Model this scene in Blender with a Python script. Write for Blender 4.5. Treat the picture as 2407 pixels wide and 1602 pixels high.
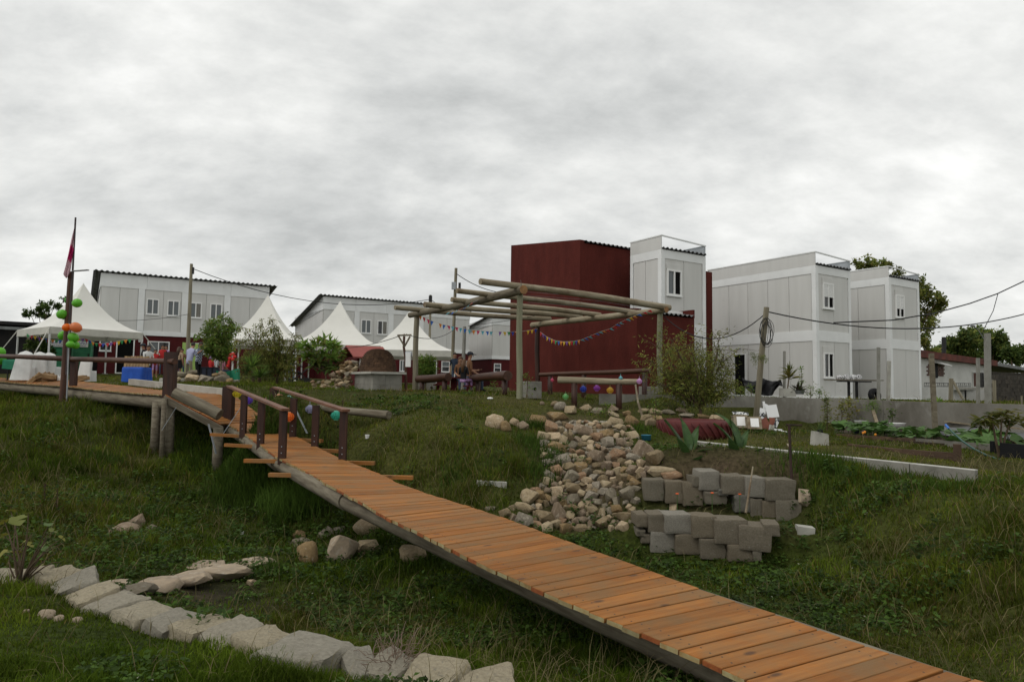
import bpy, bmesh, math, random
import numpy as np
from mathutils import Vector, Matrix, noise as mnoise

R = random.Random(11)
NR = np.random.default_rng(11)
for o in list(bpy.data.objects):
    bpy.data.objects.remove(o)
SC = bpy.context.scene
COL = SC.collection

# ------------------------------------------------------------------ camera
# 24 mm lens at eye level, pitched slightly up, a touch of roll; the eye is the origin
FP, CX, CY = 1605.0, 1203.5, 801.0          # focal length and centre in photo pixels (2407 x 1602)
PITCH, ROLL = math.atan(107 / 1605), 0.013
_f = np.array([0, math.cos(PITCH), math.sin(PITCH)])
_r0 = np.array([1.0, 0, 0]); _u0 = np.cross(_r0, _f)
_r = math.cos(ROLL) * _r0 + math.sin(ROLL) * _u0
_u = -math.sin(ROLL) * _r0 + math.cos(ROLL) * _u0
cam_d = bpy.data.cameras.new("camera"); cam = bpy.data.objects.new("camera", cam_d); COL.objects.link(cam)
cam_d.sensor_width = 36; cam_d.lens = 24.0; cam_d.clip_end = 3000; cam_d.clip_start = 0.05
mw = Matrix.Identity(4)
for i in range(3):
    mw[i][0] = _r[i]; mw[i][1] = _u[i]; mw[i][2] = -_f[i]
cam.matrix_world = mw
SC.camera = cam
SC.view_settings.view_transform = 'Standard'; SC.view_settings.look = 'None'
SC.view_settings.exposure = 0.0; SC.view_settings.gamma = 1.0
SC.view_settings.use_curve_mapping = False
SC.render.engine = 'CYCLES'

# ------------------------------------------------------------------ sky: overcast cloud deck over a Nishita sky
SUN_EL, SUN_AZ = math.radians(52), math.radians(235)     # azimuth clockwise from +Y: behind the camera, left
W = bpy.data.worlds.new("World"); SC.world = W; W.use_nodes = True
nt = W.node_tree; nt.nodes.clear()
def wn(t, **k):
    n = nt.nodes.new(t)
    for a, b in k.items():
        setattr(n, a, b)
    return n
L_ = nt.links.new
tc = wn('ShaderNodeTexCoord'); sep = wn('ShaderNodeSeparateXYZ'); L_(tc.outputs['Generated'], sep.inputs[0])
zc = wn('ShaderNodeMath', operation='MAXIMUM'); zc.inputs[1].default_value = 0.0; L_(sep.outputs['Z'], zc.inputs[0])
za = wn('ShaderNodeMath', operation='ADD'); za.inputs[1].default_value = 0.42; L_(zc.outputs[0], za.inputs[0])
dx = wn('ShaderNodeMath', operation='DIVIDE'); L_(sep.outputs['X'], dx.inputs[0]); L_(za.outputs[0], dx.inputs[1])
dy = wn('ShaderNodeMath', operation='DIVIDE'); L_(sep.outputs['Y'], dy.inputs[0]); L_(za.outputs[0], dy.inputs[1])
cmb = wn('ShaderNodeCombineXYZ'); L_(dx.outputs[0], cmb.inputs[0]); L_(dy.outputs[0], cmb.inputs[1])
mp = wn('ShaderNodeMapping'); mp.inputs['Rotation'].default_value = (0, 0, math.radians(-32)); mp.inputs['Scale'].default_value = (1.25, 1.8, 1)
mp.inputs['Location'].default_value = (3.7, 1.2, 0.4)
L_(cmb.outputs[0], mp.inputs[0])
n1 = wn('ShaderNodeTexNoise'); n1.inputs['Scale'].default_value = 1.45; n1.inputs['Detail'].default_value = 9; n1.inputs['Roughness'].default_value = 0.6; n1.inputs['Distortion'].default_value = 0.25
L_(mp.outputs[0], n1.inputs['Vector'])
n2 = wn('ShaderNodeTexNoise'); n2.inputs['Scale'].default_value = 4.2; n2.inputs['Detail'].default_value = 7; n2.inputs['Roughness'].default_value = 0.6
L_(mp.outputs[0], n2.inputs['Vector'])
mxn = wn('ShaderNodeMix', data_type='FLOAT'); mxn.inputs[0].default_value = 0.38
L_(n1.outputs[0], mxn.inputs[2]); L_(n2.outputs[0], mxn.inputs[3])
cr = wn('ShaderNodeValToRGB'); e = cr.color_ramp.elements
e[0].position = 0.34; e[0].color = (5.6, 5.72, 5.62, 1)
e[1].position = 0.66; e[1].color = (10.7, 10.7, 10.4, 1)
m1 = cr.color_ramp.elements.new(0.45); m1.color = (7.25, 7.35, 7.2, 1)
m2 = cr.color_ramp.elements.new(0.55); m2.color = (8.85, 8.9, 8.65, 1)
L_(mxn.outputs[0], cr.inputs[0])
sky = wn('ShaderNodeTexSky', sky_type='NISHITA', sun_disc=False)
sky.sun_elevation = SUN_EL; sky.sun_rotation = SUN_AZ; sky.air_density = 1.0; sky.dust_density = 3.0
mx = wn('ShaderNodeMix', data_type='RGBA'); mx.inputs[0].default_value = 0.95
L_(sky.outputs[0], mx.inputs[6]); L_(cr.outputs[0], mx.inputs[7])
bg = wn('ShaderNodeBackground'); bg.inputs[1].default_value = 0.1
L_(mx.outputs[2], bg.inputs[0])
wo = wn('ShaderNodeOutputWorld'); L_(bg.outputs[0], wo.inputs[0])

sun_d = bpy.data.lights.new("sun", 'SUN'); sun_d.energy = 1.05; sun_d.angle = math.radians(35); sun_d.color = (1, 0.97, 0.93)
sun = bpy.data.objects.new("sun", sun_d); COL.objects.link(sun)
sd = Vector((math.sin(SUN_AZ) * math.cos(SUN_EL), math.cos(SUN_AZ) * math.cos(SUN_EL), math.sin(SUN_EL)))
sun.rotation_euler = sd.to_track_quat('Z', 'Y').to_euler()

# ------------------------------------------------------------------ survey helpers: photo pixel + distance -> place in the world
def ray(px, py):
    d = _f + (px - CX) / FP * _r - (py - CY) / FP * _u
    return d / d[1]
def at(px, py, d):
    return Vector(ray(px, py) * d)
def onz(px, py, z):
    q = ray(px, py)
    return Vector(q * (z / q[2]))

# ------------------------------------------------------------------ mesh helpers
def thing(name, label, cat, loc=(0, 0, 0), rz=0.0, group=None, parent=None):
    o = bpy.data.objects.new(name, None); COL.objects.link(o)
    o.location = loc; o.rotation_euler = (0, 0, rz); o.empty_display_size = 0.2
    if parent: o.parent = parent
    return tag(o, label, cat, group)
def tag(o, label=None, cat=None, group=None, kind=None):
    if label: o["label"] = label
    if cat: o["category"] = cat
    if group: o["group"] = group
    if kind: o["kind"] = kind
    return o
def mesh_obj(name, me, mat, parent=None, smooth=False):
    o = bpy.data.objects.new(name, me); COL.objects.link(o)
    if mat:
        me.materials.append(mat)
    if parent: o.parent = parent
    if smooth:
        me.polygons.foreach_set('use_smooth', [True] * len(me.polygons))
    return o
def np_mesh(name, V, loops, starts, mat=None, smooth=False, col=None):
    me = bpy.data.meshes.new(name)
    me.vertices.add(len(V)); me.vertices.foreach_set('co', np.asarray(V, np.float32).ravel())
    me.loops.add(len(loops)); me.loops.foreach_set('vertex_index', np.asarray(loops, np.int32))
    me.polygons.add(len(starts)); me.polygons.foreach_set('loop_start', np.asarray(starts, np.int32))
    if smooth:
        me.polygons.foreach_set('use_smooth', np.ones(len(starts), bool))
    if col is not None:
        a = me.color_attributes.new('col', 'FLOAT_COLOR', 'POINT')
        a.data.foreach_set('color', np.asarray(col, np.float32).ravel())
    if mat: me.materials.append(mat)
    me.update(calc_edges=True); me.validate()
    return me
def root_loc(p):
    v = Vector((0, 0, 0))
    while p:
        v += p.location; p = p.parent
    return v
def frame_of(p, q, up=(0, 0, 1)):
    p = Vector(p); q = Vector(q); x = (q - p).normalized(); up = Vector(up)
    if abs(x.dot(up)) > 0.98: up = Vector((0, 1, 0))
    y = up.cross(x).normalized(); z = x.cross(y)
    return x, y, z
class MB:
    def __init__(s): s.v = []; s.f = []
    def add(s, vs, fs):
        b = len(s.v); s.v += [tuple(v) for v in vs]; s.f += [tuple(b + i for i in f) for f in fs]; return s
    def hexa(s, c):   # 8 corners: bottom loop then top loop
        return s.add(c, [(3, 2, 1, 0), (4, 5, 6, 7), (0, 1, 5, 4), (1, 2, 6, 5), (2, 3, 7, 6), (3, 0, 4, 7)])
    def box(s, x0, x1, y0, y1, z0, z1):
        return s.hexa([(x0, y0, z0), (x1, y0, z0), (x1, y1, z0), (x0, y1, z0), (x0, y0, z1), (x1, y0, z1), (x1, y1, z1), (x0, y1, z1)])
    def beam(s, p, q, w, h, up=(0, 0, 1)):
        x, y, z = frame_of(p, q, up); p = Vector(p); q = Vector(q)
        c = []
        for zz in (-h / 2, h / 2):
            for e_, yy in ((p, -w / 2), (q, -w / 2), (q, w / 2), (p, w / 2)):
                c.append(e_ + y * yy + z * zz)
        return s.hexa(c)
    def tube(s, pts, rs, n=8, cap=True, squash=1.0):
        pts = [Vector(p) for p in pts]
        if not hasattr(rs, '__len__'): rs = [rs] * len(pts)
        b = len(s.v); prev = None
        for i, p in enumerate(pts):
            t = (pts[min(i + 1, len(pts) - 1)] - pts[max(i - 1, 0)]).normalized()
            if prev is None:
                a = Vector((0, 0, 1)) if abs(t.z) < 0.9 else Vector((1, 0, 0))
                y = a.cross(t).normalized()
            else:
                y = (prev - t * prev.dot(t)).normalized()
            prev = y; z = t.cross(y)
            for k in range(n):
                an = 2 * math.pi * k / n
                s.v.append(tuple(p + y * (math.cos(an) * rs[i]) + z * (math.sin(an) * rs[i] * squash)))
        for i in range(len(pts) - 1):
            for k in range(n):
                k2 = (k + 1) % n
                s.f.append((b + i * n + k, b + i * n + k2, b + (i + 1) * n + k2, b + (i + 1) * n + k))
        if cap:
            s.f.append(tuple(b + k for k in reversed(range(n))))
            e0 = b + (len(pts) - 1) * n
            s.f.append(tuple(e0 + k for k in range(n)))
        return s
    def lathe(s, prof, n=12, c=(0, 0, 0), cap=True):
        b = len(s.v)
        for r_, z_ in prof:
            for k in range(n):
                an = 2 * math.pi * k / n
                s.v.append((c[0] + r_ * math.cos(an), c[1] + r_ * math.sin(an), c[2] + z_))
        for i in range(len(prof) - 1):
            for k in range(n):
                k2 = (k + 1) % n
                s.f.append((b + i * n + k, b + i * n + k2, b + (i + 1) * n + k2, b + (i + 1) * n + k))
        if cap:
            s.f.append(tuple(b + k for k in reversed(range(n)))); e0 = b + (len(prof) - 1) * n
            s.f.append(tuple(e0 + k for k in range(n)))
        return s
    def ball(s, c, r, n=10, m=7, sc=(1, 1, 1)):
        pr = []
        b = len(s.v)
        for i in range(m + 1):
            a = math.pi * i / m
            for k in range(n):
                an = 2 * math.pi * k / n
                s.v.append((c[0] + r * sc[0] * math.sin(a) * math.cos(an), c[1] + r * sc[1] * math.sin(a) * math.sin(an), c[2] - r * sc[2] * math.cos(a)))
        for i in range(m):
            for k in range(n):
                k2 = (k + 1) % n
                s.f.append((b + i * n + k, b + i * n + k2, b + (i + 1) * n + k2, b + (i + 1) * n + k))
        return s
    def grid(s, fn, nu, nv):
        b = len(s.v)
        for j in range(nv + 1):
            for i in range(nu + 1):
                s.v.append(tuple(fn(i / nu, j / nv)))
        for j in range(nv):
            for i in range(nu):
                a = b + j * (nu + 1) + i
                s.f.append((a, a + 1, a + nu + 2, a + nu + 1))
        return s
    def obj(s, name, mat, parent=None, world=True, smooth=False, label=None, cat=None, group=None, kind=None, solid=None):
        V = np.array(s.v, float)
        loc = None
        if parent is not None:
            if world: V = V - np.array(root_loc(parent))
        else:
            loc = np.array([(V[:, 0].min() + V[:, 0].max()) / 2, (V[:, 1].min() + V[:, 1].max()) / 2, V[:, 2].min()]); V = V - loc
        me = bpy.data.meshes.new(name); me.from_pydata(V.tolist(), [], s.f)
        o = mesh_obj(name, me, mat, parent, smooth)
        if loc is not None: o.location = loc
        if solid:
            md = o.modifiers.new('thick', 'SOLIDIFY'); md.thickness = solid
        return tag(o, label, cat, group, kind)
def smooth_by_angle(o, deg=40):
    me = o.data
    me.polygons.foreach_set('use_smooth', [True] * len(me.polygons))
    bm = bmesh.new(); bm.from_mesh(me); lim = math.radians(deg)
    for e_ in bm.edges:
        e_.smooth = not (len(e_.link_faces) == 2 and e_.calc_face_angle(0) > lim)
    bm.to_mesh(me); bm.free()
    return o
def copy_tree(o, parent=None, loc=None, rz=None):
    c = o.copy(); COL.objects.link(c); c.parent = parent
    if loc is not None: c.location = loc
    if rz is not None: c.rotation_euler = (0, 0, rz)
    for ch in [x for x in o.children]:
        copy_tree(ch, c)
    return c

# ------------------------------------------------------------------ materials
MT = {}
def mat(name, c1, c2=None, scale=4.0, stretch=(1, 1, 1), rough=0.8, bump=0.0, bscale=None, rnd=0.0, metal=0.0, detail=5, lo=0.35, hi=0.65,
        hues=None, spots=None, spot_scale=3.0, spot_lo=0.55, spot_hi=0.7, trans=0.0, spec=0.35, alpha=1.0, coord='Object', attr=False, wave=None, emit=0):
    m = bpy.data.materials.new(name); m.use_nodes = True; t = m.node_tree; t.nodes.clear(); MT[name] = m
    def n(k, **kw):
        x = t.nodes.new(k)
        for a, b in kw.items(): setattr(x, a, b)
        return x
    lk = t.links.new
    out = n('ShaderNodeOutputMaterial'); bs = n('ShaderNodeBsdfPrincipled')
    bs.inputs['Roughness'].default_value = rough; bs.inputs['Metallic'].default_value = metal
    bs.inputs['Specular IOR Level'].default_value = spec; bs.inputs['Alpha'].default_value = alpha
    tcn = n('ShaderNodeTexCoord'); oi = n('ShaderNodeObjectInfo')
    off = n('ShaderNodeVectorMath', operation='SCALE'); cx = n('ShaderNodeCombineXYZ')
    lk(oi.outputs['Random'], cx.inputs[0]); lk(oi.outputs['Random'], cx.inputs[1]); lk(oi.outputs['Random'], cx.inputs[2])
    lk(cx.outputs[0], off.inputs[0]); off.inputs['Scale'].default_value = 37.0
    ad = n('ShaderNodeVectorMath', operation='ADD'); lk(tcn.outputs[coord], ad.inputs[0]); lk(off.outputs[0], ad.inputs[1])
    mpn = n('ShaderNodeMapping'); mpn.inputs['Scale'].default_value = stretch; lk(ad.outputs[0], mpn.inputs[0])
    nz = n('ShaderNodeTexNoise'); nz.inputs['Scale'].default_value = scale; nz.inputs['Detail'].default_value = detail; nz.inputs['Roughness'].default_value = 0.6
    lk(mpn.outputs[0], nz.inputs['Vector'])
    rgb = lambda c: (c[0], c[1], c[2], 1)
    if attr:
        at_ = n('ShaderNodeAttribute'); at_.attribute_name = 'col'; cur = at_.outputs['Color']
    elif hues:      # one of several tones per object
        hr = n('ShaderNodeValToRGB'); hr.color_ramp.interpolation = 'CONSTANT'
        for i, c in enumerate(hues):
            el = hr.color_ramp.elements[i] if i < 2 else hr.color_ramp.elements.new(i / len(hues))
            el.position = i / len(hues); el.color = rgb(c)
        lk(oi.outputs['Random'], hr.inputs[0]); cur = hr.outputs[0]
    else:
        v = n('ShaderNodeRGB'); v.outputs[0].default_value = rgb(c1); cur = v.outputs[0]
    if c2 is not None:
        mr = n('ShaderNodeMapRange'); mr.inputs[1].default_value = lo; mr.inputs[2].default_value = hi; lk(nz.outputs[0], mr.inputs[0])
        mi = n('ShaderNodeMix', data_type='RGBA'); lk(mr.outputs[0], mi.inputs[0])
        if hues or attr:
            mi.blend_type = 'MULTIPLY'
        lk(cur, mi.inputs[6]); mi.inputs[7].default_value = rgb(c2); cur = mi.outputs[2]
    if spots is not None:
        nz2 = n('ShaderNodeTexNoise'); nz2.inputs['Scale'].default_value = spot_scale; nz2.inputs['Detail'].default_value = 8; nz2.inputs['Roughness'].default_value = 0.65
        lk(ad.outputs[0], nz2.inputs['Vector'])
        mr2 = n('ShaderNodeMapRange'); mr2.inputs[1].default_value = spot_lo; mr2.inputs[2].default_value = spot_hi; lk(nz2.outputs[0], mr2.inputs[0])
        mi2 = n('ShaderNodeMix', data_type='RGBA'); lk(mr2.outputs[0], mi2.inputs[0]); lk(cur, mi2.inputs[6]); mi2.inputs[7].default_value = rgb(spots); cur = mi2.outputs[2]
    if rnd:
        hs = n('ShaderNodeHueSaturation'); mv = n('ShaderNodeMapRange'); mv.inputs[3].default_value = 1 - rnd; mv.inputs[4].default_value = 1 + rnd
        lk(oi.outputs['Random'], mv.inputs[0]); lk(mv.outputs[0], hs.inputs['Value']); lk(cur, hs.inputs['Color']); cur = hs.outputs[0]
    lk(cur, bs.inputs['Base Color'])
    if emit:
        lk(cur, bs.inputs['Emission Color']); bs.inputs['Emission Strength'].default_value = emit
    hgt = None
    if bump:
        nb = n('ShaderNodeTexNoise'); nb.inputs['Scale'].default_value = bscale or scale * 4; nb.inputs['Detail'].default_value = 6; nb.inputs['Roughness'].default_value = 0.65
        lk(mpn.outputs[0], nb.inputs['Vector']); hgt = nb.outputs[0]
    if wave:
        wv = n('ShaderNodeTexWave', bands_direction=wave[0]); wv.inputs['Scale'].default_value = wave[1]; lk(tcn.outputs[coord], wv.inputs['Vector'])
        hgt = wv.outputs['Fac']; bump = wave[2]
    if hgt is not None:
        bn = n('ShaderNodeBump'); bn.inputs['Strength'].default_value = bump; bn.inputs['Distance'].default_value = 0.02
        lk(hgt, bn.inputs['Height']); lk(bn.outputs[0], bs.inputs['Normal'])
    sh = bs.outputs[0]
    if trans:
        tr = n('ShaderNodeBsdfTranslucent'); lk(cur, tr.inputs[0]); ms = n('ShaderNodeMixShader'); ms.inputs[0].default_value = trans
        lk(sh, ms.inputs[1]); lk(tr.outputs[0], ms.inputs[2]); sh = ms.outputs[0]
    lk(sh, out.inputs[0])
    return m

def glass_mat(name, c, rough=0.08):
    m = mat(name, c, rough=rough, spec=0.6); return m
white_panel = mat('white_panel', (0.62, 0.615, 0.59), (0.57, 0.565, 0.54), scale=0.8, stretch=(3, 3, 0.35), rough=0.5, wave=('X', 7.0, 0.05), spots=(0.45, 0.445, 0.42), spot_scale=1.0, spot_lo=0.62, spot_hi=0.9)
white_panel_side = mat('white_panel_side', (0.62, 0.615, 0.59), (0.57, 0.565, 0.54), scale=0.8, stretch=(3, 3, 0.35), rough=0.5, wave=('Y', 7.0, 0.05), spots=(0.45, 0.445, 0.42), spot_scale=1.0, spot_lo=0.62, spot_hi=0.9)
white_frame = mat('white_frame', (0.80, 0.81, 0.80), (0.73, 0.74, 0.73), scale=1.5, rough=0.45, spots=(0.5, 0.49, 0.46), spot_scale=2.5, spot_lo=0.64, spot_hi=0.85)
red_stucco = mat('red_stucco', (0.100, 0.0205, 0.0150), (0.074, 0.0148, 0.0112), scale=1.3, stretch=(1.4, 1.4, .5), rough=0.92, bump=0.9, bscale=9, spots=(0.10, 0.02, 0.018), spot_scale=2.2, spot_lo=0.6, spot_hi=0.85, spec=0.15)
red_paint = mat('red_paint', (0.085, 0.011, 0.012), (0.066, 0.009, 0.01), scale=1.2, rough=0.8, bump=0.15, spec=0.2)
pvc_white = mat('pvc_white', (0.78, 0.78, 0.76), rough=0.35)
pane_dark = glass_mat('pane_dark', (0.012, 0.014, 0.015))
pane_grey = glass_mat('pane_grey', (0.10, 0.115, 0.12), 0.15)
pane_curtain = mat('pane_curtain', (0.2, 0.19, 0.165), (0.14, 0.13, 0.11), scale=3, stretch=(6, 6, 1), rough=0.25)
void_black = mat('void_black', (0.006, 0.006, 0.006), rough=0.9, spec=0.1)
zinc = mat('zinc', (0.40, 0.43, 0.45), (0.30, 0.325, 0.34), scale=2.0, rough=0.5, metal=0.25)
zinc_dark = mat('zinc_dark', (0.22, 0.23, 0.23), (0.12, 0.12, 0.115), scale=3, rough=0.6, metal=0.3)
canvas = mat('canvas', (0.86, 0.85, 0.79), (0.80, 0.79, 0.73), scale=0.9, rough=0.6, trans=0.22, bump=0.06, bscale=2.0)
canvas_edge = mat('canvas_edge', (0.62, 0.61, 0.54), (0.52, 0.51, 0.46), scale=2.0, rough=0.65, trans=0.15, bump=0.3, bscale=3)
metal_white = mat('metal_white', (0.6, 0.61, 0.6), rough=0.4, metal=0.2)
concrete = mat('concrete', (0.27, 0.26, 0.225), (0.19, 0.18, 0.155), scale=2.2, rough=0.92, bump=0.3, bscale=14, spots=(0.12, 0.115, 0.095), spot_scale=1.6, spot_lo=0.52, spot_hi=0.75)
concrete_old = mat('concrete_old', (0.24, 0.23, 0.20), (0.12, 0.11, 0.09), scale=0.9, stretch=(1, 1, 0.5), rough=0.95, bump=0.5, bscale=9, spots=(0.32, 0.32, 0.29), spot_scale=2.1, spot_lo=0.56, spot_hi=0.8)
concrete_pale = mat('concrete_pale', (0.44, 0.43, 0.38), (0.33, 0.32, 0.28), scale=3, rough=0.9, bump=0.25, bscale=16)
concrete_post = mat('concrete_post', (0.27, 0.265, 0.235), (0.2, 0.195, 0.17), scale=5, rough=0.9, bump=0.3, spots=(0.12, 0.115, 0.09), spot_scale=4, spot_lo=0.62, spot_hi=0.8)
plank_wood = mat('plank_wood', (0.352, 0.147, 0.038), (0.225, 0.082, 0.019), scale=2.2, stretch=(0.45, 7, 7), rough=0.6, bump=0.3, bscale=5, rnd=0.16, spots=(0.215, 0.122, 0.052), spot_scale=1.8, spot_lo=0.42, spot_hi=0.66, detail=7, spec=0.12)
def add_knots(m, sc=1.0):
    t = m.node_tree; bs = [n for n in t.nodes if n.type == 'BSDF_PRINCIPLED'][0]; src = bs.inputs['Base Color'].links[0].from_socket; ad = [n for n in t.nodes if n.type == 'VECT_MATH' and n.operation == 'ADD'][0]
    mp_ = t.nodes.new('ShaderNodeMapping'); mp_.inputs['Scale'].default_value = (1.7 * sc, 4.2 * sc, 1); t.links.new(ad.outputs[0], mp_.inputs[0]); v = t.nodes.new('ShaderNodeTexVoronoi'); v.inputs['Scale'].default_value = 1.0; t.links.new(mp_.outputs[0], v.inputs['Vector'])
    mr = t.nodes.new('ShaderNodeMapRange'); mr.inputs[1].default_value = .06; mr.inputs[2].default_value = .13; mr.inputs[3].default_value = .85; mr.inputs[4].default_value = 0; t.links.new(v.outputs['Distance'], mr.inputs[0])
    mi = t.nodes.new('ShaderNodeMix'); mi.data_type = 'RGBA'; t.links.new(mr.outputs[0], mi.inputs[0]); t.links.new(src, mi.inputs[6]); mi.inputs[7].default_value = (.09, .05, .03, 1); t.links.new(mi.outputs[2], bs.inputs['Base Color'])
    sx = t.nodes.new('ShaderNodeSeparateXYZ'); tcn = [n for n in t.nodes if n.type == 'TEX_COORD'][0]; t.links.new(tcn.outputs['Object'], sx.inputs[0]); cb = t.nodes.new('ShaderNodeCombineXYZ')
    for i, off in ((0, .5), (1, .045)):      # two screw heads near each end of a board
        ab = t.nodes.new('ShaderNodeMath'); ab.operation = 'ABSOLUTE'; t.links.new(sx.outputs[i], ab.inputs[0]); sb = t.nodes.new('ShaderNodeMath'); sb.operation = 'SUBTRACT'; sb.inputs[1].default_value = off; t.links.new(ab.outputs[0], sb.inputs[0]); t.links.new(sb.outputs[0], cb.inputs[i])
    ln_ = t.nodes.new('ShaderNodeVectorMath'); ln_.operation = 'LENGTH'; t.links.new(cb.outputs[0], ln_.inputs[0]); lt = t.nodes.new('ShaderNodeMath'); lt.operation = 'LESS_THAN'; lt.inputs[1].default_value = .008; t.links.new(ln_.outputs['Value'], lt.inputs[0])
    m2_ = t.nodes.new('ShaderNodeMix'); m2_.data_type = 'RGBA'; t.links.new(lt.outputs[0], m2_.inputs[0]); t.links.new(mi.outputs[2], m2_.inputs[6]); m2_.inputs[7].default_value = (.05, .04, .035, 1); t.links.new(m2_.outputs[2], bs.inputs['Base Color'])
add_knots(plank_wood)
plank_dark = mat('plank_dark', (0.34, 0.105, 0.03), (0.2, 0.055, 0.018), scale=2.0, stretch=(0.45, 7, 7), rough=0.6, bump=0.2, rnd=0.2)
plank_end = mat('plank_end', (0.33, 0.30, 0.16), (0.25, 0.16, 0.06), scale=9, rough=0.85, rnd=0.25)
knot_dark = mat('knot_dark', (0.06, 0.03, 0.015), rough=0.8)
log_grey = mat('log_grey', (0.20, 0.175, 0.125), (0.11, 0.09, 0.062), scale=3.0, stretch=(0.6, 5, 5), rough=0.9, bump=0.5, bscale=6, detail=7, lo=0.38, hi=0.62)
log_pale = mat('log_pale', (0.30, 0.262, 0.185), (0.17, 0.135, 0.085), scale=2.5, stretch=(0.5, 4, 4), rough=0.88, bump=0.45, bscale=6, rnd=0.12, spots=(0.12, 0.075, 0.042), spot_scale=1.1, spot_lo=0.52, spot_hi=0.72, lo=0.36, hi=0.66)
log_green = mat('log_green', (0.25, 0.245, 0.165), (0.16, 0.16, 0.1), scale=2.2, stretch=(4, 4, 0.4), rough=0.85, bump=0.3, bscale=6, spots=(0.12, 0.10, 0.06), spot_scale=1.5, spot_lo=0.6, spot_hi=0.8)
log_brown = mat('log_brown', (0.085, 0.035, 0.018), (0.045, 0.019, 0.011), scale=2.2, stretch=(0.6, 4, 4), rough=0.55, bump=0.25, bscale=5, rnd=0.12)
log_end = mat('log_end', (0.32, 0.17, 0.07), (0.14, 0.075, 0.035), scale=8, rough=0.85)
post_brown = mat('post_brown', (0.058, 0.022, 0.013), (0.024, 0.011, 0.008), scale=2.5, stretch=(4, 4, 0.5), rough=0.55, bump=0.2, bscale=6)
rail_brown = mat('rail_brown', (0.19, 0.085, 0.045), (0.10, 0.042, 0.023), scale=2.2, stretch=(0.6, 5, 5), rough=0.6, bump=0.2)
pole_wood = mat('pole_wood', (0.26, 0.235, 0.165), (0.15, 0.13, 0.09), scale=2.5, stretch=(4, 4, 0.35), rough=0.9, bump=0.4, bscale=7)
granite = mat('granite', None or (0.2, 0.19, 0.17), (0.6, 0.58, 0.54), scale=9, rough=0.95, bump=0.8, bscale=20, spec=0.12, rnd=.12, hues=[(0.230, 0.206, 0.159), (0.219, 0.210, 0.181), (0.207, 0.176, 0.128), (0.271, 0.254, 0.215), (0.184, 0.160, 0.121)], lo=0.3, hi=0.75, spots=(0.27, 0.255, 0.22), spot_scale=6, spot_lo=0.6, spot_hi=0.75)
border_granite = mat('border_granite', (0.42, 0.40, 0.35), (0.6, 0.58, 0.55), scale=7, rough=0.92, bump=1.0, bscale=12, hues=[(0.336, 0.298, 0.216), (0.281, 0.259, 0.205), (0.353, 0.306, 0.212), (0.304, 0.276, 0.212)], lo=0.35, hi=0.8, spots=(0.16, 0.15, 0.125), spot_scale=5, spot_lo=0.57, spot_hi=0.72)
field_stone = mat('field_stone', (0.3, 0.25, 0.18), (0.58, 0.56, 0.53), scale=5, rough=0.95, bump=0.7, bscale=15, rnd=0.28, spec=0.12, hues=[(0.370, 0.259, 0.133), (0.308, 0.237, 0.142), (0.360, 0.233, 0.142), (0.257, 0.224, 0.164), (0.411, 0.332, 0.214), (0.246, 0.189, 0.133), (0.319, 0.253, 0.159), (0.401, 0.313, 0.206), (0.216, 0.189, 0.147)], lo=0.35, hi=0.75, spots=(0.48, 0.43, 0.34), spot_scale=3.5, spot_lo=0.56, spot_hi=0.76)
slab_stone = mat('slab_stone', (0.37, 0.29, 0.2), (0.25, 0.2, 0.145), scale=3, rough=0.9, bump=0.6, bscale=11, rnd=0.12, spots=(0.40, 0.36, 0.29), spot_scale=3.4, spot_lo=0.55, spot_hi=0.72)
mortar = mat('mortar', (0.36, 0.33, 0.27), (0.15, 0.125, 0.09), scale=6, rough=0.95, bump=0.6, bscale=18)
black_cloth = mat('black_cloth', (0.008, 0.008, 0.009), rough=0.7, spec=0.2)
black_metal = mat('black_metal', (0.012, 0.012, 0.012), rough=0.5)
wire_black = mat('wire_black', (0.015, 0.015, 0.015), rough=0.7)
bark = mat('bark', (0.13, 0.09, 0.055), (0.07, 0.05, 0.032), scale=6, stretch=(3, 3, 0.6), rough=0.95, bump=0.6)
leaf = mat('leaf', (0.1, 0.1, 0.1), rough=0.6, attr=True, trans=0.45, spec=0.15)
grass_m = mat('grass_blade', (0.1, 0.1, 0.1), rough=0.75, attr=True, trans=0.3, spec=0.06)
soil = mat('soil', (0.1, 0.1, 0.1), (0.32, 0.32, 0.28), scale=14, rough=0.97, bump=1.0, bscale=30, attr=True, lo=0.35, hi=0.7, detail=8, spec=0.08)
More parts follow.
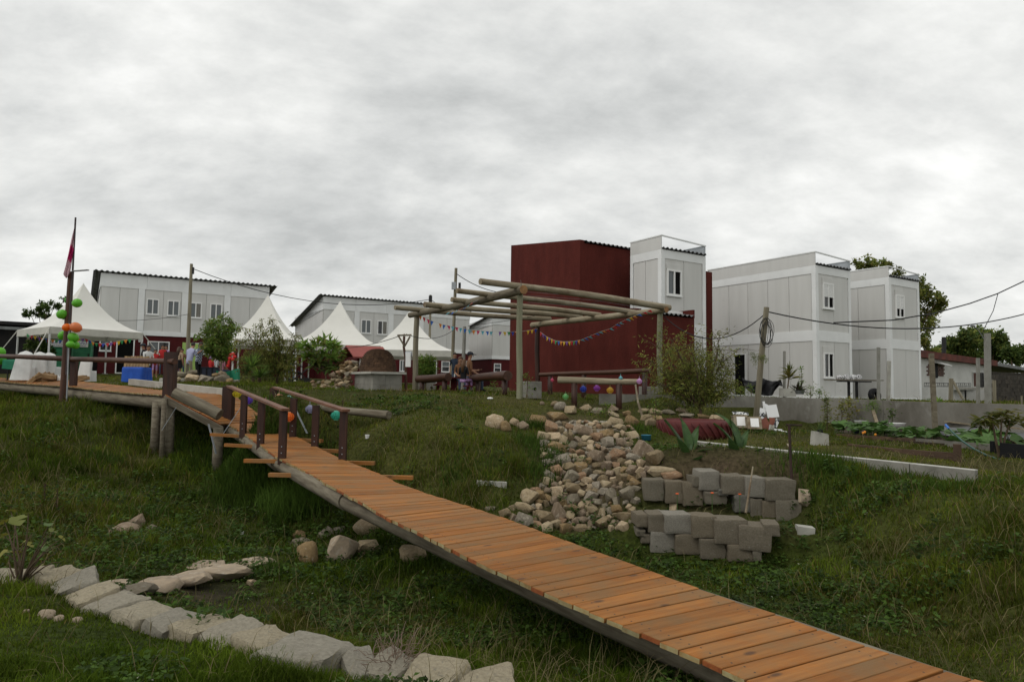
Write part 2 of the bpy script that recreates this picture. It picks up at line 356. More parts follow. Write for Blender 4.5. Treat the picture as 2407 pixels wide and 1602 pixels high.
# ------------------------------------------------------------------ terrain: surveyed spot heights (pixel, pixel, z, grass height, dryness, density)
SP = [
 # near lawn
 (0,1602,-1.95,.07,.03,1),(400,1602,-1.95,.07,.05,1),(800,1602,-2.05,.08,.08,1),(0,1470,-2.05,.08,.05,1),(250,1500,-2.08,.07,.05,1),(560,1550,-2.1,.09,.05,1),
 (60,1380,-2.18,.10,.1,1),(380,1450,-2.2,.10,.05,1),(700,1560,-2.18,.12,.05,1),(1000,1602,-2.15,.1,.1,1),(1200,1600,-2.25,.12,.3,.8),
 # hollow behind the border stones
 (560,1440,-2.5,.06,.3,.3),(480,1395,-2.48,.05,.2,.25),(700,1425,-2.55,.06,.4,.4),(780,1450,-2.56,.08,.55,1),(950,1500,-2.55,.10,.5,1),(1150,1540,-2.5,.13,.45,1),(1050,1400,-2.62,.16,.12,1),
 (1300,1500,-2.5,.17,.12,1),(1500,1590,-2.42,.17,.15,1),(760,1340,-2.6,.14,.15,1),(640,1310,-2.5,.09,.2,.7),(480,1300,-2.5,.10,.2,.9),(250,1260,-2.45,.12,.25,1),(60,1270,-2.36,.15,.3,1),
 (900,1300,-2.6,.14,.12,1),(1050,1340,-2.62,.15,.1,1),(880,1240,-2.58,.15,.1,1),
 # left bank
 (0,1150,-2.15,.2,.6,1),(150,1200,-2.3,.2,.6,1),(330,1190,-2.42,.17,.45,1),(560,1180,-2.62,.10,.1,.6),(640,1190,-2.62,.12,.1,.7),(480,1150,-2.45,.15,.2,.9),(150,1060,-1.68,.24,.5,1),(0,1030,-1.35,.24,.4,1),(300,1090,-2.02,.22,.6,1),
 (150,985,-1.08,.26,.2,1),(280,1030,-1.52,.24,.2,1),(430,1080,-1.95,.2,.1,1),(520,1080,-2.0,.18,.1,1),(0,950,-.85,.22,.2,1),(60,925,-.6,.2,.3,1),(390,1035,-1.6,.22,.1,1),
 (600,1110,-2.25,.2,.15,1),(700,1160,-2.5,.22,.1,1),(800,1220,-2.58,.2,.1,1),
 # bank beyond the bridge
 (720,1000,-.98,.1,.4,1),(850,1025,-1.12,.09,.5,1),(900,1085,-1.5,.12,.5,1),(1000,1110,-1.62,.16,.5,1),(1100,1165,-1.88,.18,.55,1),(1160,1215,-2.12,.14,.3,1),(1000,1005,-.88,.09,.45,1),(1120,1060,-1.22,.16,.35,1),
 (1200,1100,-1.5,.2,.15,1),(1000,955,-.5,.06,.45,1),(850,965,-.66,.07,.45,1),(720,945,-.45,.07,.45,1),(1150,955,-.52,.06,.45,1),(1080,1010,-.9,.08,.4,1),(1230,1010,-.95,.12,.3,1),
 (640,930,-.3,.07,.4,1),(760,922,-.27,.06,.4,1),(900,928,-.29,.05,.4,1),(1060,936,-.31,.05,.55,1),(1200,940,-.36,.04,.75,.8),(1300,945,-.4,.05,.5,.9),
 # cascade
 (1320,962,-.6,.05,.6,.4),(1400,965,-.62,.05,.6,.4),(1300,1000,-.9,.05,.5,.15),(1420,1005,-.92,.05,.5,.15),(1330,1080,-1.42,.05,.5,.15),(1440,1080,-1.45,.05,.5,.15),(1320,1150,-1.85,.05,.5,.15),(1420,1150,-1.82,.05,.5,.2),
 (1300,1215,-2.22,.06,.3,.3),(1420,1220,-2.2,.08,.2,.5),(1250,1250,-2.33,.1,.1,1),
 # right lawn and slope
 (1400,1275,-2.36,.07,.05,1),(1540,1330,-2.4,.06,.05,1),(1760,1370,-2.4,.07,.1,1),(1600,1420,-2.4,.06,.15,1),(1900,1430,-2.33,.06,.3,1),(2100,1480,-2.25,.06,.35,1),(2380,1580,-2.15,.06,.3,1),(2000,1560,-2.3,.06,.3,1),(2300,1480,-2.18,.1,.4,1),
 (1900,1330,-2.2,.14,.25,1),(2050,1390,-2.18,.14,.45,1),(1950,1240,-1.95,.14,.25,1),(2100,1290,-1.92,.15,.4,1),(2250,1350,-1.9,.16,.35,1),(2390,1420,-1.92,.16,.35,1),(1930,1130,-1.42,.13,.1,1),(2080,1180,-1.5,.15,.25,1),(2250,1220,-1.52,.16,.25,1),(2400,1280,-1.6,.17,.3,1),
 (2050,1110,-1.28,.12,.1,1),(2250,1140,-1.3,.13,.15,1),(2400,1170,-1.3,.10,.3,1),
 # terraces
 (1650,1060,-1.24,.09,.1,.9),(1850,1075,-1.26,.10,.1,1),(1500,1020,-1.05,.09,.1,.9),(1520,975,-.85,.06,.3,.7),(1600,990,-1.0,.07,.25,.9),
 # kitchen garden
 (1640,1032,-1.15,.05,.5,.9),(1760,1035,-1.15,.04,.6,1),(1900,1052,-1.17,.04,.65,1),(2100,1070,-1.18,.04,.65,1),(2300,1095,-1.2,.05,.65,1),(2407,1105,-1.2,.05,.6,1),(1900,1015,-1.12,.06,.4,.9),(1700,1000,-1.05,.06,.4,.8),
]
WPTS = [ # world spots on the plateau and far around (x, y, z, h, dry, dens)
 (0,18.6,-.28,.05,.6,.9),(-3,20,-.27,.05,.4,1),(-6,19.5,-.25,.06,.4,1),(-9.5,20.8,-.22,.05,.5,1),(-12.5,23,-.13,.05,.5,1),(-16,26.5,-.05,.05,.5,1),(-22,32,.1,.05,.5,1),(-9,27,-.1,.05,.5,1),(-4,25,-.22,.05,.45,1),(1.5,22,-.3,.05,.5,1),(5,21,-.34,.05,.4,1),
 (-14,36,.1,.05,.5,1),(-22,39,.4,.05,.5,1),(-30,45,.5,.05,.5,1),(-18,46,.5,.05,.5,1),(-8,45,.15,.05,.5,1),(-10,52,.25,.05,.5,1),(-2,38,-.2,.05,.5,1),(-1,58,-.1,.05,.5,1),(4.5,25,-.35,.05,.5,1),(9,25.5,-.35,.08,.3,1),(13,26.5,-.36,.06,.4,1),(16,28,-.38,.06,.5,1),
 (20,32,-.45,.06,.5,1),(26,40,-.55,.06,.5,1),(14,19.5,-.35,.07,.4,1),(18,18,-.35,.07,.4,1),(30,25,-.4,.06,.4,1),(-40,60,.4,.05,.5,1),(0,90,-.2,.05,.5,1),(60,60,-.6,.05,.5,1),(-80,40,0,.05,.5,1),(80,10,-1,.05,.5,1),(-40,15,-.8,.2,.3,1),(-25,8,-1.9,.2,.3,1),(20,3,-1.9,.1,.3,1),(12,6.5,-1.55,.15,.3,1),(14,11,-1.2,.06,.5,1),(17,13,-1.2,.06,.5,1),
 (0,-5,-1.7,.07,.1,1),(-6,0,-1.8,.07,.1,1),(6,0,-2.0,.07,.2,1),(0,0,-1.75,.07,.1,1),(0,2.5,-1.85,.07,.1,1),(-3,3,-1.9,.07,.1,1),(3,2,-2.1,.08,.2,1),(-60,-30,-1.5,.07,.1,1),(60,-30,-1.5,.07,.1,1),(-150,200,-.3,.05,.5,1),(150,200,-.6,.05,.5,1),(0,300,-.4,.05,.5,1),(-300,0,-.5,.05,.5,1),(300,0,-.8,.05,.5,1),(0,900,-.5,.05,.5,1),(-400,900,-.5,.05,.5,1),(400,900,-.5,.05,.5,1),
]
for px in (1500,1560,1620,1680,1740,1800,1860):   # terrace walls: lawn foot, strip between, bed behind
    k_ = (px - 1500) / 360
    for (z_, d_, h_, dr_, dn_) in ((-2.36, 9.45 - .55 * k_, .06, .08, 1), (-2.36, 9.9 - .55 * k_, .06, .08, 1), (-1.92 - .05 * k_, 10.22 - .55 * k_, .05, .3, .4), (-2.04 - .03 * k_, 10.8 - .6 * k_, .06, .25, .5), (-2.05 - .03 * k_, 11.33 - .6 * k_, .06, .25, .5), (-1.42, 11.72 - .6 * k_, .05, .35, .2)):
        q = ray(px, 912); WPTS.append((q[0] * d_, d_, z_, h_, dr_, dn_))
# the retaining wall line: garden side (low) and house side (high)
RW = [onz(1795, 933, -.24), onz(2110, 942, -.24), onz(2420, 952, -.26)]
for t_ in np.linspace(-.05, 1.1, 9):
    p = RW[0].lerp(RW[2], t_); n_ = Vector((RW[2] - RW[0])).cross(Vector((0, 0, 1))).normalized()   # towards the camera
    if n_.y > 0: n_ = -n_
    a_ = p + n_ * .12; b_ = p - n_ * .42; c_ = p + n_ * 1.2
    WPTS += [(a_.x, a_.y, -1.14, .08, .3, .8), (b_.x, b_.y, -.33, .07, .35, 1), (c_.x, c_.y, -1.14, .06, .4, .8)]
_pts = []
for s_ in SP:
    p = onz(s_[0], s_[1], s_[2]); _pts.append((p.x, p.y) + tuple(s_[2:]))
_pts += WPTS
_P = np.array(_pts, float)
def _ker(d2): return np.sqrt(d2 + 0.09)
_D = ((_P[:, None, :2] - _P[None, :, :2]) ** 2).sum(-1)
_mean = -1.0
_wt = np.linalg.solve(_ker(_D) - np.eye(len(_P)) * 0.02, _P[:, 2] - _mean)
def fbm(x, y, s, seed=0, octv=3):
    # cheap value noise, vectorised
    out = np.zeros_like(x); amp = 1.0; tot = 0
    for o_ in range(octv):
        xs = x * s + seed * 13.7 + o_ * 5.3; ys = y * s + seed * 7.9 + o_ * 9.1
        xi = np.floor(xs).astype(np.int64); yi = np.floor(ys).astype(np.int64); fx = xs - xi; fy = ys - yi
        fx = fx * fx * (3 - 2 * fx); fy = fy * fy * (3 - 2 * fy)
        def h(a, b):
            n_ = (a * 374761393 + b * 668265263 + seed * 974711) & 0x7fffffff
            n_ = ((n_ ^ (n_ >> 13)) * 1274126177) & 0x7fffffff
            return ((n_ ^ (n_ >> 16)) & 0xffff) / 65535.0
        v = (h(xi, yi) * (1 - fx) + h(xi + 1, yi) * fx) * (1 - fy) + (h(xi, yi + 1) * (1 - fx) + h(xi + 1, yi + 1) * fx) * fy
        out += amp * v; tot += amp; amp *= 0.5; s *= 2.1
    return out / tot - 0.5
def HH(x, y):
    x = np.atleast_1d(np.asarray(x, float)); y = np.atleast_1d(np.asarray(y, float))
    z = np.empty_like(x)
    for i in range(0, len(x), 40000):
        xx, yy = x[i:i + 40000], y[i:i + 40000]
        d2 = (xx[:, None] - _P[None, :, 0]) ** 2 + (yy[:, None] - _P[None, :, 1]) ** 2
        z[i:i + 40000] = _ker(d2) @ _wt + _mean
    r = np.sqrt(x * x + y * y)
    k = np.clip((20 - r) / 8, 0.15, 1)
    cap = np.where((x > 5.5) & (y > 13) & (y < 45), -.34, 9.0)
    z = np.minimum(z, cap)
    return z + fbm(x, y, 1.3, 3) * 0.10 * k + fbm(x, y, 4.0, 5, 1) * 0.026 * k
def gz(x, y): return float(HH([x], [y])[0])
def G(px, py, dmin=3.0, dmax=60.0):
    """where the sight line through a photo pixel meets the ground"""
    q = ray(px, py); d = np.concatenate([np.arange(dmin, 25, .02), np.arange(25, dmax, .1)])
    z = HH(q[0] * d, d); below = (q[2] * d) < z
    i = int(np.argmax(below)) if below.any() else len(d) - 1
    return Vector((q[0] * d[i], d[i], z[i]))
def down(px, d):
    """ground point at a given distance under a photo column"""
    q = ray(px, 908 + .013 * (px - CX)); return Vector((q[0] * d, d, gz(q[0] * d, d)))
def zone(x, y):
    d2 = (x[:, None] - _P[None, :, 0]) ** 2 + (y[:, None] - _P[None, :, 1]) ** 2 + 0.02
    w = 1 / d2 ** 1.6; w /= w.sum(1, keepdims=True)
    return w @ _P[:, 3:6]

xs = np.concatenate([np.linspace(-500, -60, 12), np.linspace(-55, -26, 18), np.arange(-25, -9, .2), np.arange(-9, 9, .115), np.arange(9, 19, .2), np.linspace(19.5, 60, 24), np.linspace(70, 500, 12)])
ys = np.concatenate([np.linspace(-60, 0, 10), np.linspace(.5, 2.8, 6), np.arange(3, 11.5, .11), np.arange(11.5, 27, .18), np.linspace(27.5, 62, 50), np.linspace(66, 1200, 24)])
gx, gy = np.meshgrid(xs, ys); gxf, gyf = gx.ravel(), gy.ravel(); gzv = HH(gxf, gyf)
nx, ny = len(xs), len(ys)
ii = (np.arange(ny - 1)[:, None] * nx + np.arange(nx - 1)[None, :]).ravel()
loops = np.stack([ii, ii + 1, ii + nx + 1, ii + nx], 1).ravel()
zo = np.concatenate([zone(gxf[i:i + 30000], gyf[i:i + 30000]) for i in range(0, len(gxf), 30000)])
dirt = np.array([0.085, 0.062, 0.04]); gr = np.array([0.038, 0.058, 0.010]); dry = np.array([0.105, 0.09, 0.03]); mud = np.array([0.030, 0.025, 0.019])
nzv = fbm(gxf, gyf, 0.9, 9, 4)[:, None]
gcol = gr * (1 - zo[:, 1:2]) + dry * zo[:, 1:2]
bare = np.clip((0.6 - zo[:, 2:3]) * 2.2 + nzv * 1.2, 0, 1)
wet = np.clip((-2.35 - gzv[:, None]) * 6, 0, 1)
gcol = gcol * (1 - bare) + (dirt * (1 - wet) + mud * wet) * bare
gcol = gcol * (1 + nzv * 0.9)
ground = mesh_obj('ground', np_mesh('ground', np.stack([gxf, gyf, gzv], 1), loops, np.arange(0, len(loops), 4), None, True, np.concatenate([gcol, np.ones((len(gcol), 1))], 1)), soil)
tag(ground, 'uneven grassy ground falling from the plateau into a hollow', 'ground', kind='structure')
# muddy puddle under the far end of the bridge
pw = mat('puddle_water', (0.012, 0.012, 0.009), rough=0.08, spec=0.5)
b_ = MB(); c_ = onz(590, 1185, -2.6)
b_.add([(c_.x + math.cos(a) * (1.25 + .25 * math.sin(3 * a)), c_.y + math.sin(a) * (.9 + .2 * math.cos(2 * a)), gz(c_.x, c_.y) + .03) for a in np.linspace(0, 2 * math.pi, 28, endpoint=False)], [tuple(range(28))])
b_.obj('puddle', pw, label='dark muddy puddle under the far end of the bridge', kind='structure')
# ------------------------------------------------------------------ buildings (all on one street grid)
AZ = math.radians(90 - 57.2)
AD = np.array([math.cos(AZ), math.sin(AZ), 0]); BD = np.array([-math.sin(AZ), math.cos(AZ), 0])
class Bld:
    def __init__(s, name, label, px, d, zb, cat='building', group=None):
        q = ray(px, 908 + .013 * (px - CX)); s.K = np.array([q[0] * d, d, zb]); s.z = zb
        s.o = thing(name, label, cat, tuple(s.K), AZ, group)
    def _hit(s, px, py, n_, along, c0):
        q = ray(px, py); t = (c0 @ n_) / (q @ n_); p = q * t - s.K
        return p @ along, p[2]
    def f(s, px, py, w=0.0): return s._hit(px, py, BD, AD, s.K + BD * w)
    def l(s, px, py, u=0.0): return s._hit(px, py, AD, BD, s.K + AD * u)
    def part(s, name, m, boxes, parent=None, **k):
        b = MB()
        for q in boxes: b.box(*q)
        return b.obj(name, m, parent or s.o, world=False, **k)
    # a panel seen on the front (axis 'f', thickness grows towards -y) or the left side (axis 'l', towards -x)
    def slab(s, name, m, ax, a0, a1, z0, z1, off, th, parent=None, **k):
        a0, a1 = min(a0, a1), max(a0, a1)
        q = (a0, a1, off - th, off, z0, z1) if ax == 'f' else (off - th, off, a0, a1, z0, z1)
        return s.part(name, m, [q], parent, **k)
    def ring(s, name, m, ax, a0, a1, z0, z1, off, th, t, parent=None, mull=(), bars=()):
        b = MB()
        def bx(p0, p1, q0, q1):
            if ax == 'f': b.box(p0, p1, off - th, off, q0, q1)
            else: b.box(off - th, off, p0, p1, q0, q1)
        bx(a0, a1, z0, z0 + t); bx(a0, a1, z1 - t, z1); bx(a0, a0 + t, z0 + t, z1 - t); bx(a1 - t, a1, z0 + t, z1 - t)
        for m_ in mull: bx(m_ - t * .45, m_ + t * .45, z0 + t, z1 - t)
        for m_ in bars: bx(a0 + t, a1 - t, m_ - t * .4, m_ + t * .4)
        return b.obj(name, m, parent or s.o, world=False)
    def window(s, ax, a0, a1, z0, z1, off, panes=(pane_grey, pane_dark), t=.06, sill=True, shutter=0.0, box=None, hung=False):
        a0, a1 = min(a0, a1), max(a0, a1); z0, z1 = min(z0, z1), max(z0, z1)
        mid = (a0 + a1) / 2; zm = (z0 + z1) / 2
        w = s.ring('window', pvc_white, ax, a0, a1, z0, z1, off, .06, t, mull=() if hung else (mid,), bars=(zm,) if hung else ())
        if hung: spans = ((a0 + t, a1 - t, zm + .02, z1 - t), (a0 + t, a1 - t, z0 + t, zm - .02))
        else: spans = ((a0 + t, mid - t * .4, z0 + t, z1 - t), (mid + t * .4, a1 - t, z0 + t, z1 - t))
        for i, (p0, p1, q0, q1) in enumerate(spans):
            s.slab('pane', panes[i % len(panes)], ax, p0, p1, q0, q1, off, .012 + .008 * i, w)
        if sill: s.slab('sill', white_frame, ax, a0 - .03, a1 + .03, z0 - .04, z0 - .004, off, .085, w)
        if shutter:
            b = MB(); n_ = 9; h_ = (z1 - z0) * shutter / n_
            for k in range(n_):
                q0 = z1 - t - (k + 1) * h_ + .008; q1 = z1 - t - k * h_
                if ax == 'f': b.box(a0 + t, a1 - t, off - .045, off - .025, q0, q1)
                else: b.box(off - .045, off - .025, a0 + t, a1 - t, q0, q1)
            b.obj('roller_shutter', pvc_white, w, world=False)
        if box:
            s.slab('shutter_box', white_panel, ax, a0 - .02, a1 + .02, z1 + .004, z1 + box, off, .035, w)
        return w
    def panels(s, ax, a0, a1, z0, z1, off, n_, m=None):
        a0, a1 = min(a0, a1), max(a0, a1); w = (a1 - a0) / n_
        for k in range(n_):
            s.slab('wall_panel', m or (white_panel if ax == 'f' else white_panel_side), ax, a0 + k * w + .009, a0 + (k + 1) * w - .009, z0, z1, off, .03)
def sheet(u0, u1, w0, w1, z00, z01, pitch=.24, amp=.032, th=.012):
    """corrugated sheet: waves across u, height z00 at w0 and z01 at w1 (local coordinates)"""
    n_ = max(4, int((u1 - u0) / pitch * 6)); b = MB()
    for top in (0, 1):
        def fn(i, j):
            u = u0 + (u1 - u0) * i; c = math.cos(2 * math.pi * u / pitch); c = math.copysign(abs(c) ** .5, c)
            return (u, w0 + (w1 - w0) * j, z00 + (z01 - z00) * j + amp * c + (th if top else 0))
        b.grid(fn, n_, 3)
    m_ = (n_ + 1) * 4
    for k in range(n_):
        b.f.append((k, k + 1, m_ + k + 1, m_ + k))
    return b

# ---- two container houses on the right and the container tower beside the red block
def container_house(name, label, px, d, L_, Wd, zt, zmid, zpar, zb=-.36, low=True, tower=False):
    B = Bld(name, label, px, d, zb); o = B.o
    fr = []
    e_ = .16
    core = B.part('core_wall', concrete_old, [(.02, Wd - .02, .02, L_ - .02, 0, zt - .1)])
    # frame posts and beams, proud of the panels
    for (u, w) in ((0, 0), (Wd, 0), (0, L_)):
        u0 = u if u == 0 else u - e_; w0 = w if w == 0 else w - e_
        B.part('corner_post', white_frame, [(u0 - .035 * (u == 0), u0 + e_ + .02 * (u != 0), w0 - .035 * (w == 0), w0 + e_, 0, zt)])
    bands = [(zmid - .22, zmid + .22), (zt - .34, zt)] + ([(0, .12)] if low else [])
    for z0, z1 in bands:
        B.part('beam', white_frame, [(e_, Wd - e_, -.033, .0, z0, z1)])
        B.part('beam', white_frame, [(-.033, .0, e_, L_ - e_, z0, z1)])
    for z0, z1 in ((.12, zmid - .22), (zmid + .22, zt - .34)):
        B.panels('f', e_ + .02, Wd - e_ - .02, z0, z1, .02, 2 if Wd < 3 else 3)
        B.panels('l', e_ + .02, L_ - e_ - .02, z0, z1, .02, max(2, int(L_ / 1.15)))
    # side parapets, front tie bar and corrugated roof between them
    pr = B.part('parapet', white_panel_side, [(-.03, .012, -.02, L_, zt + .004, zpar)])
    B.part('parapet_cap', white_frame, [(-.05, .03, -.04, L_ + .02, zpar + .003, zpar + .05)], pr)
    pr = B.part('parapet', zinc, [(Wd - .012, Wd + .03, -.02, L_, zt + .004, zpar - .12)])
    B.part('parapet_cap', zinc, [(Wd - .03, Wd + .05, -.04, L_ + .02, zpar - .117, zpar - .08)], pr)
    b = MB(); b.beam((-.03, -.02, zpar + .025), (Wd + .03, -.02, zpar - .1), .05, .05); b.obj('tie_bar', white_frame, o, world=False)
    r_ = sheet(.03, Wd - .02, -.12, L_ - .1, zt + .06, zt - .25).obj('roof_sheet', zinc_dark, o, world=False, smooth=True)
    return B

C2 = container_house('container_house', 'white two-storey container house with a coil-hung pole before its open door', 1921, 28.5, 5.75, 2.52, 5.63, 2.66, 6.17)
u0, z1 = C2.f(1932, 664); u1, z0 = C2.f(1958, 727)
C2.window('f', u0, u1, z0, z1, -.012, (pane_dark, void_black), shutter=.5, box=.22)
u0, z1 = C2.f(1934, 828); u1, z0 = C2.f(1958, 888)
C2.window('f', u0, u1, z0, z1, -.012, (pane_dark, void_black), box=.26)
w0, z1 = C2.l(1755, 833); w1, _ = C2.l(1726, 838)
dr = C2.ring('door', white_frame, 'l', w0, w1, .02, z1 + .06, -.012, .05, .06)
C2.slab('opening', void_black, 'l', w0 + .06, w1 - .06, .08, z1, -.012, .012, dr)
lw, lz = C2.l(1741, 820); b_ = MB(); b_.tube([(-.012, lw, lz), (-.16, lw, lz + .03)], .03, 6); b_.ball((-.2, lw, lz), .09, 8, 5, (1, 1, .7)); b_.obj('wall_lamp', zinc, C2.o, world=False)
C3 = container_house('container_house', 'narrow white two-storey container house nearest the tiled garden wall', 2095, 31.2, 5.5, 2.62, 5.68, 2.6, 6.15, zb=-.42)
u0, z1 = C3.f(2103, 692); u1, z0 = C3.f(2124, 748)
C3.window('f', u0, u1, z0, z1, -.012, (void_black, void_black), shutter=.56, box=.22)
b_ = MB(); b_.tube([(.0, 0, 0), (0, 0, 3.1)], .08, 8); 
# tower beside the red block
C1 = container_house('container_tower', 'white container tower rising behind the low red block', 1555, 26.75, 1.75, 2.5, 5.86, 2.74, 6.39, zb=-.36)
u0, z1 = C1.f(1566, 632); u1, z0 = C1.f(1600, 697)
C1.window('f', u0, u1, z0, z1, -.012, (pane_grey, void_black), t=.07, box=.22)
pq0, pq1 = at(1655, 636, 30.0), at(1674, 638, 30.4)
b_ = MB(); b_.hexa([(pq0.x, pq0.y, -.5), (pq1.x, pq1.y, -.5), (pq1.x - .5, pq1.y + .9, -.5), (pq0.x - .5, pq0.y + .9, -.5), (pq0.x, pq0.y, pq0.z), (pq1.x, pq1.y, pq0.z), (pq1.x - .5, pq1.y + .9, pq0.z), (pq0.x - .5, pq0.y + .9, pq0.z)])
b_.obj('party_wall', red_stucco, label='narrow dark red party wall between the tower and the container house', cat='wall')

# ---- dark red stucco block: tall rear part, single-storey front part
RB = Bld('red_block', 'dark red stucco block with a low front wing beside the log pergola', 1497, 24.9, -.36)
tl = RB.l(1363, 700)[0]; te = RB.l(1200, 700)[0]
zc_ = RB.l(1363, 563)[1]; ze_ = RB.l(1200, 577)[1]
uw = RB.f(1632, 745)[0]; zl = RB.f(1497, 724)[1]; zr = RB.f(1632, 745)[1]
b_ = MB(); th = .22
b_.hexa([(0, 0, -.3), (th, 0, -.3), (th, tl, -.3), (0, tl, -.3), (0, 0, zl), (th, 0, zl), (th, tl, zl + .35), (0, tl, zl + .35)])
b_.box(th, uw, 0, th, -.3, zr - .05)
b_.box(uw - th, uw, th, tl, -.3, zr - .05)
b_.obj('front_wing_wall', red_stucco, RB.o, world=False)
b_ = MB(); b_.box(uw - .09, uw + .01, -.015, .9, zr - .047, zr + .28); b_.obj('end_parapet', red_stucco, RB.o, world=False)
b_ = MB(); b_.box(.5, uw - .1, .5, .55, zr + .02, zr + .24); b_.obj('roof_flashing', pvc_white, RB.o, world=False)
sheet(th + .003, uw - .1, -.10, tl - .02, zr + .02, zr + .3).obj('roof_sheet', zinc_dark, RB.o, world=False, smooth=True)
b_ = MB(); uu = 3.2
b_.hexa([(-.004, tl + .004, -.3), (th, tl + .004, -.3), (th, te, -.3), (-.004, te, -.3), (-.004, tl + .004, zc_), (th, tl + .004, zc_), (th, te, ze_), (-.004, te, ze_)])
b_.box(th, uu, tl + .006, tl + .2, zr - .2, zc_ - .12); b_.box(th, uu, te - .2, te, -.3, ze_ - .3); b_.box(uu - .2, uu, tl + .2, te - .2, -.3, zc_ - .1)
b_.obj('rear_wall', red_stucco, RB.o, world=False)
sheet(th + .003, uu + .1, tl - .12, te, zc_ - .06, ze_ - .2).obj('rear_roof_sheet', zinc_dark, RB.o, world=False, smooth=True)

# ---- row houses on the left: white panel upper floor, red ground floor, roof falling to the back
def row_house(label, px, d, zb, W_, L_, zt, zband, pil, wins, lows, zred=2.62, end=False, ground_parts=()):
    B = Bld('row_house', label, px, d, zb); o = B.o
    drop = 1.7
    b = MB(); b.hexa([(.03, .03, zred), (W_ - .03, .03, zred), (W_ - .03, L_, zred), (.03, L_, zred), (.03, .03, zt - .1), (W_ - .03, .03, zt - .1), (W_ - .03, L_, zt - .1 - drop), (.03, L_, zt - .1 - drop)])
    b.obj('upper_wall', concrete_old, o, world=False)
    B.part('ground_floor_wall', red_paint, [(.05, W_ - .05, .05, L_ - .05, -.6, zred - .003)])
    B.part('base_band', white_frame, [(-.03, W_ + .02, -.05, .03, zred - .13, zred + .16)])
    B.part('base_band', white_frame, [(-.05, .03, -.03 + .01, L_, zred - .13, zred + .16)])
    # fascia panels above, recessed panels between pilasters
    n_ = max(3, int(W_ / 2.4))
    for k in range(n_):
        B.slab('fascia_panel', white_frame, 'f', W_ * k / n_ + .005, W_ * (k + 1) / n_ - .005, zband, zt - .12, .03, .07)
    b = MB(); b.hexa([(-.04, 0, zband - .05), (.03, 0, zband - .05), (.03, L_, zband - .05), (-.04, L_, zband - .05), (-.04, 0, zt - .12), (.03, 0, zt - .12), (.03, L_, zt - .12 - drop), (-.04, L_, zt - .12 - drop)])
    b.obj('gable_panel', white_frame, o, world=False)
    xs_ = [0.0]
    for a0, a1 in pil:
        B.slab('pilaster', white_frame, 'f', a0, a1, zred + .165, zband - .003, .03, .07)
    edges = [0.02] + [x for p_ in pil for x in p_] + [W_ - .02]
    for k in range(0, len(edges), 2):
        B.panels('f', edges[k] + .01, edges[k + 1] - .01, zred + .165, zband - .003, .03, 2)
    B.panels('l', .05, L_ - .05, zred + .165, zband - .055, .03, 5)
    for (a0, a1, z0, z1, pn) in wins: B.window('f', a0, a1, z0, z1, -.002, pn, t=.07)
    for (kind, a0, a1, z0, z1, pn) in lows:
        if kind == 'door':
            dr = B.ring('door', pvc_white, 'f', a0, a1, .0, z1, .05, .06, .07)
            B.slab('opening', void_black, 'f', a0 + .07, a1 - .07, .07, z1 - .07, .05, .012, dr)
        else:
            B.window('f', a0, a1, z0, z1, .05, pn, t=.06, sill=True, hung=(kind == 'hung'))
    sheet(-.45, W_ + .5, -.35, L_ + .3, zt - .02, zt - .02 - drop * 1.08, pitch=.3, amp=.035).obj('roof_sheet', zinc_dark, o, world=False, smooth=True)
    return B
def fr(B, x0, y0, x1, y1, w=0):
    a = B.f(x0, y0, w); c = B.f(x1, y1, w); return min(a[0], c[0]), max(a[0], c[0]), min(a[1], c[1]), max(a[1], c[1])
class _tmp(Bld):
    def __init__(s, px, d, zb):
        q = ray(px, 908 + .013 * (px - CX)); s.K = np.array([q[0] * d, d, zb]); s.z = zb
def c2(x, y): return 200 + x / 4.356, 600 + y / 4.356
def c3(x, y): return 640 + x / 4.612, 620 + y / 4.612
def c4(x, y): return 920 + x / 3.272, 600 + y / 3.272
T = _tmp(225, 42.6, .5)
W1 = T.f(*c2(1885, 400))[0]; zt1 = T.f(*c2(130, 155))[1]; zb1 = T.f(*c2(150, 312))[1]
pg, pd, pc = pane_grey, pane_dark, pane_curtain
wins = [fr(T, *c2(630, 440), *c2(752, 610)) + ((pg, pg),), fr(T, *c2(843, 458), *c2(962, 625)) + ((pg, pg),), fr(T, *c2(1072, 478), *c2(1190, 645)) + ((pg, pc),), fr(T, *c2(1280, 490), *c2(1398, 660)) + ((pg, pg),)]
pil = [tuple(T.f(*c2(a, 560))[0] for a in q) for q in ((537, 605), (985, 1050), (1420, 1485))]
lows = [('hung',) + fr(T, *c2(150, 835), *c2(265, 980)) + ((pg, pd),), ('door',) + fr(T, *c2(322, 848), *c2(492, 1210)) + (None,), ('win',) + fr(T, *c2(640, 875), *c2(860, 1010)) + ((pg, pd),), ('win',) + fr(T, *c2(1110, 895), *c2(1260, 1010)) + ((pg, pg),)]
H1 = row_house('white and red row house behind the tall tent at the left', 225, 42.6, .5, W1, 8.0, zt1, zb1, pil, wins, lows)
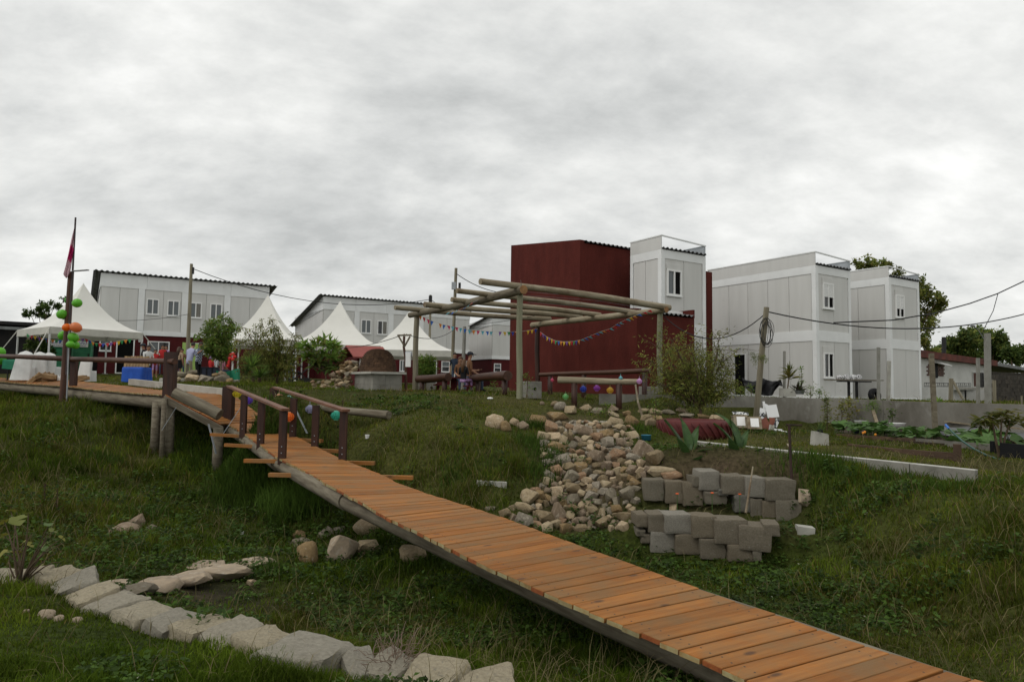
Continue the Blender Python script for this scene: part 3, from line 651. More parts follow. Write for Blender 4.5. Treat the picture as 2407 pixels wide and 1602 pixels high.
# the house number plate beside its door
a0, a1, z0, z1 = fr(T, *c2(548, 855), *c2(592, 887))
np_ = H1.slab('number_plate', pvc_white, 'f', a0, a1, z0, z1, .05, .03)
def text(name, s, size, m, parent, loc, rot, ext=.002):
    cu = bpy.data.curves.new(name, 'FONT'); cu.body = s; cu.size = size; cu.extrude = ext; cu.align_x = 'CENTER'; cu.align_y = 'CENTER'
    tmp = bpy.data.objects.new(name, cu); COL.objects.link(tmp); dg = bpy.context.evaluated_depsgraph_get()
    me = bpy.data.meshes.new_from_object(tmp.evaluated_get(dg)); bpy.data.objects.remove(tmp)
    o = mesh_obj(name, me, m, parent); o.location = loc; o.rotation_euler = rot
    return o
text('number', '421', (z1 - z0) * .8, black_metal, np_, ((a0 + a1) / 2, .014, (z0 + z1) / 2), (math.pi / 2, 0, 0))
T = _tmp(754, 50.5, .2)
W2 = 12.5; zt2 = T.f(*c3(522, 332))[1]; zb2 = T.f(*c3(530, 487))[1]
wins = [fr(T, *c3(962, 600), *c3(1068, 757)) + ((pg, pg),), fr(T, *c3(1138, 612), *c3(1245, 770)) + ((pd, pc),)]
pil = [tuple(T.f(*c3(a, 600))[0] for a in q) for q in ((888, 945), (1255, 1313), (1585, 1640))]
lows = [('win',) + fr(T, *c3(1383, 1040), *c3(1445, 1165)) + ((pg, pg),), ('door',) + fr(T, *c3(1700, 1040), *c3(1782, 1250)) + (None,), ('hung',) + fr(T, *c3(1836, 1052), *c3(1922, 1172)) + ((pg, pd),)]
H2 = row_house('white and red row house behind the two right-hand tents', 754, 50.5, .2, W2, 7.5, zt2, zb2, pil, wins, lows)
T = _tmp(1155, 60, -.1)
zt3 = T.f(*c4(770, 452))[1]; zb3 = T.f(*c4(770, 530))[1]
H3 = row_house('far row house half hidden behind the red block', 1155, 60, -.1, 9.0, 8.0, zt3, zb3, [(4.2, 4.6)], [], [('hung',) + fr(T, *c4(790, 830), *c4(842, 897)) + ((pg, pd),)])

# ---- whitewashed house at the far right with a rust-red fascia
WH = Bld('low_house', 'low whitewashed house with rust-red fascia at the far right', 2150, 40, -.5)
def cw(x, y): return 2150 + x / 8.712, 780 + y / 8.712
whitewash = mat('whitewash', (0.58, 0.58, 0.55), (0.47, 0.47, 0.44), scale=1.2, rough=0.9, spots=(0.3, 0.3, 0.28), spot_scale=1.8, spot_lo=0.6, spot_hi=0.8)
rust_pipe = mat('rust_pipe', (0.06, 0.03, 0.022), (0.03, 0.02, 0.016), scale=5, rough=0.9)
rust = mat('rust_red', (0.15, 0.04, 0.026), (0.08, 0.026, 0.019), scale=2, rough=0.8)
brick_brown = mat('brick_brown', (0.115, 0.055, 0.04), (0.07, 0.038, 0.03), scale=6, rough=0.95)
ub = WH.f(*cw(1560, 900))[0]; zA = WH.f(*cw(200, 520))[1]; zB = WH.f(*cw(1560, 700))[1]; u2 = WH.f(*cw(2300, 800))[0]
b_ = MB(); b_.hexa([(-.5, 0, -.4), (ub, 0, -.4), (ub, 5, -.4), (-.5, 5, -.4), (-.5, 0, zA), (ub, 0, zB), (ub, 5, zB), (-.5, 5, zA)]); b_.obj('wall', whitewash, WH.o, world=False)
b_ = MB(); b_.hexa([(-.6, -.35, zA + .003), (ub + .2, -.35, zB + .003), (ub + .2, 5, zB + .003), (-.6, 5, zA + .003), (-.6, -.35, zA + .42), (ub + .2, -.35, zB + .36), (ub + .2, 5, zB + .36), (-.6, 5, zA + .42)]); b_.obj('roof', rust, WH.o, world=False)
a0, a1, z0, z1 = fr(WH, *cw(1180, 815), *cw(1270, 1135)); dr = WH.ring('door', whitewash, 'f', a0 - .05, a1 + .05, z0, z1, 0, .06, .06); WH.slab('opening', brick_brown, 'f', a0, a1, z0, z1 - .06, 0, .02, dr)
a0, a1, z0, z1 = fr(WH, *cw(1325, 830), *cw(1410, 1130)); g_ = WH.ring('window_grille', black_metal, 'f', a0, a1, z0, z1, 0, .05, .03, mull=(a0 + (a1 - a0) * .33, a0 + (a1 - a0) * .66), bars=(z0 * .5 + z1 * .5,)); WH.slab('pane', pane_dark, 'f', a0, a0 + (a1 - a0) * .45, z0, z1, 0, .012, g_)
a0, a1, z0, z1 = fr(WH, *cw(265, 650), *cw(610, 905)); b_ = MB(); mid = a0 + (a1 - a0) * .55
for k in range(6):
    zz = z0 + (z1 - z0) * k / 6
    for i in range(6):
        s0 = a0 + (a1 - a0) * (i + .5 * (k % 2) - .4 + R.uniform(-.1, .1)) / 6; b_.box(s0, s0 + (a1 - a0) / 6 - .015, -.035, 0, zz, zz + (z1 - z0) / 6 - .02)
b_.obj('bare_brick_patch', brick_brown, WH.o, world=False); WH.slab('shutter', black_cloth, 'f', a0 + (a1 - a0) * .38, a0 + (a1 - a0) * .55, z0 - .12, z1 + .1, 0, .06)
b_ = MB(); q0 = WH.f(*cw(390, 625)); q1 = WH.f(*cw(590, 668)); b_.hexa([(q0[0], -.5, q0[1] - .1), (q1[0], -.5, q1[1] - .1), (q1[0], 0, q0[1]), (q0[0], 0, q0[1]), (q0[0], -.5, q0[1] - .06), (q1[0], -.5, q1[1] - .06), (q1[0], 0, q0[1] + .04), (q0[0], 0, q0[1] + .04)]); b_.obj('window_hood', pvc_white, WH.o, world=False)
# low garden wall before it, iron railing on top
gw = MB(); p0 = at(*cw(170, 1130), 34); p1 = at(*cw(650, 1150), 34.5); p2_ = at(*cw(1450, 1165), 36)
gw.hexa([(p0.x - 1, p0.y - .6, -.9), (p1.x, p1.y, -.9), (p1.x, p1.y + .15, -.9), (p0.x - 1, p0.y - .45, -.9), (p0.x - 1, p0.y - .6, p0.z), (p1.x, p1.y, p1.z), (p1.x, p1.y + .15, p1.z), (p0.x - 1, p0.y - .45, p0.z)])
gw.obj('garden_wall', whitewash, label='low whitewashed garden wall under an iron railing', cat='garden wall')
b_ = MB(); a_ = at(*cw(200, 1040), 37); c_ = at(*cw(1150, 1050), 38.5); lo_ = at(*cw(200, 1115), 37); hi_ = at(*cw(1150, 1115), 38.5)
b_.tube([a_, c_], .015, 4); b_.tube([lo_, hi_], .015, 4)
for k in range(34):
    t_ = k / 33; b_.tube([lo_.lerp(hi_, t_), a_.lerp(c_, t_) + Vector((.03 * math.sin(k * 2.1), 0, 0))], .012, 4, cap=False)
b_.obj('iron_railing', black_metal, label='thin wrought-iron railing before the whitewashed house', cat='railing')
st = thing('stone_bench', 'rough concrete bench slab on two piers before the whitewashed house', 'bench', tuple(at(*cw(1100, 1300), 35.5)))
b_ = MB(); q0 = at(*cw(790, 1150), 35.5); q1 = at(*cw(1440, 1165), 36.2); b_.beam(q0, q1, .5, .1); b_.obj('slab', concrete_pale, st)
for x in (900, 1100, 1380):
    b_ = MB(); q0 = at(*cw(x, 1175), 35.8); b_.box(q0.x - .3, q0.x + .3, q0.y - .15, q0.y + .15, -.75, q0.z - .02); b_.obj('pier', whitewash, st)
# dark block wall at the far right, each block laid in courses
BW = Bld('block_wall', 'dark weathered block wall at the right edge of the picture', 2338, 33, -.55, cat='wall')
block_dark = mat('block_dark', (0.065, 0.055, 0.042), (0.035, 0.03, 0.024), scale=4, rough=0.95, bump=0.4, rnd=0.25)
bl = MB(); bl.box(-.19, .19, 0, .14, -.095, .095); bme = bl.obj('block', block_dark, BW.o, world=False).data; first = True
zt_ = BW.f(2360, 882)[1]; nr = int(zt_ / .2)
for r_ in range(nr):
    for c_ in range(11):
        if first: o_ = BW.o.children[0]; first = False
        else: o_ = bpy.data.objects.new('block', bme); COL.objects.link(o_); o_.parent = BW.o
        o_.location = (c_ * .4 + .2 * (r_ % 2), R.uniform(-.012, .012), .1 + r_ * .2)
BW.part('mortar_bed', concrete_old, [(-.2, 4.3, .03, .12, -.3, nr * .2 + .0)])
sh_ = Bld('lean_to_shed', 'dark lean-to roof joined to the whitewashed house', 2335, 46, -.5)
u9 = sh_.f(2407, 860)[0]; zz0 = sh_.f(2330, 858)[1]; zz1 = sh_.f(2407, 866)[1]
b_ = MB(); b_.hexa([(-.2, -.2, zz0), (u9 + 3, -.2, zz1 - .3), (u9 + 3, 4, zz1 - .1), (-.2, 4, zz0 + .2), (-.2, -.2, zz0 + .22), (u9 + 3, -.2, zz1 - .1), (u9 + 3, 4, zz1 + .1), (-.2, 4, zz0 + .42)]); b_.obj('roof', zinc_dark, sh_.o, world=False)
sh_.part('wall', block_dark, [(0, u9 + 3, 0, .2, -.4, zz1 - .33)])
# black tarred shed at the left edge
BS = Bld('tarred_shed', 'black corrugated shed at the left edge behind the tent', -60, 40, .4)
u1 = BS.f(110, 800)[0]; z1 = BS.f(60, 758)[1]; u1 = max(u1, 4.0)
tar = mat('tar_black', (0.012, 0.012, 0.013), (0.025, 0.022, 0.02), scale=3, rough=0.85, wave=('X', 6.0, .4))
BS.part('wall', tar, [(0, u1 + 2.5, 0, 4, -.4, z1 - .25)])
b_ = MB(); b_.box(-.5, u1 + 2.9, -.5, 4.3, z1 - .2, z1); b_.obj('roof', tar, BS.o, world=False)
BS.part('gutter', zinc_dark, [(-.5, u1 + 2.9, -.62, -.51, z1 - .5, z1 - .33)])
for x in (.3, 2.4, u1 + 1.5): BS.part('post', log_grey, [(x, x + .14, -.6, -.46, -.4, z1 - .52)])

LW = Bld('low_red_wall', 'low dark red wall seen under the hidden tent', 610, 50, .2, cat='wall')
LW.part('wall', red_paint, [(0, 7.5, 0, .2, -.6, 2.0)]); LW.part('coping', white_frame, [(-.05, 7.55, -.05, .25, 2.003, 2.1)])
# ------------------------------------------------------------------ footbridge, ramp and raised deck
def oriented(name, m, parent, p, x, y, lx, ly, lz, mats=None, bev=.004, jit=0.0):
    """a board: length along x, width along y, thickness along z, centred at p; its own frame so the grain runs along it"""
    x = Vector(x).normalized(); y = Vector(y); y = (y - x * y.dot(x)).normalized(); z = x.cross(y)
    a, b_, c = lx / 2, ly / 2, lz / 2; e_ = min(bev, c * .6)
    vs = []
    for zz, s_ in ((-c, 0), (c - e_, 0), (c, e_)):
        j = lambda: R.uniform(-jit, jit)
        vs += [(-a + s_ + j(), -b_ + s_ + j(), zz), (a - s_ + j(), -b_ + s_ + j(), zz), (a - s_ + j(), b_ - s_ + j(), zz), (-a + s_ + j(), b_ - s_ + j(), zz)]
    fs = [(3, 2, 1, 0), (8, 9, 10, 11)]
    for l_ in (0, 4):
        for k in range(4):
            fs.append((l_ + k, l_ + (k + 1) % 4, l_ + 4 + (k + 1) % 4, l_ + 4 + k))
    me = bpy.data.meshes.new(name); me.from_pydata(vs, [], fs)
    o = mesh_obj(name, me, m, parent)
    if mats:
        me.materials.append(mats)
        for i in (3, 5): me.polygons[i].material_index = 1
    M_ = Matrix((x, y, z)).transposed().to_4x4(); M_.translation = Vector(p) - root_loc(parent)
    o.matrix_local = M_
    return o
def log(name, label, p, q, r0, r1, m, cat='log', parent=None, n=12, wob=.01, group=None, endm=None):
    p, q = Vector(p), Vector(q); pts = []; rs = []
    for t in np.linspace(0, 1, 7):
        pts.append(p.lerp(q, t) + Vector((0, 0, wob * math.sin(t * 5 + p.x)))); rs.append((r0 + (r1 - r0) * t) * (1 + .03 * math.sin(t * 9 + q.x * 3)))
    # own frame so the grain runs along the log
    x, y, z = frame_of(p, q); M_ = Matrix((x, y, z)).transposed().to_4x4(); M_.translation = p; inv = M_.inverted()
    b = MB().tube([inv @ v for v in pts], rs, n)
    me = bpy.data.meshes.new(name); me.from_pydata(b.v, [], b.f); o = mesh_obj(name, me, m, parent)
    if endm:
        me.materials.append(endm)
        for f_ in me.polygons:
            if len(f_.vertices) == n: f_.material_index = 1
    smooth_by_angle(o)
    if parent is not None: M_.translation = p - root_loc(parent)
    o.matrix_local = M_
    if label: tag(o, label, cat, group)
    return o
def quad_plank(name, m, parent, a0, b0, b1, a1, th, endm=None, gap=.006, jz=.004):
    cs = [Vector(v) for v in (a0, b0, b1, a1)]; c = sum(cs, Vector()) / 4; x = ((cs[1] + cs[2]) - (cs[0] + cs[3])).normalized(); y = ((cs[2] + cs[3]) - (cs[0] + cs[1])); y = (y - x * y.dot(x)).normalized(); z = x.cross(y)
    if z.z < 0: y = -y; z = -z; cs = [cs[3], cs[2], cs[1], cs[0]]
    dz = R.uniform(-jz, jz); loc = [Vector(((v - c).dot(x), (v - c).dot(y), (v - c).dot(z) + dz)) for v in cs]
    e_ = R.uniform(-.012, .012)
    loc[0] += Vector((e_, gap, 0)); loc[1] += Vector((e_ * .7, gap, 0)); loc[2] += Vector((e_ * .7, -gap, 0)); loc[3] += Vector((e_, -gap, 0))
    bv = .005; sg = [(1, 1), (-1, 1), (-1, -1), (1, -1)]
    vs = [v + Vector((0, 0, -th)) for v in loc] + [v + Vector((0, 0, -bv)) for v in loc] + [v + Vector((s_[0] * bv, s_[1] * bv, 0)) for v, s_ in zip(loc, sg)]
    fs = [(3, 2, 1, 0), (8, 9, 10, 11)] + [(l_ + k, l_ + (k + 1) % 4, l_ + 4 + (k + 1) % 4, l_ + 4 + k) for l_ in (0, 4) for k in range(4)]
    me = bpy.data.meshes.new(name); me.from_pydata(vs, [], fs); o = mesh_obj(name, m and me, m, parent)
    if endm:
        me.materials.append(endm)
        for i in (3, 5): me.polygons[i].material_index = 1
    M_ = Matrix((x, y, z)).transposed().to_4x4(); M_.translation = c - root_loc(parent); o.matrix_local = M_
    return o
PAIRS = [(531.5,993.3,648.6,995.8,1.05),(570.5,1016,688.5,1021,1.17),(609.6,1043.4,742,1048.5,1.30),(653.6,1076,809.8,1081,1.42),(740,1117.6,905,1117.6,1.57),(770.7,1138,937,1135.5,1.61),(842,1175.9,1025,1166,1.66),(912,1215.6,1114,1192,1.69),
 (1006.7,1260,1224.5,1229.4,1.72),(1092.8,1305.9,1322,1266.6,1.74),(1253.9,1379.7,1503,1331,1.79),(1323,1409.7,1576,1357.7,1.82),(1477.8,1474.3,1744.4,1417.8,1.88),(1618.6,1534.4,1894,1465,1.92),(1672.5,1557,1949,1488,1.94),(1724,1584.6,2006.7,1507.5,1.96)]
BL_ = [onz(p[0], p[1], -p[4]) for p in PAIRS]; BR_ = [onz(p[2], p[3], -p[4]) for p in PAIRS]
for k in range(9):
    for A_ in (BL_, BR_):
        q = A_[-1] + (A_[-1] - A_[-3]).normalized() * .3; q.z = A_[-1].z - .012; A_.append(q)
mid = [(a + b) / 2 for a, b in zip(BL_, BR_)]
cum = np.concatenate([[0], np.cumsum([(mid[i + 1] - mid[i]).length for i in range(len(mid) - 1)])])
def bl(s): return Vector([np.interp(s, cum, [p[i] for p in BL_]) for i in range(3)])
def br(s): return Vector([np.interp(s, cum, [p[i] for p in BR_]) for i in range(3)])
bridge = thing('footbridge', 'long orange plank footbridge crossing the hollow to the lower right', 'footbridge', tuple(mid[len(mid) // 2] - Vector((0, 0, .6))))
s_ = .05
while s_ < cum[-1] - .1:
    pitch = float(np.interp(s_, [0, 5, 9], [.135, .155, .178]))
    pw_ = pitch * R.uniform(.97, 1.03) / 2
    quad_plank('plank', plank_wood, bridge, bl(s_ - pw_), br(s_ - pw_), br(s_ + pw_), bl(s_ + pw_), .042, plank_end if R.random() < .6 else plank_dark, R.choice((.003, .004, .006, .011)))
    s_ += pitch
# log beams under both edges
ln = [(0.0, 2.6), (2.5, 5.3), (5.2, 8.6), (8.5, cum[-1])]
for side in (bl, br):
    for a, b in ln:
        pp = []
        for t in (a, min(b, cum[-1])):
            q = side(t); o_ = (br(t) if side is bl else bl(t)); inn = (o_ - q).normalized(); pp.append(q + inn * .13 + Vector((0, 0, -.045 - .135)))
        log('log_beam', None, pp[0], pp[1], .13, .14, log_grey, parent=bridge)
# outrigger boards left long under the planks
for i, (xa, ya, xb, yb) in enumerate([(496.7,1020.4,757,1036), (529.8,1045,797,1060), (574.8,1082,881,1088), (632.5,1115,971,1122)]):
    h_ = PAIRS[i + 1][4] + .09
    a = onz(xa, ya, -h_); b = onz(xb, yb, -h_); oriented('outrigger_board', plank_wood, bridge, (a + b) / 2, b - a, (0, 1, 0), (b - a).length, .09, .07)
def vpost(parent, px, pyb, h, top, w, m, name='rail_post', w2=None, sink=.12, yaw=0):
    b = onz(px, pyb, h); zt = ray(px, top)[2] * b.y
    bb = MB(); w2 = w2 or w; c, s = math.cos(yaw), math.sin(yaw)
    cs = [(-w / 2, -w2 / 2), (w / 2, -w2 / 2), (w / 2, w2 / 2), (-w / 2, w2 / 2)]; cs = [(x * c - y * s, x * s + y * c) for x, y in cs]
    bb.hexa([(b.x + x, b.y + y, b.z - sink) for x, y in cs] + [(b.x + x, b.y + y, zt) for x, y in cs])
    bb.obj(name, m, parent); return b, zt
bigL = vpost(bridge, 535, 994, -1.06, 908, .25, post_brown); bigR = vpost(bridge, 644, 994, -1.06, 911, .22, post_brown)
lp = [vpost(bridge, x, y, -h, t, .135, post_brown, w2=.1) for x, y, h, t in ((571,1017,1.17,928),(612,1043,1.3,942),(663,1076,1.42,964))]
rp = [vpost(bridge, x, y, -h, t, .135, post_brown, w2=.1) for x, y, h, t in ((688,1023,1.17,936),(740,1048,1.3,952),(805,1079,1.42,966))]
def rail(parent, pts, w, th, m):
    for a, b in zip(pts[:-1], pts[1:]):
        oriented('handrail', m, parent, (a + b) / 2, b - a, (b - a).cross(Vector((0, 0, 1))), (b - a).length + .02, w, th)
tp = lambda q: Vector((q[0].x, q[0].y, q[1] + .025))
a_, c_ = tp(bigL), tp(lp[2]); rail(bridge, [a_ + Vector((0, 0, -.02)), c_ + (c_ - a_).normalized() * .12], .15, .05, rail_brown)
a_, c_ = tp(bigR), tp(rp[2]); rail(bridge, [a_ + Vector((0, 0, -.02)), c_ + (c_ - a_).normalized() * .12], .15, .05, rail_brown)
for x0, y0, h0, x1, y1, h1 in ((569, 952, .5, 525, 1018, 1.3), (693, 958, .5, 722, 1018, 1.2)):
    p = at(x0, y0, onz(570, 1016, -1.17).y - .1); q = at(x1, y1, p.y - .15)
    MB().beam(p, q, .05, .012).obj('metal_brace', zinc, bridge)
# bolt heads at the post feet
for b, zt in lp + rp:
    bb = MB()
    for dz in (.1, .22): bb.ball((b.x + .0, b.y - .055, b.z + dz), .012, 6, 4)
    bb.obj('bolt', zinc, bridge)

deck = thing('raised_deck', 'raised plank deck with a log rail at the left, ramp going down to the bridge', 'deck', tuple(at(200, 970, 20)))
FA = [at(-70, 888, 28), at(148, 906, 22), at(390, 927, 17.6)]; BA = [at(-70, 883, 31.5), at(165, 893, 25.2), at(548, 926, 20.2)]
for (f0, f1, g0, g1) in ((FA[0], FA[1], BA[0], BA[1]), (FA[1], FA[2], BA[1], BA[2])):
    n_ = int((f1 - f0).length / .165)
    for k in range(n_):
        t = (k + .5) / n_; a = f0.lerp(f1, t); b = g0.lerp(g1, t)
        dip = Vector((0, 0, .03 * math.sin(t * 3.1))); h_ = .5 / n_
        quad_plank('plank', plank_wood, deck, f0.lerp(f1, t - h_) - dip, g0.lerp(g1, t - h_) - dip, g0.lerp(g1, t + h_) - dip, f0.lerp(f1, t + h_) - dip, .035, plank_end)
TL, TR, BLr, BRr = FA[2], BA[2], onz(519, 996, -1.05), onz(628, 988, -1.03)
n_ = 13
for k in range(n_):
    t = (k + .5) / n_; a = TL.lerp(BLr, t); b = TR.lerp(BRr, t)
    h_ = .5 / n_; quad_plank('ramp_plank', plank_wood, deck, TL.lerp(BLr, t - h_), TR.lerp(BRr, t - h_), TR.lerp(BRr, t + h_), TL.lerp(BLr, t + h_), .035, plank_dark)
for a, b, r_ in ((FA[0], FA[1], .15), (FA[1], FA[2], .17)):
    off_ = Vector((.1, .14, -.05 - r_ - .02)); log('log_beam', None, a + off_, b + off_, r_, r_ * 1.05, log_grey, parent=deck)
oriented('side_board', log_grey, deck, (TL + BLr) / 2 + Vector((0, -.03, -.12)), BLr - TL, (0, 1, 0), (BLr - TL).length + .1, .05, .16)
oriented('side_board', log_grey, deck, (TR + BRr) / 2 + Vector((0, .03, -.12)), BRr - TR, (0, 1, 0), (BRr - TR).length, .05, .16)
for px, d, rr, zt in ((371, 17.95, .11, -.52), (388, 17.5, .06, -.42), (404, 17.7, .11, -.55), (518, 17.35, .12, -1.14), (60, 25.6, .12, -.3), (250, 20.6, .1, -.5)):
    g = down(px, d); MB().tube([(g.x, g.y, g.z - .3), (g.x, g.y, zt)], [rr * 1.05, rr], 10).obj('pile', log_grey, deck, smooth=True)
for x0, y0, x1, y1, d in ((414, 957, 380, 1011, 17.3), (490, 996, 508, 1066, 17.1)):
    MB().beam(at(x0, y0, d), at(x1, y1, d - .1), .05, .012).obj('metal_brace', zinc, deck)
# deck rail posts and the round log rail
for px, d, w, pyb, pyt in ((171.5, 22.1, .17, 908, 840), (398, 17.75, .25, 925, 827), (-25, 26.6, .18, 893, 835)):
    p = at(px, pyb, d); zt = at(px, pyt, d).z; MB().box(p.x - w / 2, p.x + w / 2, p.y - w / 2, p.y + w / 2, p.z - .1, zt).obj('rail_post', post_brown, deck)
q0, q1, q2 = at(-70, 834, 27.3), at(170, 843.5, 21.9), at(411, 849.5, 17.5)
MB().tube([q0, q0.lerp(q1, .5) + Vector((0, 0, .01)), q1], [.085, .08, .09], 10).obj('log_rail', log_brown, deck, smooth=True)
lr = MB().tube([q1, q1.lerp(q2, .5), q2], [.078, .082, .076], 10).obj('log_rail', log_brown, deck, smooth=True)
smooth_by_angle(lr)

# pale kerb beam along the back of the deck, loose logs
oriented_kerb = MB(); a_, c_ = at(308, 897, 23.3), at(535, 922, 19.6); oriented_kerb.beam(a_, c_, .18, .2)
oriented_kerb.obj('kerb_beam', concrete_pale, label='long pale concrete kerb beam behind the deck', cat='kerb')
log('log', 'weathered grey log lying down the side of the ramp', at(411, 922, 17.0), at(516, 975, 16.9), .145, .15, log_grey)
log('log', 'grey log lying on the grass bank behind the bridge rail', at(650, 950, 17.6), at(914, 974, 15.4), .075, .095, log_grey)

# ------------------------------------------------------------------ rocks
def rock_me(seed, sub=2, planes=11, soft=10.0, nz=.07, rnd=0.0):
    rg = np.random.default_rng(seed); bm = bmesh.new(); bmesh.ops.create_icosphere(bm, subdivisions=sub, radius=1)
    V = np.array([v.co[:] for v in bm.verts]); N = rg.normal(size=(planes, 3)); N /= np.linalg.norm(N, axis=1, keepdims=True); D = rg.uniform(.62, .98, planes)
    ex = np.array([[1, 0, 0], [-1, 0, 0], [0, 1, 0], [0, -1, 0], [0, 0, 1], [0, 0, -1.0]]); N = np.vstack([N, ex]); D = np.concatenate([D, rg.uniform(.85, 1, 6)])
    q = (V @ N.T) / D; rr = 1 / (np.log(np.exp(soft * q).sum(1)) / soft); rr = rr * (1 - rnd) + .9 * rnd
    for v, s in zip(bm.verts, rr):
        p = v.co.normalized(); s *= 1 + nz * (mnoise.noise(p * 2.3 + Vector((seed * 3.1, 0, 0)))) + nz * .5 * mnoise.noise(p * 6 + Vector((0, seed, 0)))
        v.co = p * s
    me = bpy.data.meshes.new('rock'); bm.to_mesh(me); bm.free(); me.polygons.foreach_set('use_smooth', [sub > 2] * len(me.polygons))
    return me
def block_me(seed, n=4, rad=.08, nz=.06, jit=.05):
    # rough-hewn block: jittered corners, uneven faces, edges kept crisp with a chipped bevel
    rg = random.Random(seed); bm = bmesh.new(); bmesh.ops.create_cube(bm, size=2)
    for v in bm.verts: v.co += Vector((rg.uniform(-jit, jit), rg.uniform(-jit, jit), rg.uniform(-jit, jit)))
    bmesh.ops.bevel(bm, geom=bm.edges[:], offset=rad, segments=2, profile=.6, affect='EDGES')
    bmesh.ops.subdivide_edges(bm, edges=[e for e in bm.edges if e.calc_length() > .5], cuts=n, use_grid_fill=True)
    for v in bm.verts:
        p = v.co.copy(); o_ = Vector((seed * 3.7, 1.3, 0))
        v.co += Vector((mnoise.noise(p * 1.4 + o_), mnoise.noise(p * 1.4 + o_ * 2), mnoise.noise(p * 1.4 + o_ * 3))) * nz * 1.3 + Vector((mnoise.noise(p * 5 + o_), mnoise.noise(p * 5 + o_ * 2), mnoise.noise(p * 5 + o_ * 3))) * nz * .7
    me = bpy.data.meshes.new('block'); bm.to_mesh(me); bm.free(); return sharp(me, 33)
def sharp(me, deg):
    me.polygons.foreach_set('use_smooth', [True] * len(me.polygons)); bm = bmesh.new(); bm.from_mesh(me)
    for e_ in bm.edges: e_.smooth = not (len(e_.link_faces) == 2 and e_.calc_face_angle(0) > math.radians(deg))
    bm.to_mesh(me); bm.free(); return me
def hull_me(seed, n=15, bev=.045, flat=1.0, nz=.05):
    # broken stone: convex hull of scattered points, chipped edges, uneven faces
    rg = random.Random(seed); bm = bmesh.new()
    for k in range(n):
        p = Vector((rg.gauss(0, 1), rg.gauss(0, 1), rg.gauss(0, 1))).normalized() * rg.uniform(.82, 1.0); bm.verts.new((p.x, p.y, max(-.8, min(.8 * flat, p.z))))
    r_ = bmesh.ops.convex_hull(bm, input=bm.verts[:]); bmesh.ops.delete(bm, geom=[v for v in bm.verts if not v.link_faces], context='VERTS')
    bmesh.ops.dissolve_limit(bm, angle_limit=.2, verts=bm.verts[:], edges=bm.edges[:]); bmesh.ops.recalc_face_normals(bm, faces=bm.faces[:]); bmesh.ops.bevel(bm, geom=bm.edges[:], offset=bev, segments=1, affect='EDGES', clamp_overlap=True)
    bmesh.ops.triangulate(bm, faces=bm.faces[:])
    bmesh.ops.subdivide_edges(bm, edges=[e for e in bm.edges if e.calc_length() > .45], cuts=1)
    for v in bm.verts: v.co += v.co.normalized() * (mnoise.noise(v.co * 2.2 + Vector((seed, 0, 0))) * nz + mnoise.noise(v.co * 6 + Vector((0, seed, 0))) * nz * .5)
    vol = bm.calc_volume(); far_ = max(v.co.length for v in bm.verts); dim = [max(v.co[i] for v in bm.verts) - min(v.co[i] for v in bm.verts) for i in range(3)]
    if vol < 1.2 or far_ > 1.2 or min(dim) < 1.0: bm.free(); return hull_me(seed + 101, n, bev, flat, nz)
    me = bpy.data.meshes.new('rock'); bm.to_mesh(me); bm.free(); return sharp(me, 24)
ROCK = [hull_me(i, 12, .05) for i in range(9)]; BIGR = [hull_me(40 + i, 16, .05) for i in range(8)]; RND = [rock_me(80 + i, 3, 7, 9, .10, .3) for i in range(5)]; BLK = [block_me(i) for i in range(7)]; BORD = [block_me(30 + i, 4, .2, .11, .15) for i in range(8)]; SLAB = [hull_me(60 + i, 18, .05, .7, .08) for i in range(6)]
for ms, m in ((ROCK, field_stone), (BIGR, field_stone), (RND, field_stone), (BLK, granite), (BORD, border_granite), (SLAB, slab_stone)):
    for me in ms: me.materials.append(m)
def place(name, me, c, sx, sy, sz, rot=(0, 0, 0), parent=None, m=None, **k):
    o = bpy.data.objects.new(name, me); COL.objects.link(o)
    o.location = Vector(c) - (root_loc(parent) if parent else Vector((0, 0, 0))); o.scale = (sx, sy, sz); o.rotation_euler = rot
    if parent: o.parent = parent
    if m:
        o.material_slots[0].link = 'OBJECT'; o.material_slots[0].material = m
    return tag(o, k.get('label'), k.get('cat'), k.get('group'))
casc_ = False
def rock_px(cx, cy, w, h, lib=BIGR, parent=None, name='stone', m=None, sink=.12, deep=.85, rz=None, d=None, **k):
    """a stone seen as a w x h pixel patch at (cx, cy), seated on the ground"""
    if d is None: g = G(cx, cy + h * .42)
    else: g = at(cx, cy + h * .42, d)
    sc = g.y / FP; W2, H2 = w * sc / 2, h * sc / 2
    c = at(cx, cy, g.y + W2 * .3) - Vector((0, 0, H2 * sink))
    return place(name, R.choice(lib), c, W2 * (1.15 if lib is RND else 1.42 if parent is casc_ else 1.2), W2 * deep * 1.25, H2 * (1.15 if lib is RND else 1.5 if parent is casc_ else 1.3), (R.uniform(-.25, .25), R.uniform(-.12, .12), R.uniform(0, 6.28) if rz is None else rz), parent, m, **k)
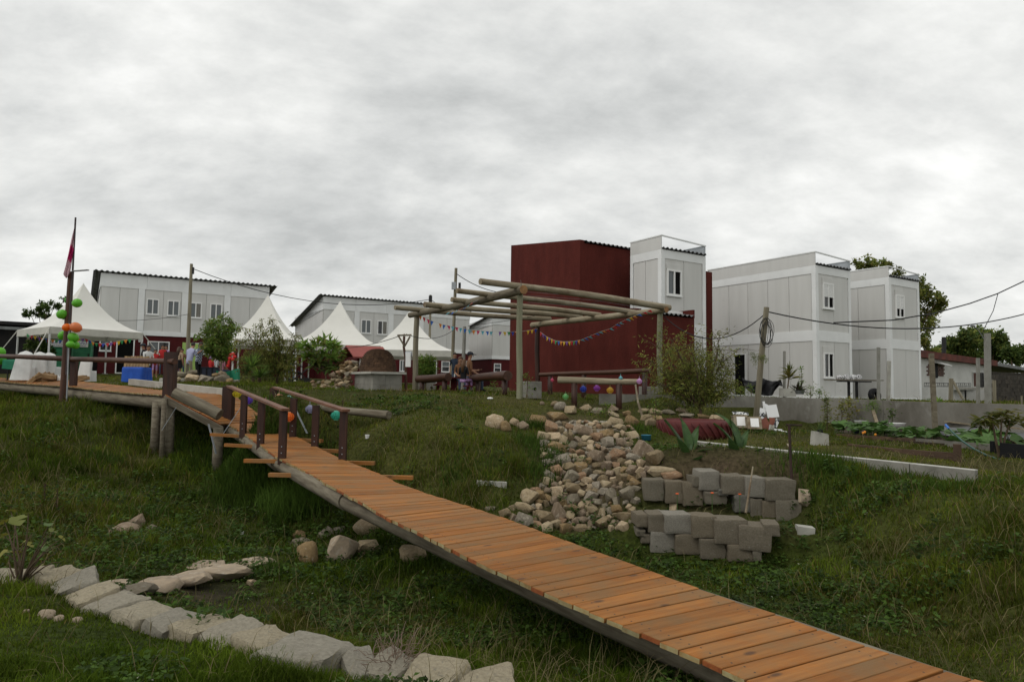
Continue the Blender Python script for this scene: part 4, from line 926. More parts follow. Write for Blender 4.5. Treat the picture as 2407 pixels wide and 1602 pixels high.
# granite border of the near lawn: each stone its own part of the border
border = thing('stone_border', 'curving border of pale rough granite blocks along the near lawn', 'stone border', tuple(G(500, 1480)))
bpath = [onz(x, y, z) for x, y, z in ((-40,1352,-2.13),(40,1352,-2.13),(110,1345,-2.10),(165,1352,-2.10),(205,1378,-2.1),(250,1402,-2.1),(305,1428,-2.1),(368,1450,-2.08),(440,1456,-2.06),(510,1470,-2.06),(585,1492,-2.05),(650,1508,-2.02),(800,1548,-2.0),(880,1552,-2.05),(960,1572,-2.05),(1080,1596,-2.02),(1210,1604,-2.03))]
for i in range(len(bpath) - 1):
    a, c = bpath[i], bpath[i + 1]; L_ = (c - a).length; hh = .13 + .04 * R.random() + (.04 if i == 11 else 0); wd = .185 + .04 * R.random() + (.06 if i == 11 else 0)
    place('stone', BORD[(i * 5 + 1) % 8], (a + c) / 2 + Vector((0, 0, -hh * .8 + .005)), L_ * .5, wd, hh * .9, (R.uniform(-.2, .2) + .12, R.uniform(-.14, .14), math.atan2((c - a).y, (c - a).x) + R.uniform(-.2, .2)), border, border_granite)
# flat slabs in the hollow
for i, (cx, cy, w, h, lab) in enumerate([(314,1388,104,54,'dark chipped slab at the left end of the flat stones'), (275,1376,60,34,'small pale slab left of the dark chipped one'), (372,1372,120,54,'flat tan slab next to the dark chipped one'), (440,1362,120,56,'flat tan slab in the middle of the flat stones'), (515,1345,150,60,'broad flat tan slab with a reddish stain'), (490,1330,90,34,'pale slab lying behind the broad tan slab'), (586,1322,120,34,'thin buff slab half buried in weeds')]):
    g = G(cx, cy + h * .35); sc = g.y / FP; c = at(cx, cy, g.y + .12)
    place('flat_stone', SLAB[i % 6], c, w * sc * .56, .30, h * sc * .42, (R.uniform(-.08, .08), R.uniform(-.1, .06), R.uniform(-.3, .5)), None, slab_stone if i else granite, label=lab, cat='stone', group='flat stones in the hollow')
for cx, cy, w, h, lab, lib, mm in [(799,1286,90,80,'large pink and tan boulder beside the bridge',BIGR,slab_stone),(726,1302,42,58,'tall grey-green boulder left of the pink boulder',RND,None),(767,1248,46,32,'tan boulder behind the pink boulder',BIGR,None),(798,1243,32,22,'small grey stone behind the pink boulder',BIGR,None),(866,1282,68,44,'mossy tan boulder close under the bridge',BIGR,None),(710,1276,54,22,'low pale stone in the weeds left of the boulders',RND,None),(697,1254,44,18,'flat tan stone sunk in the ground cover',BIGR,None),(866,1232,70,48,'dark round boulder in the shade of the bridge',RND,None),(968,1304,60,48,'dark boulder deep under the bridge',RND,None),
   (321,1224,40,40,'pale pointed stone standing in the weeds',BIGR,None),(291,1245,72,30,'low brown stone below the pointed pale one',RND,None),(356,1243,32,24,'small pinkish stone right of the pointed one',BIGR,None),(590,1368,26,18,'small pinkish stone at the end of the flat slabs',ROCK,None),(774,1334,34,18,'small stone by the mud edge',ROCK,None),
   (1166,990,44,36,'round tan boulder, leftmost on the bank',RND,None),(1187,1001,30,26,'dark grey cobble between the bank boulders',RND,None),(1210,990,28,24,'small reddish boulder on the bank',BIGR,None),(1228,998,32,24,'pale small boulder in the row on the bank',BIGR,None),(1262,985,46,34,'grey pointed boulder at the right of the row',BIGR,None),
   (1305,949,22,16,'pale cobble touching the lumpy cobble below the pergola',RND,None),(1318,954,30,22,'lumpy pale cobble below the pergola',RND,None),(1274,947,14,9,'small white stone on the bare path',RND,None)]:
    rock_px(cx, cy, w, h, lib, None, 'boulder', mm, label=lab, cat='boulder', group='loose boulders')
# yellowish clods on the near lawn
for cx, cy, w, h, lab in [(110,1443,36,24,'largest yellowish clod on the near lawn'),(138,1452,24,16,'crumbled yellowish clod right of the largest'),(182,1456,22,16,'small yellowish clod furthest right'),(62,1436,12,10,'tiny yellowish clod furthest left')]:
    rock_px(cx, cy, w, h, RND, None, 'clod', slab_stone, label=lab, cat='clod', group='clods on the lawn')

# ------------------------------------------------------------------ stone cascade running down the bank
casc = thing('stone_cascade', 'dry cascade of tumbled field stones down the grassy bank', 'stone cascade', tuple(G(1350, 1120)))
def c7(x, y): return 1100 + x / 3.733, 900 + y / 3.733
big = [(760,465,150,90),(765,550,190,75),(1015,410,180,120),(1225,430,145,95),(1340,385,140,65),(895,470,70,110),(1150,375,65,55),(895,375,75,65),(1440,450,110,75),(1350,520,115,100),(1120,630,165,125),(1510,575,230,170),(1630,650,190,130),(735,620,115,60),(700,690,115,80),(990,665,90,85),(1310,620,130,110),(1220,720,135,90),(1700,765,230,85),(1785,800,190,85),(1360,825,150,80),(1460,650,140,80),(1400,970,190,130),(770,1120,150,170),(490,1090,160,95),(490,1190,150,150),(670,1170,180,130),(1150,1030,120,55),(1090,1095,115,90),(1370,1165,180,85),(1500,1180,95,110),(330,1140,115,90),(190,1095,85,50),
 (785,285,160,95),(900,230,140,80),(1030,210,110,70),(1130,240,110,60),(1260,225,130,70),(1290,330,130,90),(1270,275,120,50),(1440,330,110,110),(1390,270,90,60),(1600,340,120,90),(1640,250,110,60),(1750,250,120,50),(1880,235,110,55),(1920,285,170,50),(1560,300,100,60),(1660,300,110,45),(2060,290,120,40),(2180,300,110,60),(1540,240,90,50)]
done = []; casc_ = casc
for x, y, w, h in big:
    cx, cy = c7(x, y); rock_px(cx, cy, w / 3.733, h / 3.733, BIGR, casc, sink=.15); done.append((cx, cy, (w + h) / 3.733 * .25))
casc_ = casc
def xr(y): return np.interp(y, [985, 1010, 1060, 1100, 1130, 1160, 1190, 1215, 1240], [1282, 1276, 1274, 1286, 1270, 1250, 1200, 1190, 1290]), np.interp(y, [985, 1010, 1060, 1100, 1130, 1160, 1190, 1240], [1482, 1492, 1515, 1530, 1500, 1495, 1495, 1480])
tries = 0; cnt = 0
while cnt < 230 and tries < 9000:
    tries += 1; cy = R.uniform(990, 1242); a, b = xr(cy); cx = R.uniform(a, b); w = R.choice((R.uniform(18, 30), R.uniform(26, 50))) if tries < 5000 else R.uniform(11, 22); h = w * R.uniform(.6, .85)
    if any((cx - x) ** 2 + ((cy - y) * 1.2) ** 2 < (r_ * .86 + w * .28) ** 2 for x, y, r_ in done): continue
    rock_px(cx, cy, w, h, ROCK if w < 22 else BIGR, casc, sink=.1); done.append((cx, cy, (w + h) / 4)); cnt += 1
# whitish mortar showing between the upper stones
mv = []; U_, V_ = 26, 18
def mfn(i, j):
    py = 985 + j * 92; a, b = xr(py); px = a + 4 + (b - a - 26) * i; g = G(px, py); return (g.x, g.y, g.z - .0 + .07 * mnoise.noise(Vector((g.x * 4, g.y * 4, 1))) - (.16 if i in (0, 1) or j in (0, 1) else 0))
MB().grid(mfn, U_, V_).obj('mortar_bed', mortar, casc, smooth=True)

casc_ = False
# ------------------------------------------------------------------ granite terrace walls
def c8(x, y): return 1480 + x / 3.563, 880 + y / 3.563
def block_wall(name, label, rects, d0, d1, x0, x1, base):
    t_ = thing(name, label, 'stone wall', tuple(at((x0 + x1) / 2, base, (d0 + d1) / 2)))
    for i, (a, b, c, e_) in enumerate(rects):
        (xa, ya), (xb, yb) = c8(a, c), c8(b, e_); cx, cy = (xa + xb) / 2, (ya + yb) / 2
        d = np.interp(cx, [x0, (x0 + x1) * .5, x1], [d0, (d0 + d1) / 2 - .05, d1]); sc = d / FP
        place('stone', BLK[i % 7], at(cx, cy, d + .2), (xb - xa) * sc * .485, .2, (yb - ya) * sc * .475, (R.uniform(-.03, .03), R.uniform(-.025, .025), R.uniform(-.05, .05) + (-.22 if cx > x1 - 50 else 0)), t_)
    return t_
block_wall('terrace_wall', 'lower terrace wall of squared granite blocks on the lawn', [(132,276,1145,1305),(272,495,1150,1312),(498,696,1163,1345),(690,960,1192,1402),(912,1172,1243,1447),(152,360,1297,1475),(360,556,1318,1485),(558,782,1348,1520),(790,1012,1400,1545),(1012,1085,1447,1535),(1110,1240,1230,1330),(35,130,1150,1255),(75,150,1310,1390),(40,110,1275,1330)], 9.9, 9.35, 1517, 1820, 1300)
block_wall('terrace_wall', 'upper terrace wall of squared granite blocks below the canna plants', [(104,276,863,1045),(280,432,878,1065),(425,590,893,1085),(556,726,792,958),(744,936,832,988),(938,1100,843,1018),(1105,1352,862,1048),(595,790,962,1070),(846,976,990,1135),(980,1077,1020,1195),(1080,1202,1038,1205),(1210,1412,1033,1215),(500,560,840,930),(720,800,945,1000)], 11.35, 10.75, 1509, 1880, 1215)
rock_px(1890, 1168, 38, 48, BIGR, None, 'boulder', slab_stone, label='pale split boulder at the right end of the upper terrace wall', cat='boulder', group='loose boulders')
rock_px(1583, 1190, 26, 24, BIGR, None, 'boulder', None, label='small grey stone on the planted terrace strip', cat='boulder', group='loose boulders')
# ------------------------------------------------------------------ pergola of round logs
def c4(x, y): return 920 + x / 3.272, 600 + y / 3.272
per = thing('pergola', 'open log pergola with five rafters in front of the red block', 'pergola', tuple(down(1262, 23)))
PF, PLf, PR, PB = down(1221, 18.4), down(975, 24.5), down(1551, 22.2), down(1264, 28)
def wpost(parent, g, px, pyt, r0, r1, m, name='post', lean=0.0, sink=.3):
    top = at(px, pyt, g.y + lean); n_ = 7
    pts = [Vector((g.x, g.y, g.z - sink)).lerp(top, t) + Vector((.012 * math.sin(t * 7), 0, 0)) for t in np.linspace(0, 1, n_)]
    return smooth_by_angle(MB().tube(pts, [r0 + (r1 - r0) * k / (n_ - 1) for k in range(n_)], 12).obj(name, m, parent))
wpost(per, PF, 1222, 690, .085, .08, log_green); wpost(per, PLf, 979.6, 742, .10, .095, pole_wood); wpost(per, PR, 1551, 733, .095, .09, log_green); 
tp_ = wpost(per, PB, 1263, 768, .10, .095, post_brown)
log('main_beam', None, at(964, 741, 24.9), at(1231, 682, 18.15), .10, .127, log_grey, parent=per, endm=log_end, wob=.02)
log('main_beam', None, at(1251, 765, 28.3), at(1567, 726.5, 21.85), .115, .105, log_pale, parent=per, endm=log_end, wob=.02)
for xa, ya, da, xb, yb, db, r0, r1 in ((1129,659.6,17.6,1573,721.6,22.1,.085,.11),(1074,681,19.1,1498,734.5,23.7,.075,.09),(1062,702,20.6,1410.5,740.6,25.1,.08,.095),(998,714.6,22,1366,745,26.6,.09,.1),(928.5,723.8,23.4,1293,751,28,.085,.1)):
    log('rafter', None, at(xa, ya, da), at(xb, yb, db), r0, r1, log_pale, parent=per, wob=.025)
# twisted tie wires
b = MB()
for px, py, d in ((1226, 672, 18.2), (1540, 716, 21.9)):
    for k in range(5): b.tube([at(px, py, d), at(px + R.uniform(-9, 9), py - R.uniform(4, 14), d)], .004, 4)
b.obj('tie_wire', zinc_dark, per)
b = MB()
for y0, y1 in ((690, 704), (698, 712), (706, 718), (714, 724)): b.tube([at(1240, y0 - 4, 19), at(1400, y0 + 8, 21), at(1500, y1 + 10, 22.5)], .004, 4)
b.obj('thin_wire', zinc_dark, per)

# ------------------------------------------------------------------ bunting
FC = [mat('pennant_' + n_, c, rough=.6, trans=.3) for n_, c in (('red', (.55, .03, .04)), ('blue', (.05, .16, .55)), ('cyan', (.14, .48, .58)), ('orange', (.72, .26, .04)), ('yellow', (.75, .5, .04)), ('purple', (.25, .12, .42)), ('green', (.04, .28, .09)), ('crimson', (.6, .04, .12)), ('navy', (.03, .06, .35)))]
IX = dict(r=0, b=1, c=2, o=3, y=4, p=5, g=6, m=7, n=8)
cord_m = mat('cord', (.5, .48, .42), rough=.8)
def bunting(label, pts, cols, w=.15, h=.19, twist=0.0, group='bunting strings'):
    t_ = thing('bunting', label, 'bunting', tuple(pts[0]), group=group)
    MB().tube(pts, .005, 4).obj('string', cord_m, t_)
    seg = np.concatenate([[0], np.cumsum([(pts[i + 1] - pts[i]).length for i in range(len(pts) - 1)])])
    P_ = lambda s: Vector([np.interp(s, seg, [p[i] for p in pts]) for i in range(3)])
    n_ = len(cols)
    for k, c in enumerate(cols):
        if c == '_': continue
        s = seg[-1] * (k + .5) / n_; a, e_ = P_(s - w / 2), P_(s + w / 2); dn = Vector((R.uniform(-.2, .2) + twist * .9, R.uniform(-.25, .25), -1 + abs(twist) * .75)).normalized()
        mid_ = (a + e_) / 2 + dn * h; bow = Vector((R.uniform(-.02, .02), R.uniform(-.03, .03), 0))
        b = MB(); b.add([a, e_, (a + mid_) / 2 + bow, (e_ + mid_) / 2 + bow, mid_], [(0, 1, 3, 2), (2, 3, 4)])
        b.obj('pennant', FC[IX[c]], t_, smooth=True)
    return t_
cc = lambda L_, d0, d1: [at(*c4(x, y), d0 + (d1 - d0) * i / (len(L_) - 1)) for i, (x, y) in enumerate(L_)]
bunting('bunting string from the left pergola post to the back post', cc([(205,455),(300,500),(400,533),(500,552),(620,575),(760,585),(900,588),(1010,583),(1125,565)], 24.3, 27.8), 'ormb_obmcmcbcomcbc_pygno__yyn', .15, .18)
bunting('bunting string sagging from the back post to the red wall', cc([(1145,588),(1200,628),(1260,655),(1330,664),(1400,660),(1450,650)], 27.7, 26), 'rpnypyrgboypyrgno', .14, .18)
bunting('twisted bunting string rising to the right pergola post', cc([(1450,652),(1530,620),(1600,588),(1680,565),(1740,525),(1810,490),(1880,460),(2000,415)], 26, 21.9), 'cbcrbcorcrbcrcyobrr', .17, .16, twist=.8)
bunting('bunting string wound around the left pergola beam', cc([(430,440),(480,435),(540,410),(580,395),(620,365),(670,340)], 22.0, 20.0), 'cbcrbcrb', .16, .16, twist=-.7)

# ------------------------------------------------------------------ log benches, concrete cubes, picnic table
def bench_log(label, xa, ya, da, xb, yb, db, r0, r1, m, sup, sm=None, sr=.09):
    t_ = thing('log_bench', label, 'log bench', tuple(down((xa + xb) / 2, (da + db) / 2)), group='log benches')
    log('seat_log', None, at(xa, ya, da), at(xb, yb, db), r0, r1, m, parent=t_, endm=(log_end if m is log_pale else m))
    for px, fr_ in sup:
        d = da + (db - da) * fr_; g = down(px, d); zt = ya + (yb - ya) * fr_; z_ = at(px, zt, d).z - (r0 + r1) / 2 * .8
        MB().tube([(g.x, g.y, g.z - .2), (g.x, g.y, z_)], sr, 10).obj('support', sm or post_brown, t_, smooth=True)
bench_log('short thick brown log bench left of the picnic table', 983, 891, 24.2, 1054, 886.5, 22.6, .135, .14, log_brown, ((992, .15), (1045, .88)))
bench_log('short thick reddish log bench beside the front pergola post', 1108, 888, 23, 1194, 882, 20, .12, .145, log_brown, ((1124, .15), (1186, .9)))
bench_log('long thin dark log bench along the red wall', 1268, 881, 23.2, 1528, 870, 21.6, .065, .08, log_brown, ((1293, .1), (1372, .4), (1515, .95)), sr=.085)
bench_log('pale peeled log bench nearest the rocks', 1312, 893, 19.2, 1500, 897, 18.6, .095, .08, log_pale, ((1350, .2), (1455, .76)), sm=post_brown, sr=.085)
def cube(label, px, py0, py1, w, d, yaw, hole=True):
    p = at(px, (py0 + py1) / 2, d); h = (py1 - py0) * d / FP; c, s = math.cos(yaw), math.sin(yaw)
    t_ = thing('concrete_cube', label, 'concrete block', (p.x, p.y + w / 2, p.z - h / 2), yaw, 'concrete cubes under the pergola')
    o = MB().box(-w / 2, w / 2, -w / 2, w / 2, -.05, h).obj('block', concrete, t_, world=False); md = o.modifiers.new('b', 'BEVEL'); md.width = .015; md.segments = 2
    if hole:
        b = MB(); b.lathe([(.045, 0), (.045, .006), (.03, .008), (.028, -.0)], 12); h_ = b.obj('pipe_hole', void_black, t_, world=False); h_.location = (.02, -w / 2 - .001, h * .52); h_.rotation_euler = (math.pi / 2, 0, 0)
cube('concrete cube with a pipe hole beside the front pergola post', 1250, 896, 932, .46, 19.5, .32)
cube('concrete cube behind the left log bench', 1012, 897, 925, .33, 24.6, .1)
cube('narrow concrete cube beside the left pergola post', 987, 898, 926, .3, 25.2, .2, False)
cube('concrete cube at the right pergola post behind the beam', 1532, 908, 930, .6, 22.6, .1, False)
pt = thing('picnic_table', 'small red-brown picnic table with two stools between the log benches', 'picnic table', tuple(down(1080, 23.5)))
g = down(1072, 23.3); zt = at(1075, 886, 23.3).z
MB().box(g.x - .42, g.x + .42, g.y - .3, g.y + .3, zt - .05, zt).obj('table_top', red_paint, pt); MB().box(g.x - .18, g.x + .02, g.y - .08, g.y + .08, g.z - .1, zt - .053).obj('leg', red_paint, pt)
for px, pz, d in ((1100, 905.5, 22.4), (1030, 903, 24.3)):
    q = at(px, pz, d); gg = down(px, d); MB().box(q.x - .16, q.x + .16, q.y - .14, q.y + .14, q.z - .04, q.z).obj('stool_top', red_paint, pt); MB().box(q.x - .05, q.x + .05, q.y - .05, q.y + .05, gg.z - .1, q.z - .043).obj('stool_leg', red_paint, pt)

# ------------------------------------------------------------------ paper lanterns
def lantern(label, px, py, d, w, col, group, hang=.12):
    """pleated paper lantern: curved strips between two rings"""
    p = at(px, py, d); t_ = thing('paper_lantern', label, 'lantern', (p.x, p.y, p.z), group=group)
    m = mat('paper_' + label.split()[0] + str(px), col, rough=.7, trans=.4); b = MB(); n_ = 14; h = w * .75
    for k in range(n_):
        a0 = 2 * math.pi * k / n_; a1 = a0 + 2 * math.pi / n_ * .72
        prof = [(.35, .5), (.8, .32), (1.0, 0.02), (.82, -.3), (.42, -.5)]
        for i in range(4):
            (r0, z0), (r1, z1) = prof[i], prof[i + 1]
            b.add([(r0 * w / 2 * math.cos(a), r0 * w / 2 * math.sin(a), z0 * h) for a in (a0, a1)] + [(r1 * w / 2 * math.cos(a), r1 * w / 2 * math.sin(a), z1 * h) for a in (a1, a0)], [(0, 1, 2, 3)])
    b.obj('pleated_shade', m, t_, world=False, smooth=False)
    b = MB()
    for zz, r_ in ((.5, .36), (-.5, .42)): b.lathe([(r_ * w / 2, zz * h - .012), (r_ * w / 2 + .004, zz * h), (r_ * w / 2, zz * h + .012)], 14, cap=False)
    b.tube([(0, 0, h * .5), (0, 0, h * .5 + hang)], .003, 4); b.lathe([(.30 * w / 2, -h * .45), (.34 * w / 2, 0), (.30 * w / 2, h * .45)], 10)
    b.obj('paper_tube', mat('paper_inner' + str(px), tuple(min(.85, c * 1.25 + .18) for c in col), rough=.7, trans=.4), t_, world=False)
gl = 'paper lanterns on the bridge rails'
for lab, px, py, d, w, c in (('yellow paper lantern beside the first left bridge post', 557, 925, 18.0, .24, (.72, .6, .03)), ('violet paper lantern between the left rail posts', 583, 940, 17.2, .24, (.16, .07, .5)), ('pink paper lantern behind the second left rail post', 624, 953, 16.9, .24, (.75, .16, .45)), ('orange paper lantern behind the last left rail post', 678, 979, 15.4, .26, (.85, .2, .03)),
   ('peach paper lantern beside the first right bridge post', 656, 933, 17.6, .22, (.72, .36, .22)), ('mint paper lantern beside the peach one', 679, 938, 17.4, .22, (.3, .62, .5)), ('lavender grey paper lantern in the middle of the right rail', 728, 961, 16.3, .22, (.4, .4, .56)), ('teal green paper lantern under the end of the right rail', 790, 976, 15.2, .24, (.05, .42, .3))):
    lantern(lab, px, py, d, w, c, gl)
gl = 'paper lanterns under the log bench'
for lab, px, py, d, w, c in (('blue paper lantern under the pale log bench', 1371, 914, 19.3, .2, (.05, .09, .5)), ('purple paper lantern under the pale log bench', 1403, 912, 19.3, .2, (.32, .07, .4)), ('amber paper lantern under the pale log bench', 1434, 917, 19.1, .2, (.75, .45, .06)), ('green paper lantern fallen on the grass below the pergola', 1329.5, 932, 19, .18, (.2, .5, .18)), ('small pinkish red paper lantern at the long dark bench', 1298, 893, 21.5, .12, (.7, .1, .2)), ('lilac paper lantern on the end of the pale log', 1503, 895.5, 18.4, .16, (.62, .35, .62)), ('small cyan paper lantern on top of the pale log', 1459, 888, 18.7, .11, (.2, .5, .55))):
    lantern(lab, px, py, d, w, c, gl, .08)

# ------------------------------------------------------------------ flagpole with balloons
fp = thing('flagpole', 'timber flagpole with a pink and white flag at the deck', 'flagpole', tuple(down(150, 21.3)))
g = down(150, 21.3); top = at(167, 638, 21.3)
log('post', None, (g.x, g.y, g.z - .3), top, .11, .085, log_brown, parent=fp)
b = MB(); q0 = at(160, 800, 21.2); b.tube([at(156, 880, 21.15), q0, at(171, 630, 21.2), at(177.5, 511, 21.2)], [.03, .03, .03, .026], 8); b.obj('mast', mat('mast_dark', (.05, .035, .035), rough=.5), fp)
b = MB(); b.tube([at(158, 905, 21.13), at(155.5, 955, 21.13)], .02, 6); b.tube([at(163, 760, 21.13), at(158, 905, 21.13)], .02, 6); b.obj('conduit', zinc, fp)
b = MB(); q = at(171, 637, 21.2); b.beam(q, at(207, 634.5, 21.0), .08, .03); b.obj('lamp_arm', zinc_dark, fp)
def flag_fn(i, j):
    xl = np.interp(j, [0, .25, .5, .75, .93, 1], [174.5, 167, 161, 154, 148, 156]); xr_ = np.interp(j, [0, .25, .5, .75, .93, 1], [176.5, 174, 172, 168, 165, 160]); y = 534 + j * 120
    return at(xl + (xr_ - xl) * i, y - 5 * i, 21.2 + .10 * math.sin(i * 9 + j * 5) + .05 * math.sin(j * 11))
b = MB(); b.grid(flag_fn, 8, 24)
fo = b.obj('flag', mat('flag_cloth', (1, 1, 1), rough=.75, attr=True, trans=.35), fp, smooth=True)
a = fo.data.color_attributes.new('col', 'FLOAT_COLOR', 'POINT')
for k, v in enumerate(fo.data.vertices):
    j = (k // 9) / 24; i = (k % 9) / 8; pk = (.55, .03, .16, 1); wh = (.62, .42, .46, 1); a.data[k].color = pk if (.33 + .1 * i < j < .74 - .12 * (1 - i)) or (j < .3 and i < .12) else wh
lime = mat('balloon_lime', (.17, .55, .05), rough=.25, trans=.35); lime_d = mat('balloon_green', (.10, .42, .05), rough=.25, trans=.35); orng = mat('balloon_orange', (.85, .20, .02), rough=.25, trans=.35); orng_p = mat('balloon_peach', (.80, .27, .10), rough=.25, trans=.35)
bp = MB(); bp.ball((0, 0, 0), 1, 14, 10, (1, 1, 1.0)); bp.lathe([(.02, -1.16), (.10, -1.12), (.05, -1.02), (.10, -.97)], 8)
bal_me = None
for lab, px, py, r_, d, m, rx in (('upper lime balloon right of the flagpole', 181, 712, 10.5, 21.0, lime, 1.3), ('small green balloon half hidden behind the flagpole top', 158, 706, 6.5, 21.5, lime_d, 0), ('round lime balloon left of the flagpole', 145, 738, 11, 21.2, lime, 1.0), ('lime balloon below it touching the flagpole', 151, 742, 8, 21.5, lime_d, .4), ('bright orange balloon left of the flagpole', 156, 769, 9, 21.0, orng, 1.2), ('larger peach orange balloon right of the flagpole', 178, 769, 12, 21.0, orng_p, -1.2),
   ('lime balloon behind the flagpole, left of the lower pair', 147, 788, 10, 21.5, lime, .8), ('lime balloon right of the flagpole below the orange ones', 172, 792, 11, 21.1, lime, -1), ('bright lime balloon in front of the flagpole', 165, 809, 8.5, 20.95, lime, 1.4), ('yellowish lime balloon lowest right of the flagpole', 176, 810, 9.5, 21.2, lime, -1.1), ('lime balloon above the rail at the left edge', 2, 827, 10, 26.7, lime, 0), ('green balloon below the rail at the left edge', 3, 846, 10, 26.8, lime_d, .5)):
    p = at(px, py, d); s = r_ * d / FP
    t_ = bp.obj('balloon', m, None, label=lab, cat='balloon', group='balloons') if bal_me is None else None
    if t_ is None:
        t_ = bpy.data.objects.new('balloon', bal_me); COL.objects.link(t_); t_.material_slots[0].link = 'OBJECT'; t_.material_slots[0].material = m; tag(t_, lab, 'balloon', 'balloons')
    else:
        bal_me = t_.data; me_z = 1.16
        for v in bal_me.vertices: v.co.z -= 1.16
        bal_me.polygons.foreach_set('use_smooth', [True] * len(bal_me.polygons)); t_.material_slots[0].link = 'OBJECT'; t_.material_slots[0].material = m
    t_.location = p; t_.scale = (s, s, s * 1.12); t_.rotation_euler = (.2, rx, 0)
# ------------------------------------------------------------------ peaked tents
def tent(label, cx, cy, side, yaw, ze, zp, legs=True, guys=()):
    g = gz(cx, cy); t_ = thing('tent', label, 'tent', (cx, cy, g), yaw, 'white peaked tents'); z0 = ze - g; z1 = zp - g; h = side / 2
    b = MB(); n_ = 14
    def edge(k):   # four canopy faces, concave towards the peak
        c = [(-h, -h), (h, -h), (h, h), (-h, h)]; (x0, y0), (x1, y1) = c[k], c[(k + 1) % 4]
        def fn(i, j):
            x = x0 + (x1 - x0) * i; y = y0 + (y1 - y0) * i; r_ = 1 - j; sag = .10 * math.sin(math.pi * i) * r_ * (1 - r_) * 4 * .6
            return (x * r_, y * r_, z0 + (z1 - z0) * (.28 * j + .72 * j ** 2.3) - sag * .3)
        b.grid(fn, 10, n_)
    for k in range(4): edge(k)
    b.obj('canopy', canvas, t_, world=False, smooth=True)
    v = MB()
    c = [(-h, -h), (h, -h), (h, h), (-h, h)]
    for k in range(4):
        (x0, y0), (x1, y1) = c[k], c[(k + 1) % 4]; v = MB()
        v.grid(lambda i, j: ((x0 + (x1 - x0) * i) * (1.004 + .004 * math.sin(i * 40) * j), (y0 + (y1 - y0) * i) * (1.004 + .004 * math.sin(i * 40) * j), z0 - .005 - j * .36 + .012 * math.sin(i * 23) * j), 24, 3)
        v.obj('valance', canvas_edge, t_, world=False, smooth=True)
    for x, y in c:
        p = MB(); gg = gz(cx + x * math.cos(yaw) - y * math.sin(yaw), cy + x * math.sin(yaw) + y * math.cos(yaw)) - g
        p.box(x * .985 - .035, x * .985 + .035, y * .985 - .035, y * .985 + .035, gg - .05, z0 - .01); p.box(x * .985 - .12, x * .985 + .12, y * .985 - .12, y * .985 + .12, gg, gg + .02)
        p.obj('leg', metal_white, t_, world=False)
    for (x, y, ex, ey) in guys:
        p = MB(); p.tube([(x * h, y * h, z0 - .05), (ex, ey, .05)], .025, 5); p.obj('guy_strap', canvas_edge, t_, world=False)
    return t_
tent('white peaked tent at the far left over the covered chairs', -23.75, 37.5, 4.55, .92, 2.72, 5.4, guys=((-1, -1, -3.6, -3.4), (1, -1, 3.9, -2.9), (-1, 1, -3.4, 3.2)))
q = ray(626, 800); tent('white peaked tent mostly hidden behind the drooping tree', q[0] * 40.2, 40.2, 4.3, .12, 2.45, 5.25)
q = ray(797, 800); tent('white peaked tent in the middle, tallest of the joined pair', q[0] * 41.6, 41.6, 5.3, .13, 2.25, 5.1)
q = ray(961, 800); tent('white peaked tent on the right of the joined pair', q[0] * 42.2, 42.2, 5.6, .12, 2.03, 4.62)
# bunting under the first tent
bunting('bunting string under the eave of the left tent', [at(x, y, 35.4) for x, y in ((125,770),(131,775),(138,781))], 'pbn', .18, .2, group='bunting strings')
bunting('long bunting string hanging inside the left tent', [at(x, y, 36.0) for x, y in ((62,784),(80,788),(95,793),(112,796),(140,799),(170,797),(200,795),(225,806),(245,807),(265,804),(290,799),(308,796))], 'grypobrogb_oyboprnogrnrprygog', .2, .22, group='bunting strings')

# ------------------------------------------------------------------ portable toilets
toilet_g = mat('toilet_green', (.045, .26, .13), (.03, .19, .10), scale=3, rough=.45); toilet_r = mat('toilet_roof', (.10, .33, .20), rough=.5)
def toilet(label, px, d, yaw):
    g = down(px, d); t_ = thing('portable_toilet', label, 'portable toilet', tuple(g), yaw, 'portable toilets')
    MB().box(-.55, .55, -.55, .55, 0, .12).obj('base', toilet_g, t_, world=False)
    MB().box(-.52, .52, -.52, .52, .12, 2.02).obj('cabin', toilet_g, t_, world=False)
    for k in range(5):
        z = .3 + k * .3; MB().box(-.42, .42, -.545, -.522, z, z + .2).obj('moulded_panel', toilet_g, t_, world=False)
    for x in (-.5, .43): MB().box(x, x + .07, -.56, -.523, .14, 2.0).obj('corner_rib', toilet_r, t_, world=False)
    b = MB(); b.hexa([(-.56, -.58, 2.02), (.56, -.58, 2.02), (.56, .56, 2.02), (-.56, .56, 2.02), (-.48, -.5, 2.26), (.48, -.5, 2.26), (.48, .5, 2.26), (-.48, .5, 2.26)]); b.obj('roof', toilet_r, t_, world=False)
    s = MB().box(-.36, .3, -.565, -.548, 1.55, 1.9).obj('sign', pvc_white, t_, world=False)
    text('sign_text', 'BAÑO', .2, mat('sign_blue', (.03, .05, .3), rough=.5) if 'sign_blue' not in MT else MT['sign_blue'], s, (-.03, -.567, 1.78), (math.pi / 2, 0, 0))
    text('sign_text', 'QUIMICO', .1, MT['sign_blue'], s, (-.03, -.567, 1.62), (math.pi / 2, 0, 0))
    MB().box(.30, .36, -.60, -.548, 1.0, 1.16).obj('door_handle', black_metal, t_, world=False)
toilet('green portable toilet on the left under the tent', 134, 39.6, .5); toilet('green portable toilet on the right under the tent', 190, 40.6, .5)

